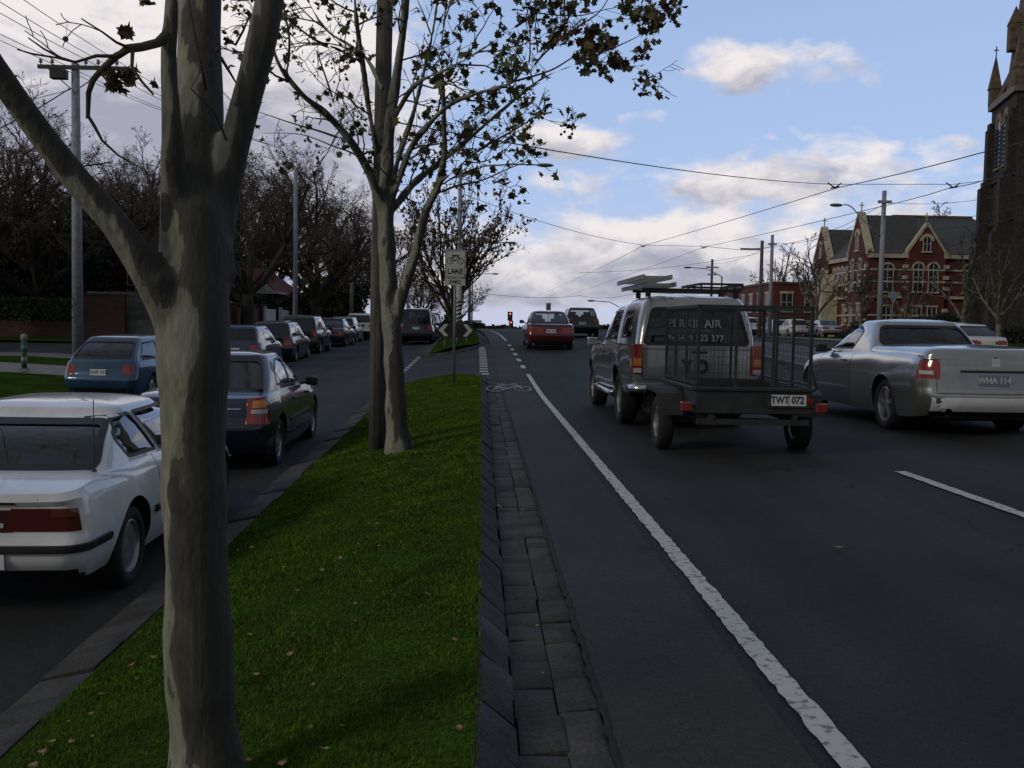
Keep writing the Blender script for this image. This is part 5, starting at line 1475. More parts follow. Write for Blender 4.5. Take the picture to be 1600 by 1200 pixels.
# traffic signals at the crest, keep-left sign, truck
def signal(px, py, D, lab, red, n=3):
    a = P(px, py, D); zb = -2.6; o = empty('traffic_light', (a.x, D, zb), 0, lab, 'traffic light', None); z0 = a.z - zb
    MB().tube([(0, .1, 0), (0, .1, z0 + .3)], .07, 8).build('post', GALV, o)
    MB().box((0, 0, z0), (.75, .06, 1.35)).build('backing_board', SIGNK, o, bevel=.02); MB().box((0, -.1, z0), (.36, .2, 1.1)).build('signal_box', SIGNK, o, bevel=.02)
    cols = [mat('lit_red', (.5, .02, .01), emit=((1.0, .12, .08), 2.5)) if red else mat('unlit_red', (.10, .01, .01)), mat('unlit_amber', (.10, .06, .01)), mat('unlit_green', (.01, .08, .04))]
    for k in range(3):
        MB().lathe([(.001, -.01), (.13, 0)], 14, 'Y', (0, -.215, z0 + .36 - .36 * k)).build('lens', cols[k], o)
signal(797, 494, 150, 'red traffic light at the crest, upper of the two signals left of the burgundy sedan', True)
signal(798.5, 507, 172, 'lower traffic signal behind the upper red one at the crest', True)
a = P(857, 480, 100); o = empty('keep_left_sign', (a.x, 100, .9), 0, 'small grey-green road sign above the roof of the burgundy sedan', 'sign')
MB().box((0, 0, a.z - .9), (.5, .03, .85)).build('sign_plate', mat('sign_green', (.20, .27, .22)), o); MB().tube([(0, .04, 0), (0, .04, a.z - .5)], .03, 6).build('post', GALV, o)
MB().box((0, -.02, a.z - .9), (.2, .01, .55)).build('sign_face', mat('sign_face_green', (.06, .12, .08)), o)
a = P(743, 509, 185); o = empty('white_truck', (a.x, 185, a.z - 2.05), 0, 'white box truck with one glowing tail light disappearing over the crest', 'truck')
TR = mat('truck_white', (.30, .30, .33)); MB().box((0, 2, 2.05), (2.3, 5, 2.1)).build('cargo_box', TR, o, bevel=.05); MB().box((0, 5.6, 1.6), (2.1, 1.8, 2.2)).build('cab', TR, o, bevel=.2)
MB().box((0, -.53, 2.05), (2.1, .03, 1.85)).build('rear_door', mat('truck_door', (.36, .36, .40)), o)
MB().box((.55, -.56, .85), (.7, .06, .22)).build('tail_light', mat('lit_tail', (.5, .01, .04), emit=((1.0, .04, .12), 1.6)), o); MB().box((-.8, -.56, .85), (.3, .06, .2)).build('tail_light', REDL, o)
MB().box((0, 2, .8), (2.1, 4.6, .25)).build('chassis', BLACK, o)
for x in (-.95, .95):
    for y in (.6, 5.4): MB().lathe([(.001, -.12), (.42, -.12), (.45, 0), (.42, .12), (.001, .12)], 18, 'X', (x, y, .45)).build('wheel', RUBBER, o)

# marker post at the left footpath
b = Vector((P(38, 583, 27).x, 27.0, z_far_left(-12.5, 27) + .02))
o = empty('marker_post', b, 0, 'slim green and white marker post with pale cap on the left footpath', 'post')
MB().tube([(0, 0, 0), (0, 0, .82)], .07, 12).build('post', mat('post_green', (.03, .08, .07), rough=.6), o, smooth=True)
MB().tube([(0, 0, .16), (0, 0, .36)], .074, 12).build('white_band', GALV, o, smooth=True); MB().tube([(0, 0, .5), (0, 0, .68)], .074, 12).build('white_band', mat('band_teal', (.07, .15, .14)), o, smooth=True)
MB().lathe([(.07, .82), (.085, .84), (.08, .93), (.05, .97), (.001, .98)], 12, 'Z').build('cap', mat('cap_grey', (.25, .25, .24)), o, smooth=True); MB().box((0, 0, .02), (.2, .2, .05)).build('base_plate', GALV, o)
# give way sign seen from behind
a = P(1396, 463, 58); o = empty('give_way_sign', (a.x, 58, z_right(20, 58) + .1), 0, 'back of a grey triangular give way sign right of the steel street pole', 'sign')
zz = a.z - o.location.z; m = MB(); m.prism([(-.38, zz + .25), (.38, zz + .25), (0, zz - .42)], -.01, .01, 'XZ'); m.build('sign_plate', mat('sign_back', (.22, .25, .26)), o); MB().tube([(0, .04, 0), (0, .04, zz)], .03, 8).build('post', GALV, o)
# ------------------------------------------------------------------ buildings
REDB = brick_mat('red_brick', (.155, .028, .022), (.105, .022, .019), (.10, .055, .045))
ORGB = brick_mat('orange_brick', (.24, .065, .03), (.17, .045, .025), (.12, .08, .06))
BRNB = brick_mat('brown_brick', (.085, .035, .025), (.055, .028, .02), (.05, .04, .035))
STONE = mat('cream_stone', (.55, .50, .36), rough=.8, col2=(.36, .33, .24), nscale=2, bump=.2)
SLATE = mat('roof_slate', (.075, .078, .082), rough=.7, col2=(.045, .047, .05), nscale=3, stretch=(1, 1, 3), bump=.4, bscale=8, fine=(12, .25))
TILE = mat('red_tile', (.20, .045, .035), rough=.8, col2=(.12, .03, .025), nscale=3, bump=.5, bscale=10, fine=(9, .3))
PANE = mat('window_pane', (.02, .022, .028), rough=.12, col2=(.04, .045, .05), nscale=1.2)
DSTONE = mat('dark_bluestone', (.040, .034, .027), rough=.9, col2=(.020, .017, .014), nscale=2.2, bump=.8, bscale=3, fine=(5, .5))
BSTONE = mat('spire_stone', (.15, .11, .07), rough=.9, col2=(.08, .06, .04), nscale=2, bump=.6, bscale=4, fine=(6, .4))
WHITEP = mat('white_boards', (.55, .56, .56), rough=.6)

WSTONE = mat('window_stone', (.30, .24, .13), rough=.85, col2=(.18, .14, .08), nscale=3)
def arch_pts(w, h, pointed=False, n=8):
    """window outline, origin at sill centre"""
    out = [(-w / 2, 0), (w / 2, 0), (w / 2, h - w / 2)]
    for k in range(1, n):
        a = math.pi * k / n
        x = w / 2 * math.cos(a); z = h - w / 2 + w / 2 * math.sin(a) * (1.5 if pointed else 1)
        out.append((x, z))
    out.append((-w / 2, h - w / 2)); return out

def window(par, origin, axis, w, h, arched=True, pointed=False, surround=.16, sm=None, sill=True, bars=True):
    """axis 'S': wall faces the camera (-Y), 'W': wall faces -X"""
    o0 = Vector(origin); U = Vector((1, 0, 0)) if axis == 'S' else Vector((0, -1, 0)); Nn = Vector((0, -1, 0)) if axis == 'S' else Vector((-1, 0, 0))
    pts = arch_pts(w, h, pointed) if arched else [(-w / 2, 0), (w / 2, 0), (w / 2, h), (-w / 2, h)]
    def W3(a, z, d): return o0 + U * a + Vector((0, 0, z)) + Nn * d
    mb = MB(); n = len(pts); mb.add([W3(a, z, .03) for a, z in pts], [tuple(range(n))])
    wn = mb.build('window', PANE, par, fix=False)
    fr = MB()
    if bars:
        fr.bar(W3(0, 0, .05), W3(0, h, .05), .05); fr.bar(W3(-w / 2, h * .5, .05), W3(w / 2, h * .5, .05), .05)
        for s in (-1, 1): fr.bar(W3(s * (w / 2 - .03), 0, .05), W3(s * (w / 2 - .03), h - (w / 2 if arched else 0), .05), .06)
        fr.build('frame', WHITEP, wn)
    if surround:
        # stone head over the opening only
        st = MB(); top = [p for p in pts if p[1] > h - w * .55 - .01] if arched else [(w / 2 + .1, h), (-w / 2 - .1, h)]
        if arched:
            for (a, z), (c, e) in zip(top, top[1:]):
                k = lambda p: (p[0] * (1 + 2 * surround / w), (h - w / 2) + (p[1] - (h - w / 2)) * (1 + 2 * surround / w))
                q = [(a, z), (c, e), k((c, e)), k((a, z))]
                vs = [W3(x, y, .09) for x, y in q] + [W3(x, y, .0) for x, y in q]
                st.add(vs, [(0, 1, 2, 3), (0, 4, 5, 1), (3, 2, 6, 7), (1, 5, 6, 2), (0, 3, 7, 4)])
        else: st.bar(W3(-w / 2 - .12, h + surround / 2, .05), W3(w / 2 + .12, h + surround / 2, .05), .12, surround)
        st.build('window_head', sm or STONE, wn)
    if sill: MB().bar(W3(-w / 2 - .1, -.07, .07), W3(w / 2 + .1, -.07, .07), .18, .14).build('sill', sm or STONE, wn)
    return wn

def gable_bay(par, axis, plane, c, w, zb_, ze, za, depth=.5, proud=.35, cross=True, roof_in=5.0, wallm=None):
    """brick gable wall with stone coping, and the little roof behind it"""
    hw = w / 2; zb = zb_ - .9
    def W3(a, z, d):   # a along wall, d outward
        return Vector((c + a, plane - d, z)) if axis == 'S' else Vector((plane - d, c + a, z))
    q = [(-hw, zb), (hw, zb), (hw, ze), (0, za), (-hw, ze)]
    mb = MB(); n = 5; mb.add([W3(a, z, proud) for a, z in q] + [W3(a, z, proud - depth) for a, z in q], [tuple(range(n)), tuple(range(2 * n - 1, n - 1, -1))] + [(i, (i + 1) % n, (i + 1) % n + n, i + n) for i in range(n)])
    g = mb.build('gable', wallm or REDB, par)
    cp = MB()
    for s in (-1, 1):
        a, b = W3(s * (hw + .12), ze - .08, proud - depth / 2), W3(0, za + .12, proud - depth / 2)
        cp.bar(a, b, depth + .16, .2)
        cp.box(W3(s * (hw + .05), ze - .1, proud - depth / 2), (.5, .6, .45) if axis == 'S' else (.6, .5, .45))
    cp.build('coping', STONE, g)
    if cross:
        f = MB(); p = W3(0, za + .1, proud - depth / 2); f.bar(p, p + Vector((0, 0, 1.0)), .09); f.bar(p + Vector((-.22, 0, .7)), p + Vector((.22, 0, .7)), .08); f.bar(p + Vector((0, -.22, .7)), p + Vector((0, .22, .7)), .08); f.build('finial', STONE, g)
    rf = MB(); ov = .1
    for s in (-1, 1):
        vs = [W3(s * hw, ze - .1, proud - depth), W3(0, za - .1, proud - depth), W3(0, za - .1, -roof_in), W3(s * hw, ze - .1, -roof_in)]
        lo = [v - Vector((0, 0, .15)) for v in vs]
        rf.add(vs + lo, [(0, 1, 2, 3), (4, 7, 6, 5), (0, 4, 5, 1), (2, 6, 7, 3), (0, 3, 7, 4), (1, 5, 6, 2)])
    rf.build('gable_roof', SLATE, par)
    return g

# ---- red gabled hall
hall = empty('gabled_hall', (35.7, 90, 1.0), 0, 'red brick hall with cream stone trim, slate roofs and cross-topped gables', 'building')
HX, HY = 35.7, 90.0
def rel(root):
    for ch in root.children:
        if not ch.get('_r'):
            ch.matrix_parent_inverse = Matrix.Translation(-Vector(root.location)); ch['_r'] = 1
            del ch['_r']
m = MB(); m.box((HX + 7.5, HY + 7.5, 4.3), (15, 15, 8.6)); m.build('wall', REDB, hall)
ze = 8.6
m = MB()   # hipped slate roof
x0, x1, y0, y1 = HX - .3, HX + 15.3, HY - .3, HY + 15.3; zr = 12.6
V = [(x0, y0, ze), (x1, y0, ze), (x1, y1, ze), (x0, y1, ze), (HX + 4.3, HY + 5.5, zr), (HX + 12, HY + 5.5, zr), (HX + 4.3, HY + 11, zr), (HX + 12, HY + 11, zr)]
m.add(V, [(0, 1, 5, 4), (1, 2, 7, 5), (2, 3, 6, 7), (3, 0, 4, 6), (4, 5, 7, 6), (3, 2, 1, 0)]); m.build('roof', SLATE, hall)
m = MB()
for a, b in (((HX + 4.3, HY + 5.5, zr + .05), (HX + 12, HY + 5.5, zr + .05)), ((HX + 4.3, HY + 5.5, zr + .05), (HX + 4.3, HY + 11, zr + .05)), ((x0, y0, ze + .08), (HX + 4.3, HY + 5.5, zr + .06))):
    m.bar(a, b, .22, .18)
m.build('ridge_cap', mat('terracotta_ridge', (.16, .08, .06)), hall)
m = MB(); m.bar((HX - .12, HY - .12, 4.6), (HX + 15, HY - .12, 4.6), .3, .25); m.bar((HX - .12, HY - .12, 8.35), (HX + 15, HY - .12, 8.35), .34, .38); m.build('stone_course', STONE, hall)
m = MB(); m.bar((HX - .14, HY, 4.6), (HX - .14, HY + 15, 4.6), .3, .25); m.bar((HX - .14, HY, 8.35), (HX - .14, HY + 15, 8.35), .34, .38); m.build('stone_course', STONE, hall)
gable_bay(hall, 'W', HX, 92.4, 4.6, 1.0, 8.8, 12.4); gable_bay(hall, 'W', HX, 102.4, 4.2, 1.0, 8.8, 12.0)
gable_bay(hall, 'S', HY, HX + 5.0, 3.7, 1.0, 8.5, 11.2); gable_bay(hall, 'S', HY, HX + 13.4, 2.6, 1.0, 8.8, 12.0)
for yy in (91.6, 93.4): window(hall, (HX - .36, yy, 5.2), 'W', .8, 2.9)
window(hall, (HX - .36, 92.4, 9.0), 'W', .7, 1.7, surround=.3)
for yy in (101.5, 103.3): window(hall, (HX - .36, yy, 5.2), 'W', .7, 2.5)
window(hall, (HX - .36, 102.4, 9.0), 'W', .6, 1.5, surround=.3)
for yy in (95.8, 96.9, 98.0, 99.1): window(hall, (HX - .02, yy, 5.9), 'W', .6, 1.7)
for yy in (91.6, 93.4, 96.2, 100.5, 103.0): window(hall, (HX - (.36 if yy < 95 or yy > 101 else .02), yy, 2.0), 'W', .7, 1.9, arched=False)
for xx in (HX + 1.6, HX + 9.2, HX + 11.0): window(hall, (xx, HY - .02, 5.1), 'S', 1.1, 2.5)
for xx in (HX + 4.3, HX + 5.7): window(hall, (xx, HY - .36, 5.1), 'S', .95, 2.6)
window(hall, (HX + 5.0, HY - .36, 8.8), 'S', .75, 1.3, surround=.3)
for xx in (HX + 1.6, HX + 4.3, HX + 5.7, HX + 9.4): window(hall, (xx, HY - (.36 if 4 < xx - HX < 6 else .02), 2.0), 'S', .9, 1.7, arched=False)
m = MB(); m.box((HX - .9, 98.6, 2.7), (1.6, 1.5, 5.2)); m.add([(HX - 1.75, 97.7, 5.3), (HX - 1.75, 99.5, 5.3), (HX - .1, 99.5, 5.3), (HX - .1, 97.7, 5.3), (HX - 1.75, 98.6, 7.0), (HX - .1, 98.6, 7.0)], [(0, 1, 4), (3, 5, 2), (0, 4, 5, 3), (1, 2, 5, 4)])
m.build('porch', STONE, hall)
m = MB()
for z in (2.9, 6.0, 7.1):
    m.bar((HX - .02, HY - .03, z), (HX + 15, HY - .03, z), .1, .16); m.bar((HX - .03, HY + .05, z), (HX - .03, HY + 15, z), .1, .16)
    for c_, w_ in ((92.4, 4.6), (102.4, 4.2)): m.bar((HX - .37, c_ - w_ / 2, z), (HX - .37, c_ + w_ / 2, z), .08, .16)
    for c_, w_ in ((HX + 5, 3.7), (HX + 13.4, 2.6)): m.bar((c_ - w_ / 2, HY - .37, z), (c_ + w_ / 2, HY - .37, z), .08, .16)
m.build('stone_band', STONE, hall)
st = MB()   # quoins and corbels
for z in (2.4, 3.4, 5.4, 6.4, 7.4):
    for yy in (90.05, 94.65, 100.3, 104.5): st.box((HX - .38, yy, z), (.2, .5, .34))
    for xx in (HX + 3.1, HX + 6.9): st.box((xx, HY - .38, z), (.5, .2, .34))
st.build('quoins', STONE, hall)
rel(hall)

# ---- low red brick building farther on
low = empty('brick_building', (31.5, 106, .9), 0, 'low flat-roofed red brick building behind the poles and pickup canopy', 'building')
m = MB(); m.box((31.5 + 6, 106 + 12, 3.1), (12, 24, 6.6)); m.build('wall', REDB, low)
m = MB(); m.box((31.5 + 6, 118, 6.45), (12.3, 24.3, .22)); m.build('parapet', mat('brown_parapet', (.12, .06, .05)), low)
for xx in (33.0, 35.6, 38.4): window(low, (xx, 105.98, 3.4), 'S', 1.3, 1.9, arched=False, surround=.25)
for xx in (33.0, 35.6, 38.4): window(low, (xx, 105.98, .9), 'S', 1.3, 1.3, arched=False, surround=.25)
for yy in (108, 111, 114.5, 118, 122, 126): window(low, (31.48, yy, 3.4), 'W', 1.3, 1.9, arched=False, surround=.25); window(low, (31.48, yy, 1.2), 'W', 1.3, 1.3, arched=False, surround=.25)
rel(low)

# ---- church tower, turned a little away from the street
tw = empty('church_tower', (38.9, 72, .9), -R(14), 'dark stone church tower with belfry windows and broach spire at the right edge', 'church')
def prof_box(name, x0, x1, y0, y1, z0, z1, m, par=tw): b = MB().box(((x0 + x1) / 2, (y0 + y1) / 2, (z0 + z1) / 2), (x1 - x0, y1 - y0, z1 - z0)); return b.build(name, m, par)
TWD = 7.0
prof_box('tower_shaft', 0, TWD, 0, TWD, -.5, 18.2, DSTONE)
for z0, z1, e in ((-.5, 2.2, .35), (8.9, 9.15, .14), (12.2, 12.45, .16)): prof_box('string_course', -e, TWD + e, -e, TWD + e, z0, z1, DSTONE)
prof_box('cornice', -.25, TWD + .25, -.25, TWD + .25, 18.2, 18.7, mat('cornice_stone', (.16, .13, .09), col2=(.09, .07, .05)))
for cx, cy in ((0, 0), (0, TWD), (TWD, 0), (TWD, TWD)):   # stepped corner buttresses
    m = MB()
    for dx, dy in ((1, 0), (0, 1)):
        sx = -1 if cx == 0 else 1; sy = -1 if cy == 0 else 1
        for z1, out in ((8.0, 1.25), (12.0, .85), (16.6, .45)):
            if dx: m.box((cx + sx * out / 2, cy - sy * .55, z1 / 2 - .25), (out, .9 - .01 * out, z1 + .5))
            else: m.box((cx - sx * .55, cy + sy * out / 2, z1 / 2 - .25), (.9 - .01 * out, out, z1 + .5))
            c0 = (cx + sx * out / 2, cy - sy * .55, z1 + .25) if dx else (cx - sx * .55, cy + sy * out / 2, z1 + .25)
            m.box(c0, (out * .5, .8, .5) if dx else (.8, out * .5, .5))
    m.build('buttress', DSTONE, tw)
for c in (2.45, 4.55):     # paired belfry lancets on both visible faces
    window(tw, (-.0, c, 13.3), 'W', 1.0, 3.6, True, True, .3, WSTONE, True, False); window(tw, (c, -.0, 13.3), 'S', 1.0, 3.6, True, True, .3, WSTONE, True, False)
    m = MB()
    for k in range(9): m.box((-.08, c, 13.5 + k * .32), (.14, .8, .10), Matrix.Rotation(R(30), 3, 'Y')); m.box((c, -.08, 13.5 + k * .32), (.8, .14, .10), Matrix.Rotation(R(-30), 3, 'X'))
    m.build('louvres', mat('louvre_slat', (.06, .05, .04)), tw)
window(tw, (0, 3.5, 9.8), 'W', .5, 1.6, True, True, .2, BSTONE, True, False); window(tw, (3.5, 0, 3.5), 'S', 1.6, 4.4, True, True, .35, WSTONE, True, False); window(tw, (0, 3.5, 3.0), 'W', 1.2, 3.6, True, True, .35, WSTONE, True, False)
m = MB(); c = TWD / 2; zb = 18.7      # broach spire
oct_ = [(c + 3.15 / math.cos(math.pi / 8) * math.cos(math.pi / 8 + k * math.pi / 4), c + 3.15 / math.cos(math.pi / 8) * math.sin(math.pi / 8 + k * math.pi / 4)) for k in range(8)]
for z, s in ((zb, 1.0), (zb + 8, .76), (zb + 16, .51), (zb + 30, .02)):
    m.v += [(c + (x - c) * s, c + (y - c) * s, z) for x, y in oct_]
for j in range(3):
    for k in range(8): m.f.append((j * 8 + k, j * 8 + (k + 1) % 8, j * 8 + 8 + (k + 1) % 8, j * 8 + 8 + k)); m.mi.append(0)
for sx, sy in ((0, 0), (0, 1), (1, 0), (1, 1)):
    X, Y = sx * TWD, sy * TWD; ix, iy = (1 if sx == 0 else -1), (1 if sy == 0 else -1)
    m.add([(X, Y, zb), (X + ix * 2.4, Y, zb), (X, Y + iy * 2.4, zb), (c - ix * 1.75, c - iy * 1.75, zb + 4.6)], [(0, 1, 3), (0, 3, 2), (1, 2, 3)])
sp = m.build('spire', BSTONE, tw, fix=True)
for z, s in ((zb + 8, .78), (zb + 16, .53)):
    m = MB(); q = [(c + (x - c) * s, c + (y - c) * s) for x, y in oct_]
    m.prism(q, z - .15, z + .15, 'XY'); m.build('spire_band', BSTONE, sp)
for ax, ay in ((-1, 0), (0, -1)):
    m = MB(); p = Vector((c + ax * 2.95, c + ay * 2.95, zb + 4.3)); m.box(p, (.9, .9, 2.0)); m.add([p + Vector((-.5, -.5, 1)), p + Vector((.5, -.5, 1)), p + Vector((.5, .5, 1)), p + Vector((-.5, .5, 1)), p + Vector((0, 0, 2.4))], [(0, 1, 4), (1, 2, 4), (2, 3, 4), (3, 0, 4)])
    m.build('lucarne', BSTONE, sp)
for cx, cy in ((.1, .1), (.1, TWD - .1), (TWD - .1, .1)):
    m = MB(); m.box((cx, cy, zb + .6), (.75, .75, 1.3)); m.add([(cx - .45, cy - .45, zb + 1.2), (cx + .45, cy - .45, zb + 1.2), (cx + .45, cy + .45, zb + 1.2), (cx - .45, cy + .45, zb + 1.2), (cx, cy, zb + 4.0)], [(0, 1, 4), (1, 2, 4), (2, 3, 4), (3, 0, 4)])
    m.bar((cx, cy, zb + 3.8), (cx, cy, zb + 4.6), .07); m.bar((cx - .18, cy, zb + 4.3), (cx + .18, cy, zb + 4.3), .07); m.bar((cx, cy - .18, zb + 4.3), (cx, cy + .18, zb + 4.3), .07)
    m.build('pinnacle', BSTONE, tw)
m = MB(); m.box((16, 3.5, 5), (18, 9, 11)); m.build('nave_wall', DSTONE, tw)
m = MB(); m.add([(7, -1.2, 10.5), (25, -1.2, 10.5), (25, 8.2, 10.5), (7, 8.2, 10.5), (7, 3.5, 16), (25, 3.5, 16)], [(0, 1, 5, 4), (2, 3, 4, 5), (0, 4, 3), (1, 2, 5)]); m.build('nave_roof', SLATE, tw)

# ---- houses on the left
def house(name, label, x0, x1, y0, y1, zb, ze, zr, wm, rm, gable_axis='x', windows=()):
    o = empty(name, (x0, y0, zb), 0, label, 'house')
    MB().box(((x0 + x1) / 2, (y0 + y1) / 2, (zb + ze) / 2), (x1 - x0, y1 - y0, ze - zb)).build('wall', wm, o)
    m = MB(); e = .45; a0, a1, b0, b1 = x0 - e, x1 + e, y0 - e, y1 + e
    if gable_axis == 'x':
        ym = (y0 + y1) / 2; q = [(b0, ze), (b1, ze), (ym, zr)]; V = [(a0, b, z) for b, z in q] + [(a1, b, z) for b, z in q]
    elif gable_axis == 'y':
        xm = (x0 + x1) / 2; q = [(a0, ze), (a1, ze), (xm, zr)]; V = [(a, b0, z) for a, z in q] + [(a, b1, z) for a, z in q]
    if gable_axis == 'hip':
        xm0, xm1, ym = x0 + (x1 - x0) * .35, x1 - (x1 - x0) * .35, (y0 + y1) / 2
        m.add([(a0, b0, ze), (a1, b0, ze), (a1, b1, ze), (a0, b1, ze), (xm0, ym, zr), (xm1, ym, zr)], [(0, 1, 5, 4), (1, 2, 5), (2, 3, 4, 5), (3, 0, 4), (3, 2, 1, 0)])
    else: m.add(V, [(0, 1, 2), (5, 4, 3), (0, 2, 5, 3), (2, 1, 4, 5), (0, 3, 4, 1)])
    m.build('roof', rm, o)
    m = MB()
    for a, b in (((a0, b0, ze), (a1, b0, ze)), ((a1, b0, ze), (a1, b1, ze))): m.bar(a, b, .14, .16)
    m.build('gutter', WHITEP, o)
    m = MB(); m.box((x0 + (x1 - x0) * .7, y0 + (y1 - y0) * .4, zr - .2), (.8, .8, 2.2)); m.box((x0 + (x1 - x0) * .7, y0 + (y1 - y0) * .4, zr + .95), (1.0, 1.0, .15)); m.build('chimney', wm, o)
    for (ax, c, z, w, h) in windows:
        window(o, (c, y0 - .02, z) if ax == 'S' else (x1 + .02, c, z), 'S', w, h, arched=False, surround=.0 if wm is not BRNB else .15, sm=WHITEP) if ax == 'S' else None
    rel(o); return o
house('brick_house', 'orange-brown brick house with dark hip roof behind the paling fence at left', -25.5, -18.3, 58, 70, .3, 5.0, 8.0, ORGB, mat('dark_tile', (.06, .035, .03), rough=.8, bump=.5, bscale=9), 'hip',
      [('S', -24.2, 2.6, 1.2, 1.7), ('S', -22.2, 2.6, 1.2, 1.7), ('S', -20.0, 2.2, 1.0, 2.3)])
hb2 = house('red_roof_house', 'low house with red tiled roof and white gable behind the elm trunks', -23, -15.6, 74, 86, .5, 3.5, 6.3, BRNB, TILE, 'hip', [('S', -20.5, 1.6, 1.6, 1.2)])
m = MB(); m.prism([(-17.6, 3.4), (-15.1, 3.4), (-16.3, 4.5)], 73.1, 73.3, 'XZ'); o = m.build('gable_boards', WHITEP, hb2); rel(hb2)
o = house('distant_house', 'distant pink-walled house glimpsed above the red hatchback', -16.2, -13.8, 100, 108, .5, 3.4, 5.4, mat('pink_render', (.30, .13, .11)), TILE, 'x')

# fences, walls and hedges of the corner garden
def solid(name, label, cat, mb, m, group=None, bevel=0): o = mb.build(name, m, bevel=bevel); tag(o, label, cat, group); return o
YW = 48.0
def zl_(x, y=YW): return z_far_left(x, y)
m = MB(); m.box((-23.5, YW, .62), (9.4, .3, 1.0)); m.box((-23.5, YW, 1.16), (9.5, .36, .08)); solid('brick_wall', 'low dark brick garden wall below the clipped hedge at far left', 'wall', m, BRNB)
m = MB(); m.box((-17.9, YW - .3, 1.35), (1.9, .3, 2.3)); m.box((-17.9, YW - .3, 2.53), (2.0, .38, .08)); solid('brick_wall', 'tall dark brick wall panel between hedge and paling fence', 'wall', m, BRNB)
m = MB(); m.box((-14.7, YW, .75), (4.6, .24, 1.2)); solid('rendered_wall', 'low grey rendered wall below the pale paling fence', 'wall', m, mat('grey_render', (.10, .10, .095), col2=(.07, .07, .07)))
fo = empty('paling_fence', (-19, YW + .4, .4), 0, 'pale grey timber paling fence above the low grey wall in front of the brick house', 'fence')
m = MB(); rnd = random.Random(3)
for k in range(58): m.box((k * .118, 0, 1.35 + rnd.uniform(-.03, .03)), (.095, .02, 1.9))
m.build('palings', mat('grey_palings', (.17, .165, .15), rough=.9, col2=(.10, .10, .09), nscale=4), fo)
m = MB(); m.bar((0, .04, .9), (6.9, .04, .9), .04, .08); m.bar((0, .04, 1.9), (6.9, .04, 1.9), .04, .08); m.build('rail', MATS['grey_palings'], fo)
fo = empty('red_fence', (-12.4, 47.8, .4), 0, 'dark red paling fence with brick piers beside the side street cars', 'fence')
m = MB()
for k in range(64): m.box((0, .1 + k * .125, .95), (.03, .09, 1.45))
m.build('palings', mat('red_palings', (.12, .04, .03), rough=.8, col2=(.07, .025, .02)), fo)
for k in range(5): m = MB(); m.box((0, k * 2.0, .95), (.38, .38, 1.75)); m.box((0, k * 2.0, 1.87), (.46, .46, .1)); m.build('brick_pier', BRNB, fo)
for i, (ya, yb) in enumerate(((57.0, 60.0), (61.5, 64.0))):
    o = empty('white_gate', (-12.4, ya, .5), 0, ['white gate panel at the end of the red paling fence', 'second, farther white gate panel beside the black elm trunk'][i], 'gate', 'white gate panels')
    MB().box((0, (yb - ya) / 2, .95), (.06, yb - ya, 1.3)).build('panel', WHITEP, o); MB().box((0, 0, .95), (.2, .2, 1.6)).build('post', WHITEP, o)
# ------------------------------------------------------------------ trees
def rand_perp(rnd, d):
    a = d.cross(Vector((rnd.uniform(-1, 1), rnd.uniform(-1, 1), rnd.uniform(-1, 1))))
    return a.normalized() if a.length > 1e-4 else Vector((1, 0, 0))

def catmull(pts, step):
    """pts: list of (Vector, radius) -> resampled"""
    out = []; n = len(pts)
    for i in range(n - 1):
        p0 = pts[max(i - 1, 0)]; p1 = pts[i]; p2 = pts[i + 1]; p3 = pts[min(i + 2, n - 1)]
        L = (p2[0] - p1[0]).length; k = max(1, int(L / step))
        for j in range(k):
            t = j / k; t2 = t * t; t3 = t2 * t
            v = .5 * ((2 * p1[0]) + (-p0[0] + p2[0]) * t + (2 * p0[0] - 5 * p1[0] + 4 * p2[0] - p3[0]) * t2 + (-p0[0] + 3 * p1[0] - 3 * p2[0] + p3[0]) * t3)
            out.append((v, p1[1] + (p2[1] - p1[1]) * t))
    out.append(pts[-1]); return out

def grow(rnd, p, d, L, r, lvl, spec, out, tips):
    """recursive twig growth; spec = per level (nseg, nchild, angle, length ratio, wobble, up)"""
    nseg, nch, ang, lr, wob, up = spec[lvl]
    pts = [(p.copy(), r)]; q = p.copy(); dd = d.normalized(); r_end = max(r * .35, spec['rmin'])
    for i in range(nseg):
        dd = (dd + rand_perp(rnd, dd) * wob * rnd.random() + Vector((0, 0, up))).normalized()
        q = q + dd * (L / nseg); pts.append((q.copy(), r + (r_end - r) * (i + 1) / nseg))
    out[min(lvl, spec['maxlvl'])].append(pts)
    if lvl + 1 > spec['maxlvl']:
        tips.append((q.copy(), dd.copy())); return
    for c in range(nch):
        f = spec['start'] + (1 - spec['start']) * (c + rnd.random() * .8) / nch
        f = min(f, .98); i = min(int(f * nseg), nseg - 1); a, b = pts[i], pts[i + 1]; t = f * nseg - i
        bp = a[0].lerp(b[0], t); br = a[1] + (b[1] - a[1]) * t; bd = (b[0] - a[0]).normalized()
        an = R(ang + rnd.uniform(-14, 14)); cd = (bd * math.cos(an) + rand_perp(rnd, bd) * math.sin(an)).normalized()
        grow(rnd, bp, cd, L * lr * rnd.uniform(.65, 1.15) * (1.15 - .45 * f), max(br * .62, spec['rmin']), lvl + 1, spec, out, tips)

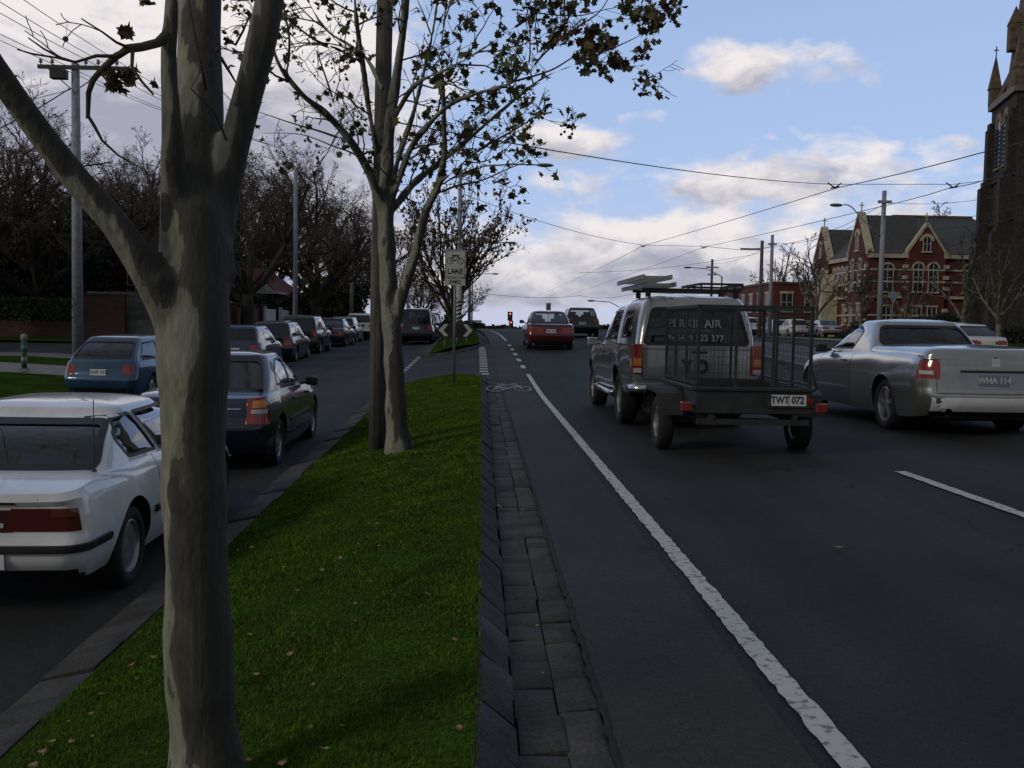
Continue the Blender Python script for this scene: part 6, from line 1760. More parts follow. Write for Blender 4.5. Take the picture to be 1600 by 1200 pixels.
def tubes_np(polys, n):
    """polylines [(Vector, r), ...] -> V, F arrays"""
    V = []; Fc = []; base = 0
    for pl in polys:
        P0 = np.array([tuple(p) for p, r in pl], dtype=np.float64); rr = np.array([r for p, r in pl])
        k = len(P0)
        T = np.empty_like(P0); T[1:-1] = P0[2:] - P0[:-2]; T[0] = P0[1] - P0[0]; T[-1] = P0[-1] - P0[-2]
        T /= (np.linalg.norm(T, axis=1, keepdims=True) + 1e-9)
        up = np.array([.31, .17, .93]) if abs(T[0, 2]) < .9 else np.array([1., .1, .05])
        A = np.cross(T, up); A /= (np.linalg.norm(A, axis=1, keepdims=True) + 1e-9); B = np.cross(T, A)
        an = np.arange(n) * 2 * math.pi / n
        ring = P0[:, None, :] + rr[:, None, None] * (A[:, None, :] * np.cos(an)[None, :, None] + B[:, None, :] * np.sin(an)[None, :, None])
        V.append(ring.reshape(-1, 3)); i = np.arange(k - 1)[:, None] * n; j = np.arange(n)[None, :]; j2 = (j + 1) % n
        f = np.stack([i + j, i + j2, i + n + j2, i + n + j], -1).reshape(-1, 4) + base
        Fc.append(f); base += k * n
    return np.concatenate(V), np.concatenate(Fc)

BARK = None
def plane_bark():
    m = bpy.data.materials.new('plane_bark'); m.use_nodes = True; nt = m.node_tree; b = nt.nodes['Principled BSDF']; N = nt.nodes.new
    b.inputs['Roughness'].default_value = .8
    tc = N('ShaderNodeTexCoord'); mp = N('ShaderNodeMapping'); nt.links.new(tc.outputs['Object'], mp.inputs[0]); mp.inputs['Scale'].default_value = (1, 1, .30)
    def noise(sc, det, ro=.5, dist=0):
        n = N('ShaderNodeTexNoise'); n.inputs['Scale'].default_value = sc; n.inputs['Detail'].default_value = det; n.inputs['Roughness'].default_value = ro; n.inputs['Distortion'].default_value = dist
        nt.links.new(mp.outputs[0], n.inputs['Vector']); return n.outputs['Fac']
    n1 = noise(5.0, 5, .5, .5); n2 = noise(14, 6, .6, .5); n3 = noise(60, 4)
    ge = N('ShaderNodeAttribute'); ge.attribute_name = 'side'      # flaked bark patches, biased paler on the left flank to paint in side light
    def mth(op, a, c):
        k = N('ShaderNodeMath'); k.operation = op
        for i, v in enumerate((a, c)):
            if hasattr(v, 'links'): nt.links.new(v, k.inputs[i])
            else: k.inputs[i].default_value = v
        return k.outputs[0]
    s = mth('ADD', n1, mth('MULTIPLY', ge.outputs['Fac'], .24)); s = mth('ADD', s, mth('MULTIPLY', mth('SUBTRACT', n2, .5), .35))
    mp2 = N('ShaderNodeMapping'); nt.links.new(tc.outputs['Object'], mp2.inputs[0]); mp2.inputs['Scale'].default_value = (1, 1, .45)
    vo = N('ShaderNodeTexVoronoi'); vo.inputs['Scale'].default_value = 11; nt.links.new(mp2.outputs[0], vo.inputs['Vector'])
    sc_ = N('ShaderNodeSeparateColor'); nt.links.new(vo.outputs['Color'], sc_.inputs[0])
    inside = mth('LESS_THAN', mth('ADD', vo.outputs['Distance'], mth('MULTIPLY', n2, .25)), .42)
    pale = mth('MULTIPLY', mth('GREATER_THAN', sc_.outputs[0], .76), inside); dark = mth('MULTIPLY', mth('LESS_THAN', sc_.outputs[0], .22), inside)
    s = mth('ADD', s, mth('MULTIPLY', pale, .11)); s = mth('SUBTRACT', s, mth('MULTIPLY', dark, .10))
    r = N('ShaderNodeValToRGB'); nt.links.new(s, r.inputs[0]); e = r.color_ramp.elements
    e[0].position = .40; e[0].color = (.036, .035, .028, 1); e[1].position = .565; e[1].color = (.078, .074, .058, 1)
    for pos, c in ((.50, (.052, .050, .040)), (.571, (.18, .18, .135)), (.67, (.25, .25, .19)), (.76, (.19, .195, .15))): x = r.color_ramp.elements.new(pos); x.color = (*c, 1)
    mr = N('ShaderNodeMapRange'); nt.links.new(n3, mr.inputs[0]); mr.inputs[1].default_value = .25; mr.inputs[2].default_value = .75; mr.inputs[3].default_value = .75; mr.inputs[4].default_value = 1.25
    mm = N('ShaderNodeVectorMath'); mm.operation = 'SCALE'; nt.links.new(r.outputs[0], mm.inputs[0]); nt.links.new(mr.outputs[0], mm.inputs['Scale']); nt.links.new(mm.outputs[0], b.inputs['Base Color'])
    bp = N('ShaderNodeBump'); bp.inputs['Strength'].default_value = 1.0; bp.inputs['Distance'].default_value = .02
    hh = mth('ADD', mth('MULTIPLY', s, -1.2), mth('MULTIPLY', n3, .25)); nt.links.new(hh, bp.inputs['Height']); nt.links.new(bp.outputs[0], b.inputs['Normal'])
    return m
BARK = plane_bark()
TWIG = mat('plane_twig', (.075, .062, .042), rough=.9, col2=(.04, .034, .024), nscale=6)
ELMB = mat('elm_bark', (.065, .055, .043), rough=.95, col2=(.022, .019, .016), nscale=2, stretch=(2, 2, .5), bump=.5, bscale=9)
ELMT = mat('elm_twig', (.13, .10, .075), rough=.95, col2=(.08, .062, .048), nscale=1)
LEAF = mat('autumn_leaf', (.055, .085, .014), rough=.6, col2=(.095, .055, .018), nscale=1.3, thr=(.42, .58), fine=(30, .2))
LEAFG = mat('fallen_leaf', (.30, .20, .07), rough=.7, col2=(.16, .07, .03), nscale=2.0, thr=(.4, .6), coords='Object')

LEAF2D = [(0, -.5), (.10, -.42), (.34, -.46), (.28, -.22), (.52, -.06), (.30, .02), (.26, .22), (.10, .14), (0, .52), (-.10, .14), (-.26, .22), (-.30, .02), (-.52, -.06), (-.28, -.22), (-.34, -.46), (-.10, -.42)]
def leaves_np(rnd, spots, smin, smax, hang=.5):
    """spots: positions; star-shaped plane leaves, folded a little"""
    V = []; Fc = []; k = len(LEAF2D); b = 0
    for p in spots:
        s = rnd.uniform(smin, smax); q = Euler((rnd.gauss(math.pi / 2 + .5, .5) if rnd.random() < hang else rnd.uniform(0, 6.28), rnd.gauss(0, .5), rnd.uniform(0, 6.28))).to_matrix()
        fold = rnd.uniform(.05, .5)
        V.append(tuple(p + q @ Vector((0, -.05 * s, 0))))
        cu = rnd.uniform(-.9, 1.1); tw = rnd.uniform(-.7, .7); ax = rnd.uniform(.72, 1.15)
        for x, y in LEAF2D: V.append(tuple(p + q @ Vector((x * s * ax, y * s * (1 - .25 * abs(cu)), (fold * abs(x) + cu * y * y + tw * x * y + rnd.uniform(-.07, .07)) * s))))
        for i in range(k): Fc.append((b, b + 1 + i, b + 1 + (i + 1) % k))
        b += k + 1
    return np.array(V), np.array(Fc)

def balls_np(rnd, spots, r=.014):
    mb = MB()
    for p in spots: 
        mb.sphere(p, r, 5); mb.bar(p, p + Vector((rnd.uniform(-.01, .01), 0, r * 5)), r * .1)
    return mb

def plane_tree(name, label, root_loc, limbs, voxel, twig_spec, seed, n_leaf, leaf_w, ball_p=.2, hand=(), trunk_r_min=.02, side_at=None, extra_leaf=(), lsz=(.10, .17)):
    rnd = random.Random(seed)
    root = empty(name, root_loc, 0, label, 'tree', None)
    inv_ = -Vector(root_loc)
    big = MB(); thin = []
    for lm in limbs:
        pl = catmull([(Vector(p) + inv_, r) for p, r in lm], .06)
        if min(r for _, r in pl) > trunk_r_min: 
            big.tube([p for p, r in pl], [r * (1 + .05 * math.sin(i * .9) + .03 * rnd.uniform(-1, 1)) for i, (p, r) in enumerate(pl)], 14)
        else:
            k = next(i for i, (p, r) in enumerate(pl) if r <= trunk_r_min) if pl[0][1] > trunk_r_min else 0
            if k > 1: big.tube([p for p, r in pl[:k + 1]], [r for p, r in pl[:k + 1]], 12)
            thin.append(pl[max(k - 1, 0):])
    for c, r in hand: big.sphere(Vector(c) + inv_, r, 10)
    o = big.build('trunk', None, root)
    md = o.modifiers.new('r', 'REMESH'); md.mode = 'VOXEL'; md.voxel_size = voxel; md.use_smooth_shade = True
    sm = o.modifiers.new('s', 'SMOOTH'); sm.iterations = 8; sm.factor = .5
    dg = bpy.context.evaluated_depsgraph_get(); dg.update()
    me = bpy.data.meshes.new_from_object(o.evaluated_get(dg)); o.modifiers.clear(); old = o.data; o.data = me; bpy.data.meshes.remove(old)
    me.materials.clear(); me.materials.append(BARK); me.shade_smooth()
    nv = len(me.vertices); co = np.empty(nv * 3, np.float32); me.vertices.foreach_get('co', co); co = co.reshape(-1, 3)
    nn = np.empty(nv * 3, np.float32); me.vertices.foreach_get('normal', nn); nn = nn.reshape(-1, 3)
    sd_ = np.clip(-(nn[:, 0] * .95 + nn[:, 1] * .25) , -1, 1)  # mask of left-facing bark for the side light painted into its colour
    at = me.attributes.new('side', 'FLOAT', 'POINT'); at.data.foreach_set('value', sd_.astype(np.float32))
    # lumps and flakes of the bark
    ph = co * np.array([9.0, 9.0, 4.0]); d = (np.sin(ph[:, 0] + 2 * np.sin(ph[:, 2])) * np.sin(ph[:, 1] * 1.3 + ph[:, 2] * .7)) * .006 * (voxel / .012) ** .5
    me.vertices.foreach_set('co', (co + nn * d[:, None]).ravel()); me.update()
    # twigs along every limb
    out = {i: [] for i in range(6)}; tips = []
    for lm in limbs:
        pl = catmull([(Vector(p) + inv_, r) for p, r in lm], .12)
        for i in range(2, len(pl)):
            p, r = pl[i]
            if r > twig_spec['from_r'] and not (twig_spec.get('high') and p.z - inv_.z > 3.1 and r < .045): continue
            hi = twig_spec.get('high') and p.z - inv_.z > 3.1
            if rnd.random() < twig_spec['density']:
                d0 = (pl[i][0] - pl[i - 1][0]).normalized(); an = R(rnd.uniform(35, 70)); cd = (d0 * math.cos(an) + rand_perp(rnd, d0) * math.sin(an))
                if hi: cd.z = abs(cd.z) + .2; cd.normalize(); grow(rnd, p, cd, rnd.uniform(.5, 1.1), min(r * .5, .010), 0, ts2, out, tips)
                else: grow(rnd, p, cd, rnd.uniform(*twig_spec['len']), min(r * .5, twig_spec['r0']), 0, twig_spec, out, tips)
        tips.append((pl[-1][0], Vector((0, 0, 1))))
    allp = thin + out[0] + out[1] + out[2] + out[3]
    V, Fc = tubes_np(allp, 5); np_mesh('twigs', V, Fc, TWIG, root, smooth=True)['kind'] = 'stuff'
    # leaves and seed balls hang from the twigs
    cand = [p for pl in out[0] + out[1] + out[2] for p, r in pl[1:]] + [p for p, d in tips]
    spots = []; tries = 0; cells = {}
    while len(spots) < n_leaf and tries < n_leaf * 60:
        tries += 1; p = rnd.choice(cand)
        ck = (int(p.x / .16), int(p.z / .16))
        if cells.get(ck, 0) >= 7: continue
        if rnd.random() < leaf_w(p + Vector(root_loc)): cells[ck] = cells.get(ck, 0) + 1; spots.append(p + Vector((rnd.gauss(0, .04), rnd.gauss(0, .04), rnd.gauss(-.05, .04))))
    spots += [Vector(q) + inv_ for q in extra_leaf]
    if spots:
        V, Fc = leaves_np(rnd, spots, *lsz); np_mesh('foliage', V, Fc, LEAF, root)
    bl = [p + Vector((0, 0, -.05 if 'near' in label else -.09)) for p in rnd.sample(cand, min(len(cand), int(len(cand) * ball_p)))]
    if len(bl) > 100: balls_np(rnd, bl, .015).build('seed_balls', TWIG, root, fix=False)['kind'] = 'stuff'
    else:
        for p in bl: balls_np(rnd, [p], .008).build('seed_ball', TWIG, root, fix=False)
    return root

# --- near plane tree: limbs traced as world points round its trunk 3 m ahead
def L_(*a): return [(P(x, y, D), r) for x, y, D, r in a]
t1 = [L_((328, 1300, 3.1, .138), (322, 1200, 3.1, .118), (312, 1050, 3.1, .102), (306, 880, 3.1, .099), (302, 700, 3.1, .100), (302, 560, 3.1, .106), (304, 470, 3.1, .116), (305, 390, 3.1, .112), (303, 330, 3.1, .098), (303, 300, 3.12, .07), (303, 285, 3.12, .03)),
      L_((302, 400, 3.12, .10), (302, 300, 3.15, .092), (306, 200, 3.2, .082), (310, 100, 3.25, .074), (312, 0, 3.3, .069), (316, -120, 3.35, .062), (318, -300, 3.45, .052), (300, -700, 3.6, .038), (330, -1200, 3.8, .026), (310, -1800, 4.0, .010)),
      L_((282, 420, 3.08, .066), (273, 310, 3.05, .050), (270, 220, 3.0, .040), (266, 150, 3.0, .032), (264, 80, 3.0, .024), (268, 20, 3.0, .020), (262, -60, 3.0, .018), (200, -300, 2.9, .015), (150, -600, 2.8, .008)),
      L_((325, 450, 3.12, .075), (340, 340, 3.15, .062), (364, 235, 3.15, .050), (395, 120, 3.15, .044), (415, 30, 3.15, .044), (428, -60, 3.2, .042), (440, -250, 3.35, .036), (520, -620, 3.6, .028), (600, -1100, 3.9, .018), (640, -1500, 4.1, .008)),
      L_((290, 520, 3.1, .082), (262, 468, 3.05, .068), (232, 428, 3.0, .052), (180, 350, 2.95, .044), (120, 282, 2.9, .043), (60, 205, 2.85, .041), (0, 120, 2.8, .039), (-60, 30, 2.75, .036), (-110, -60, 2.7, .034), (-220, -300, 2.6, .028), (-420, -620, 2.5, .020), (-500, -1000, 2.5, .010)),
      L_((264, 50, 3.0, .017), (245, 68, 2.95, .014), (222, 74, 2.9, .0135), (200, 76, 2.85, .013), (182, 88, 2.85, .011), (160, 108, 2.85, .009), (145, 126, 2.85, .009), (138, 145, 2.85, .008), (137, 185, 2.85, .006)),
      L_((182, 88, 2.85, .006), (150, 87, 2.8, .005), (118, 97, 2.8, .004), (95, 90, 2.8, .004), (68, 76, 2.8, .003), (44, 59, 2.8, .002)),
      L_((118, 97, 2.8, .004), (88, 90, 2.75, .003), (50, 84, 2.75, .003), (27, 77, 2.75, .002)), L_((200, 74, 2.85, .005), (182, 66, 2.8, .004), (160, 50, 2.8, .003), (127, 29, 2.8, .002)),
      L_((207, 80, 2.85, .006), (206, 105, 2.8, .005), (222, 128, 2.8, .004), (240, 148, 2.8, .003)), L_((137, 180, 2.85, .005), (148, 198, 2.85, .005), (160, 220, 2.85, .004), (185, 243, 2.85, .003), (225, 265, 2.85, .002)),
      L_((350, 60, 3.3, .007), (368, 70, 3.3, .005), (380, 48, 3.3, .004), (392, 20, 3.3, .002)), L_((345, 90, 3.3, .006), (362, 118, 3.3, .004), (375, 140, 3.3, .002)), L_((365, 250, 3.2, .004), (335, 175, 3.0, .003), (298, 138, 2.98, .002)),
      L_((322, 140, 3.1, .005), (318, 120, 3.0, .004), (310, 80, 2.99, .0035), (296, 10, 2.99, .003), (290, -40, 2.99, .002))]
ts2 = {0: (5, 3, 42, .62, .45, .03), 1: (4, 3, 42, .6, .5, .02), 2: (3, 0, 40, .5, .4, 0), 'rmin': .0032, 'maxlvl': 2, 'start': .25, 'from_r': .05, 'density': .46, 'len': (.3, .85), 'r0': .012}
ts1 = {0: (4, 2, 45, .6, .5, -.03), 1: (3, 2, 45, .6, .5, 0), 2: (2, 0, 40, .5, .3, 0), 'rmin': .0014, 'maxlvl': 1, 'start': .3, 'from_r': .010, 'density': .32, 'len': (.08, .26), 'r0': .003, 'high': True}
lf = [P(198 + random.uniform(-8, 8), 52 + random.uniform(-9, 9), 2.85) for _ in range(5)] + [P(190 + random.uniform(-26, 22), 122 + random.uniform(-16, 20), 2.85) for _ in range(22)] + [P(241, 130, 2.9), P(222, 4, 2.9), P(230, 8, 2.9), P(350, 50, 3.3), P(356, 62, 3.3)]
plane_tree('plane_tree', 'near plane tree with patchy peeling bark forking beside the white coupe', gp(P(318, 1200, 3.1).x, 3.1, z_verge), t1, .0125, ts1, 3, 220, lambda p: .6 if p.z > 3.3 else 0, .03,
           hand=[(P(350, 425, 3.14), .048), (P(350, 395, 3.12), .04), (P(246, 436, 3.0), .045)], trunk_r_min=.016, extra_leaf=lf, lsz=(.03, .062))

# --- second plane tree, leafy to the right
D = 11.3
t2 = [L_((624, 712, D, .18), (622, 690, D, .145), (619, 640, D, .122), (615, 560, D, .112), (609, 470, D, .105), (605, 390, D, .10), (603, 320, D, .095), (604, 270, D, .08), (609, 200, D, .066), (618, 130, D, .055), (628, 60, D, .045), (636, -20, D, .038), (640, -120, D, .025)),
      L_((600, 335, D, .06), (578, 272, D - .2, .052), (548, 222, D - .4, .047), (512, 180, D - .6, .042), (480, 155, D - .8, .038), (455, 128, D - .9, .034), (438, 105, D - 1, .028), (420, 60, D - 1.1, .02), (402, 10, D - 1.2, .012)),
      L_((592, 300, D, .035), (576, 262, D + .3, .03), (550, 222, D + .5, .024), (530, 185, D + .7, .018), (512, 130, D + .9, .012), (495, 80, D + 1, .007)),
      L_((590, 240, D, .042), (578, 180, D - .2, .036), (568, 110, D - .3, .032), (558, 40, D - .4, .026), (552, -40, D - .5, .018)),
      L_((598, 140, D, .03), (575, 95, D + .3, .028), (548, 72, D + .5, .026), (516, 52, D + .7, .023), (494, 25, D + .9, .018), (474, -15, D + 1, .012)),
      L_((566, 98, D - .3, .02), (530, 78, D - .6, .016), (492, 62, D - .8, .013), (460, 38, D - 1, .008), (440, 20, D - 1, .005)),
      L_((448, 120, D - .9, .018), (452, 60, D - 1, .012), (440, 0, D - 1, .006)), L_((455, 128, D - .9, .016), (430, 118, D - 1, .012), (412, 100, D - 1, .008), (395, 88, D - 1.1, .004)),
      L_((616, 185, D, .035), (640, 142, D - .3, .032), (665, 122, D - .5, .028), (700, 108, D - .8, .024), (745, 82, D - 1, .020), (790, 52, D - 1.2, .016), (835, 20, D - 1.4, .012), (870, -20, D - 1.5, .008)),
      L_((612, 290, D, .04), (626, 235, D + .3, .036), (645, 180, D + .4, .032), (664, 105, D + .6, .026), (678, 40, D + .7, .02), (688, -40, D + .8, .014)),
      L_((612, 315, D, .045), (640, 235, D - .3, .038), (672, 192, D - .6, .034), (708, 160, D - .8, .030), (758, 142, D - 1, .026), (800, 128, D - 1.2, .022), (840, 82, D - 1.4, .016), (880, 42, D - 1.6, .011), (905, -10, D - 1.7, .007)),
      L_((616, 325, D, .05), (648, 285, D + .4, .042), (690, 252, D + .7, .037), (738, 212, D + 1, .032), (790, 168, D + 1.3, .026), (845, 124, D + 1.6, .020), (905, 98, D + 1.9, .014), (965, 72, D + 2.2, .009), (1000, 55, D + 2.4, .005), (1020, 40, D + 2.4, .003)),
      L_((790, 168, D + 1.3, .018), (840, 95, D + 1, .014), (890, 50, D + .8, .010), (935, 20, D + .7, .007), (960, -20, D + .6, .005)), L_((905, 98, D + 1.9, .008), (960, 98, D + 2, .006), (990, 104, D + 2, .004), (1010, 100, D + 2, .002)),
      L_((800, 128, D - 1.2, .012), (860, 110, D - 1.4, .009), (905, 84, D - 1.5, .006), (940, 76, D - 1.6, .003)), L_((835, 20, D - 1.4, .008), (900, 25, D - 1.5, .006), (945, 15, D - 1.6, .004), (985, 8, D - 1.7, .002)),
      L_((618, 500, D, .075), (632, 450, D - .1, .068), (650, 390, D - .2, .062), (666, 330, D - .3, .055), (684, 290, D - .4, .046), (694, 240, D - .5, .036), (693, 160, D - .6, .028), (690, 80, D - .6, .02), (698, 0, D - .7, .013)),
      L_((686, 288, D - .4, .024), (715, 262, D - .6, .018), (752, 232, D - .8, .014), (800, 205, D - 1, .010), (840, 180, D - 1.1, .006)), L_((672, 310, D - .3, .018), (708, 292, D - .5, .013), (752, 282, D - .7, .009), (798, 262, D - .9, .006), (832, 250, D - 1, .003)),
      L_((604, 290, D, .016), (560, 245, D + .6, .012), (520, 228, D + .8, .009), (470, 210, D + 1, .006), (410, 208, D + 1.1, .003)), L_((548, 222, D - .4, .018), (500, 205, D - .3, .012), (455, 192, D - .2, .008), (405, 175, D, .004))]
def lw2(p):
    # more leaves survive on the right, outer and upper side
    u = (p.x + .35) / 2.6; v = (p.z - 2.9) / 2.4
    w = (.15 + .85 * max(0, min(1, u))) * (.06 + .94 * max(0, min(1, v + .12)) ** 1.5) if u > -.1 else .03
    if p.x > 2.25 + .35 * max(0, p.z - 4.6): return 0
    return min(1, w + .02)
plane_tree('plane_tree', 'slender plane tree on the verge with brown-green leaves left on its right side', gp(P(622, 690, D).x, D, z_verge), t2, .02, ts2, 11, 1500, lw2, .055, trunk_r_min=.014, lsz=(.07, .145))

# --- generic bare and leafy trees
def auto_tree(name, label, loc, seed, H, spec, trunk, nl, llen, lang, bark, twigm, leaf=None, nleaf=0, group=None, cat='tree', sides=(9, 6, 4, 3, 3), lsz=(.05, .09), ctrunk=True, first=0.35):
    rnd = random.Random(seed); root = empty(name, loc, rnd.uniform(0, 6), label, cat, group)
    out = {i: [] for i in range(6)}; tips = []
    th, tr = trunk; tp = [(Vector((0, 0, -.2)), tr * 1.35), (Vector((0, 0, .4)), tr)]
    q = Vector((0, 0, .4)); n = 5
    for i in range(n): q = q + Vector((rnd.uniform(-.1, .1), rnd.uniform(-.1, .1), (th - .4) / n)); tp.append((q.copy(), tr * (1 - .25 * (i + 1) / n)))
    for k in range(nl):
        az = 2 * math.pi * (k + rnd.uniform(-.3, .3)) / nl; el = R(90 - lang + rnd.uniform(-10, 10)) if k else R(86)
        d = Vector((math.cos(az) * math.cos(el), math.sin(az) * math.cos(el), math.sin(el)))
        f = rnd.uniform(.72, 1.0) if k else 1.0; idx = min(int(f * (len(tp) - 1)), len(tp) - 1)
        grow(rnd, tp[idx][0], d, llen * rnd.uniform(.8, 1.15), tr * .55, 0, spec, out, tips)
    V, Fc = tubes_np([tp], 12); np_mesh('trunk', V, Fc, bark, root, smooth=True)
    V, Fc = tubes_np(out[0] + out[1], 6); np_mesh('branches', V, Fc, bark, root, smooth=True)
    thin = [p for l in range(2, 6) for p in out[l]]
    if thin: V, Fc = tubes_np(thin, 3); np_mesh('crown', V, Fc, twigm, root)
    if leaf and nleaf:
        cand = [p for l in range(1, 6) for pl in out[l] for p, r in pl[1:]]
        V = []; Fc = []
        for i in range(nleaf):
            p = rnd.choice(cand) + Vector((rnd.gauss(0, .08), rnd.gauss(0, .08), rnd.gauss(0, .08))); s = rnd.uniform(*lsz); qm = Euler((rnd.uniform(0, 6), rnd.uniform(0, 6), rnd.uniform(0, 6))).to_matrix()
            b = len(V); V += [tuple(p + qm @ Vector(c) * s) for c in ((-.5, -.35, 0), (.5, -.4, .1), (.42, .4, 0), (-.5, .35, .15))]; Fc.append((b, b + 1, b + 2, b + 3))
        np_mesh('foliage', V, Fc, leaf, root)
    return root
def recopy(src, loc, rz, sc, label):
    c = copy_tree(src); c.location = loc; c.rotation_euler = (0, 0, rz); c.scale = (sc, sc, sc); c['label'] = label; return c

LEAFV = mat('small_autumn_leaf', (.11, .085, .035), rough=.7, col2=(.12, .055, .025), nscale=1.2)
elm_spec = {0: (7, 7, 42, .55, .35, .05), 1: (6, 7, 42, .55, .45, .04), 2: (5, 6, 42, .55, .5, .03), 3: (4, 5, 40, .6, .5, .02), 4: (2, 0, 40, .5, .3, 0), 'rmin': .0075, 'maxlvl': 4, 'start': .22}
GE = 'bare elm trees lining the side street'
e1 = auto_tree('elm_tree', 'large bare elm behind the power pole at far left', (P(60, 500, 52).x, 52, .4), 21, 11, elm_spec, (3.0, .38), 8, 7.2, 46, ELMB, ELMT, LEAFV, 1500, GE, lsz=(.06, .12))
e2 = auto_tree('elm_tree', 'bare elm with thick black trunk behind the dark blue hatchback', (P(386, 500, 50).x, 50.5, .4), 22, 11, elm_spec, (2.8, .36), 8, 6.8, 44, ELMB, ELMT, LEAFV, 1800, GE, lsz=(.06, .12))
recopy(e2, (P(490, 500, 66).x, 66, .5), 2.1, 1.02, 'bare elm spreading above the black sedan, just right of the slim grey pole')
recopy(e1, (P(215, 500, 62).x, 62, .5), 1.3, .95, 'bare elm rising behind the brick house, left of the forked trunk')
recopy(e1, (P(532, 500, 84).x, 84, .6), 3.9, 1.0, 'bare elm farther down the side street behind the wooden pole')
recopy(e2, (P(140, 500, 80).x, 80, .5), 4.4, 1.15, 'tall distant bare elm seen left of the power pole')
recopy(e2, (P(-60, 500, 46).x, 46, .4), .7, 1.0, 'bare elm at the left frame edge above the hedge')
recopy(e1, (P(330, 500, 74).x, 74, .5), 5.2, 1.0, 'bare elm behind the red-roofed house')
recopy(e2, (P(180, 500, 70).x, 70, .4), 3.3, 1.1, 'bare elm between power pole and forked trunk, behind the brick house')
recopy(e1, (P(430, 500, 96).x, 96, .4), 4.1, 1.2, 'distant bare elm filling the gap beside the slim grey pole')
recopy(e2, (P(600, 500, 112).x, 112, .8), 1.0, .9, 'small distant bare elm above the verge row of parked cars')
recopy(e1, (P(655, 500, 120).x, 120, .6), 2.6, .62, 'low rounded bare tree beyond the verge row, left of the sign post')

# vase-shaped tree with small leaves behind the sign
vase_spec = {0: (7, 8, 26, .50, .22, .05), 1: (5, 5, 28, .5, .3, .05), 2: (4, 3, 30, .5, .3, .04), 3: (3, 0, 30, .5, .3, 0), 'rmin': .009, 'maxlvl': 3, 'start': .18}
GV = 'vase-shaped trees on the second verge'
v1 = auto_tree('vase_tree', 'vase-shaped tree with small brown leaves directly behind the bike lane sign', gp(-1.15, 45.5, z_verge), 31, 7, vase_spec, (1.5, .13), 12, 4.6, 29, ELMB, TWIG, LEAFV, 3000, GV, lsz=(.07, .14))
recopy(v1, gp(-1.1, 74, z_verge), 2.0, .55, 'small bushy tree beside the white truck at the end of the verge')

# dense evergreen clumps
def clump(name, label, loc, rx, ry, rz, seed, n, m, sz=(.10, .2), cat='bush', group=None, lumps=9, trunk=True, kind=None):
    rnd = random.Random(seed); root = empty(name, loc, 0, label, cat, group); V = []; Fc = []; cs = []
    for i in range(lumps):
        a = rnd.uniform(0, 6.28); rr = rnd.random() ** .5 * .62; cs.append((rx * rr * math.cos(a), ry * rr * math.sin(a), rz * (rnd.uniform(.35, 1.35)), rnd.uniform(.32, .5)))
    for i in range(n):
        cx, cy, cz, cr = rnd.choice(cs); d = Vector((rnd.gauss(0, 1), rnd.gauss(0, 1), rnd.gauss(0, 1))).normalized() * (rnd.random() ** .35) * cr
        p = Vector((cx + d.x * rx * 1.15, cy + d.y * ry * 1.15, max(.05, cz + d.z * rz * 1.2))); s = rnd.uniform(*sz); q = Euler((rnd.uniform(0, 6), rnd.uniform(0, 6), rnd.uniform(0, 6))).to_matrix()
        b = len(V); V += [tuple(p + q @ Vector(c) * s) for c in ((-.5, -.28, 0), (.5, -.3, .1), (.55, .3, 0), (-.4, .3, .15))]; Fc.append((b, b + 1, b + 2, b + 3))
    np_mesh('foliage', V, Fc, m, root)
    if trunk:
        mb = MB()
        for i, (cx, cy, cz, cr) in enumerate(cs[:6]): mb.tube([(0, 0, -.1), (cx * .4, cy * .4, cz * .5), (cx, cy, cz)], [.09, .06, .02], 6)
        mb.build('trunk', ELMB, root)
    return root
DKG = mat('dark_foliage', (.026, .040, .014), rough=.7, col2=(.014, .022, .010), nscale=.8, fine=(8, .4))
GOLD = mat('golden_foliage', (.060, .060, .014), rough=.7, col2=(.026, .034, .010), nscale=.5, thr=(.45, .6), fine=(8, .4))
HEDG = mat('hedge_foliage', (.045, .070, .016), rough=.7, col2=(.022, .036, .010), nscale=2, fine=(9, .4))
clump('evergreen_tree', 'massive dark evergreen tree at the left edge behind the hedge', (P(30, 500, 56).x, 56, .4), 6.0, 4, 4.6, 41, 20000, DKG, (.16, .36), 'tree', lumps=16)
clump('evergreen_tree', 'dark evergreen with golden tips behind the black sedan', (P(520, 500, 74).x, 74, .5), 3.6, 3.0, 2.6, 42, 12000, GOLD, (.14, .3), 'tree', lumps=12)
clump('evergreen_shrub', 'dark shrub between the grey pole and the elm trunks above the parked wagon', (P(430, 500, 68).x, 68, .5), 3.0, 2.5, 1.7, 43, 7000, DKG, (.12, .24), lumps=9)
clump('evergreen_shrub', 'broad dark bush in front of the right end of the gabled hall', (P(1468, 500, 80).x, 80, .58), 3.0, 2, 1.35, 44, 7000, DKG, (.1, .22))
clump('evergreen_shrub', 'dark bush in front of the corner of the gabled hall', (P(1342, 500, 78).x, 78, .58), 2.1, 1.5, .95, 45, 4500, DKG, (.1, .2))
clump('evergreen_shrub', 'low dark bush at the foot of the church tower', (P(1580, 500, 64).x, 64, .58), 2.4, 1.5, .8, 46, 4500, DKG, (.1, .2))
clump('low_shrub', 'olive-green shrub at the far tip of the second verge', gp(-1.2, 66, z_verge), 1.0, 1.8, .75, 47, 2600, GOLD, (.08, .16))
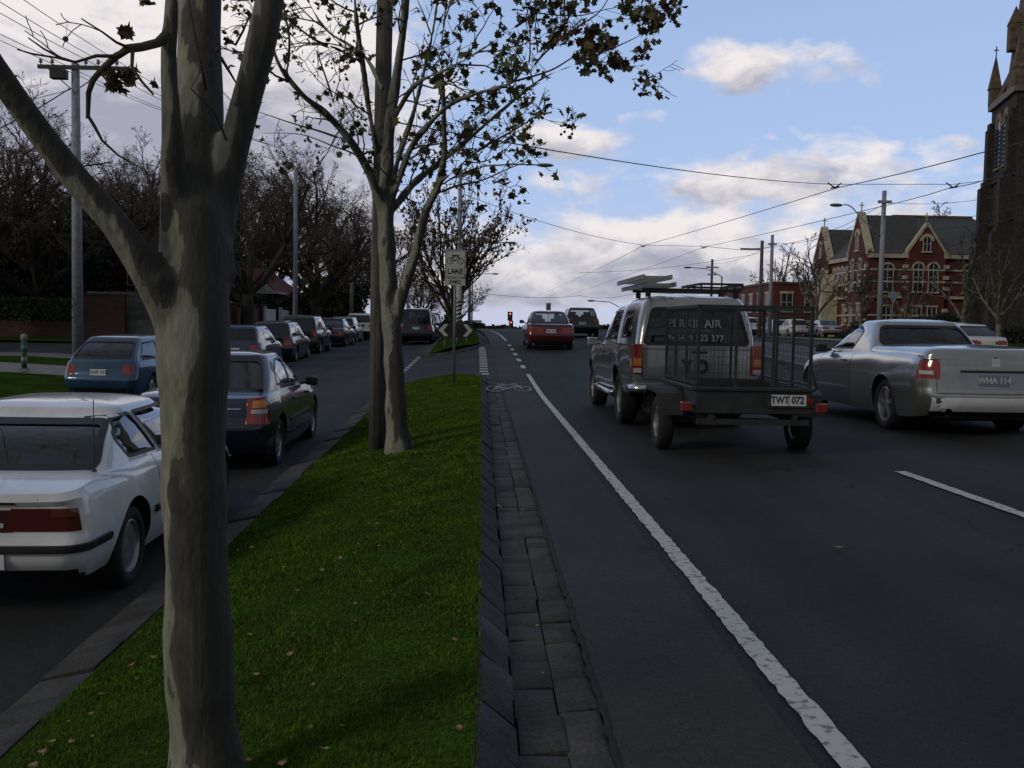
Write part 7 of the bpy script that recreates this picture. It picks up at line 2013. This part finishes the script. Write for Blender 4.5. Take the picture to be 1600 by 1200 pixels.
def hedge(name, label, x0, x1, y0, y1, z0, z1, seed, m, n):
    rnd = random.Random(seed); root = empty(name, (x0, y0, z0), 0, label, 'hedge'); V = []; Fc = []
    W_, D_, H_ = x1 - x0, y1 - y0, z1 - z0
    for i in range(n):
        f = rnd.random()
        if f < .45: p = Vector((rnd.uniform(0, W_), rnd.gauss(0, .04), rnd.uniform(0, H_)))
        elif f < .8: p = Vector((rnd.uniform(0, W_), rnd.uniform(0, D_), H_ + rnd.gauss(0, .035)))
        else: p = Vector((rnd.choice((0, W_)) + rnd.gauss(0, .04), rnd.uniform(0, D_), rnd.uniform(0, H_)))
        s = rnd.uniform(.06, .13); q = Euler((rnd.uniform(0, 6), rnd.uniform(0, 6), rnd.uniform(0, 6))).to_matrix()
        b = len(V); V += [tuple(p + q @ Vector(c) * s) for c in ((-.5, -.3, 0), (.5, -.3, .1), (.5, .3, 0), (-.5, .3, .15))]; Fc.append((b, b + 1, b + 2, b + 3))
    np_mesh('foliage', V, Fc, m, root)
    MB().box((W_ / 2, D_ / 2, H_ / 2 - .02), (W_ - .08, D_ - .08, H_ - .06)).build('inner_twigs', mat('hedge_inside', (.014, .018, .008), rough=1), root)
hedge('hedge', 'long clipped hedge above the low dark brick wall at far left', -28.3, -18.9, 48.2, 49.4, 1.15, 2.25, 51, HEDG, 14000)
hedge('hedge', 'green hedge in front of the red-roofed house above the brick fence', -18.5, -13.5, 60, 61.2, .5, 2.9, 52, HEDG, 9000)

# pruned bare street trees in front of the hall and tower
pr_spec = {0: (6, 6, 30, .5, .3, .05), 1: (5, 5, 30, .5, .4, .04), 2: (4, 4, 32, .5, .4, .02), 3: (2, 0, 30, .5, .3, 0), 'rmin': .012, 'maxlvl': 3, 'start': .3}
PBK = mat('pale_bark', (.17, .155, .12), rough=.9, col2=(.08, .07, .055), nscale=3, thr=(.42, .56))
GS = 'bare street trees in front of the hall and church'
s1 = auto_tree('street_tree', 'bare pale-trunked tree in front of the corner of the gabled hall', (P(1345, 500, 64).x, 64, .58), 61, 5, pr_spec, (1.9, .15), 6, 3.2, 30, PBK, TWIG, group=GS)
recopy(s1, (P(1412, 500, 62).x, 62, .58), 1.7, .85, 'bare street tree just right of the steel street pole'); recopy(s1, (P(1505, 500, 58).x, 58, .58), 3.1, 1.15, 'bare street tree between gabled hall and tower')
recopy(s1, (P(1560, 500, 52).x, 52, .58), 4.9, 1.0, 'bare street tree in front of the dark tower'); recopy(s1, (P(1275, 500, 84).x, 84, .58), .6, 1.5, 'bare tree at the left corner of the gabled hall')
recopy(s1, (P(1470, 500, 118).x, 118, .58), 2.2, 2.7, 'tall bare tree rising behind the slate roof of the hall'); recopy(s1, (P(1240, 500, 125).x, 130, .6), 5.2, 2.0, 'bare tree behind the low brick building')
# distant clumps at the crest
for i, (px, py, D, w, h, lab) in enumerate(((770, 514, 190, 5, 1.6, 'dark distant tree clump right of the white truck'), (826, 515, 210, 8, 1.3, 'distant tree line at the crest beside the traffic light'), (690, 512, 150, 8, 2.5, 'distant grey shrubbery behind the second verge'),
        (1100, 512, 170, 14, 2.8, 'distant dark trees behind the pickup rack'), (950, 514, 180, 12, 1.5, 'distant low trees left of the silver pickup'))):
    a = P(px, py, D); clump('distant_trees', lab, (a.x, D, a.z - h * .7), w, 3, h * .6, 70 + i, 1800, DKG, (.5, 1.1), 'trees', trunk=False)
# ------------------------------------------------------------------ grass blades and fallen leaves
def grass(name, ya, yb, n, hmin, hmax, w, seed, xa=-2.0, xb=.02, zf=z_verge, label='short green lawn grass covering the verge'):
    rs = np.random.RandomState(seed)
    f = rs.rand(n); Y = ya + (yb - ya) * f ** 1.25; X = xa + (xb - xa) * rs.rand(n)
    t = np.clip((Y - 22.6) / 2.0, 0, 1); k = np.sqrt(np.maximum(0, 1 - t ** 2)); X = -1 + (X + 1) * np.maximum(k, .03)
    # patchy growth
    pat = np.sin(X * 5.1 + np.sin(Y * 2.3) * 1.7) * np.sin(Y * 3.7 + X * 2.1) + .6 * np.sin(X * 13 + Y * 9) * np.sin(Y * 11 - X * 7)
    edge = np.minimum(np.abs(X - .0), np.abs(X + 2.0))
    bare = np.exp(-((X + .95) ** 2 + (Y - 11.3) ** 2) / .12) + np.exp(-((X + .95) ** 2 + (Y - 3.1) ** 2) / .10) + np.exp(-((X + 1.2) ** 2 + (Y - 12) ** 2) / .06)
    keep = (rs.rand(n) < np.clip(.62 + .35 * pat, .22, 1) - bare); X, Y, pat, edge = X[keep], Y[keep], pat[keep], edge[keep]; n = len(X)
    Z = np.array([zf(x, y) for x, y in zip(X, Y)]) if n < 20000 else None
    if Z is None:
        gx = np.linspace(xa - .05, xb + .05, 30); gy = np.linspace(ya, yb, 160); G = np.array([[zf(x, y) for x in gx] for y in gy])
        fx = (X - gx[0]) / (gx[1] - gx[0]); fy = (Y - gy[0]) / (gy[1] - gy[0]); ix = np.clip(fx.astype(int), 0, 28); iy = np.clip(fy.astype(int), 0, 158); tx = fx - ix; ty = fy - iy
        Z = (G[iy, ix] * (1 - tx) + G[iy, ix + 1] * tx) * (1 - ty) + (G[iy + 1, ix] * (1 - tx) + G[iy + 1, ix + 1] * tx) * ty
    h = rs.uniform(hmin, hmax, n) * (1 + .3 * np.clip(pat, -1, 1)); a = rs.rand(n) * 2 * np.pi; la = rs.rand(n) * 2 * np.pi; ln = rs.uniform(.1, .9, n) * h
    ww = w * rs.uniform(.6, 1.3, n) * np.clip(Y / 5, .8, 3)
    B = np.stack([X, Y, Z - .004], 1); dx = np.stack([np.cos(a) * ww, np.sin(a) * ww, np.zeros(n)], 1); tip = np.stack([np.cos(la) * ln, np.sin(la) * ln, h], 1)
    mid = tip * np.array([.35, .35, .6]); V = np.stack([B - dx, B + dx, B + mid + dx * .7, B + mid - dx * .7, B + tip], 1).reshape(-1, 3)
    i = np.arange(n) * 5; F1 = np.stack([i, i + 1, i + 2], 1); F2 = np.stack([i, i + 2, i + 3], 1); F3 = np.stack([i + 3, i + 2, i + 4], 1)
    o = np_mesh(name, V, np.concatenate([F1, F2, F3]), GRASSB); tag(o, label, 'grass', None, 'stuff'); return o
GRASSB = mat('grass_blade', (.088, .165, .016), rough=.7, col2=(.060, .100, .014), nscale=2.4, thr=(.36, .62), fine=(22, .5), spec=.05)
grass('grass', 2.2, 24.5, 400000, .008, .028, .0024, 5)
o = grass('grass', 37.9, 62, 30000, .03, .07, .006, 6, zf=lambda x, y: z_verge(x, y) + .10 * math.exp(-((x + 1) / .8) ** 2), label='green grass on the second verge')
# fallen leaves, each one its own object
rnd = random.Random(9); vs, fs = leaves_np(rnd, [Vector((0, 0, 0))], 1, 1, 0)
def flat_leaf(seed):
    r = random.Random(seed); V = [(0, -.05, .02)] + [(x * .5, y * .5, .12 * abs(x) * r.uniform(.2, 1.4) + r.uniform(-.02, .05)) for x, y in LEAF2D]; k = len(LEAF2D)
    me = bpy.data.meshes.new('fallen_leaf'); me.from_pydata(V, [], [(0, 1 + i, 1 + (i + 1) % k) for i in range(k)]); me.materials.append(LEAFG); return me
lm = [flat_leaf(s) for s in range(5)]
def leaf_at(x, y, z, s, label, grp):
    o = bpy.data.objects.new('fallen_leaf', rnd.choice(lm)); COL.objects.link(o); o.location = (x, y, z); o.scale = (s, s, s * .8); o.rotation_euler = (rnd.uniform(-.35, .35), rnd.uniform(-.35, .35), rnd.uniform(0, 6)); tag(o, label, 'leaf', grp)
for i in range(190):
    y = 2.6 + 19 * rnd.random() ** 1.5; x = rnd.uniform(-1.9, -.05) if i % 3 else rnd.choice((-1.85 + .2 * rnd.random(), -.9 + rnd.gauss(0, .3)))
    leaf_at(x, y, z_verge(x, y) + .035, rnd.uniform(.035, .10), 'dry fallen leaf lying on the verge grass', 'fallen leaves on the verge')
leaf_at(2.28, 6.1, z_right(2.28, 6.1) + .03, .15, 'single dry brown leaf lying on the open asphalt lane', None)
leaf_at(.16, 7.6, z_right(.2, 7.6) + .03, .16, 'curled brown leaf lying in the bluestone gutter', None)
for i in range(12):
    y = rnd.uniform(2.8, 15); x = rnd.uniform(.2, .6); leaf_at(x, y, z_right(x, y) + .02, rnd.uniform(.03, .06), 'small leaf fragment in the bluestone gutter', 'leaf fragments in the gutter')
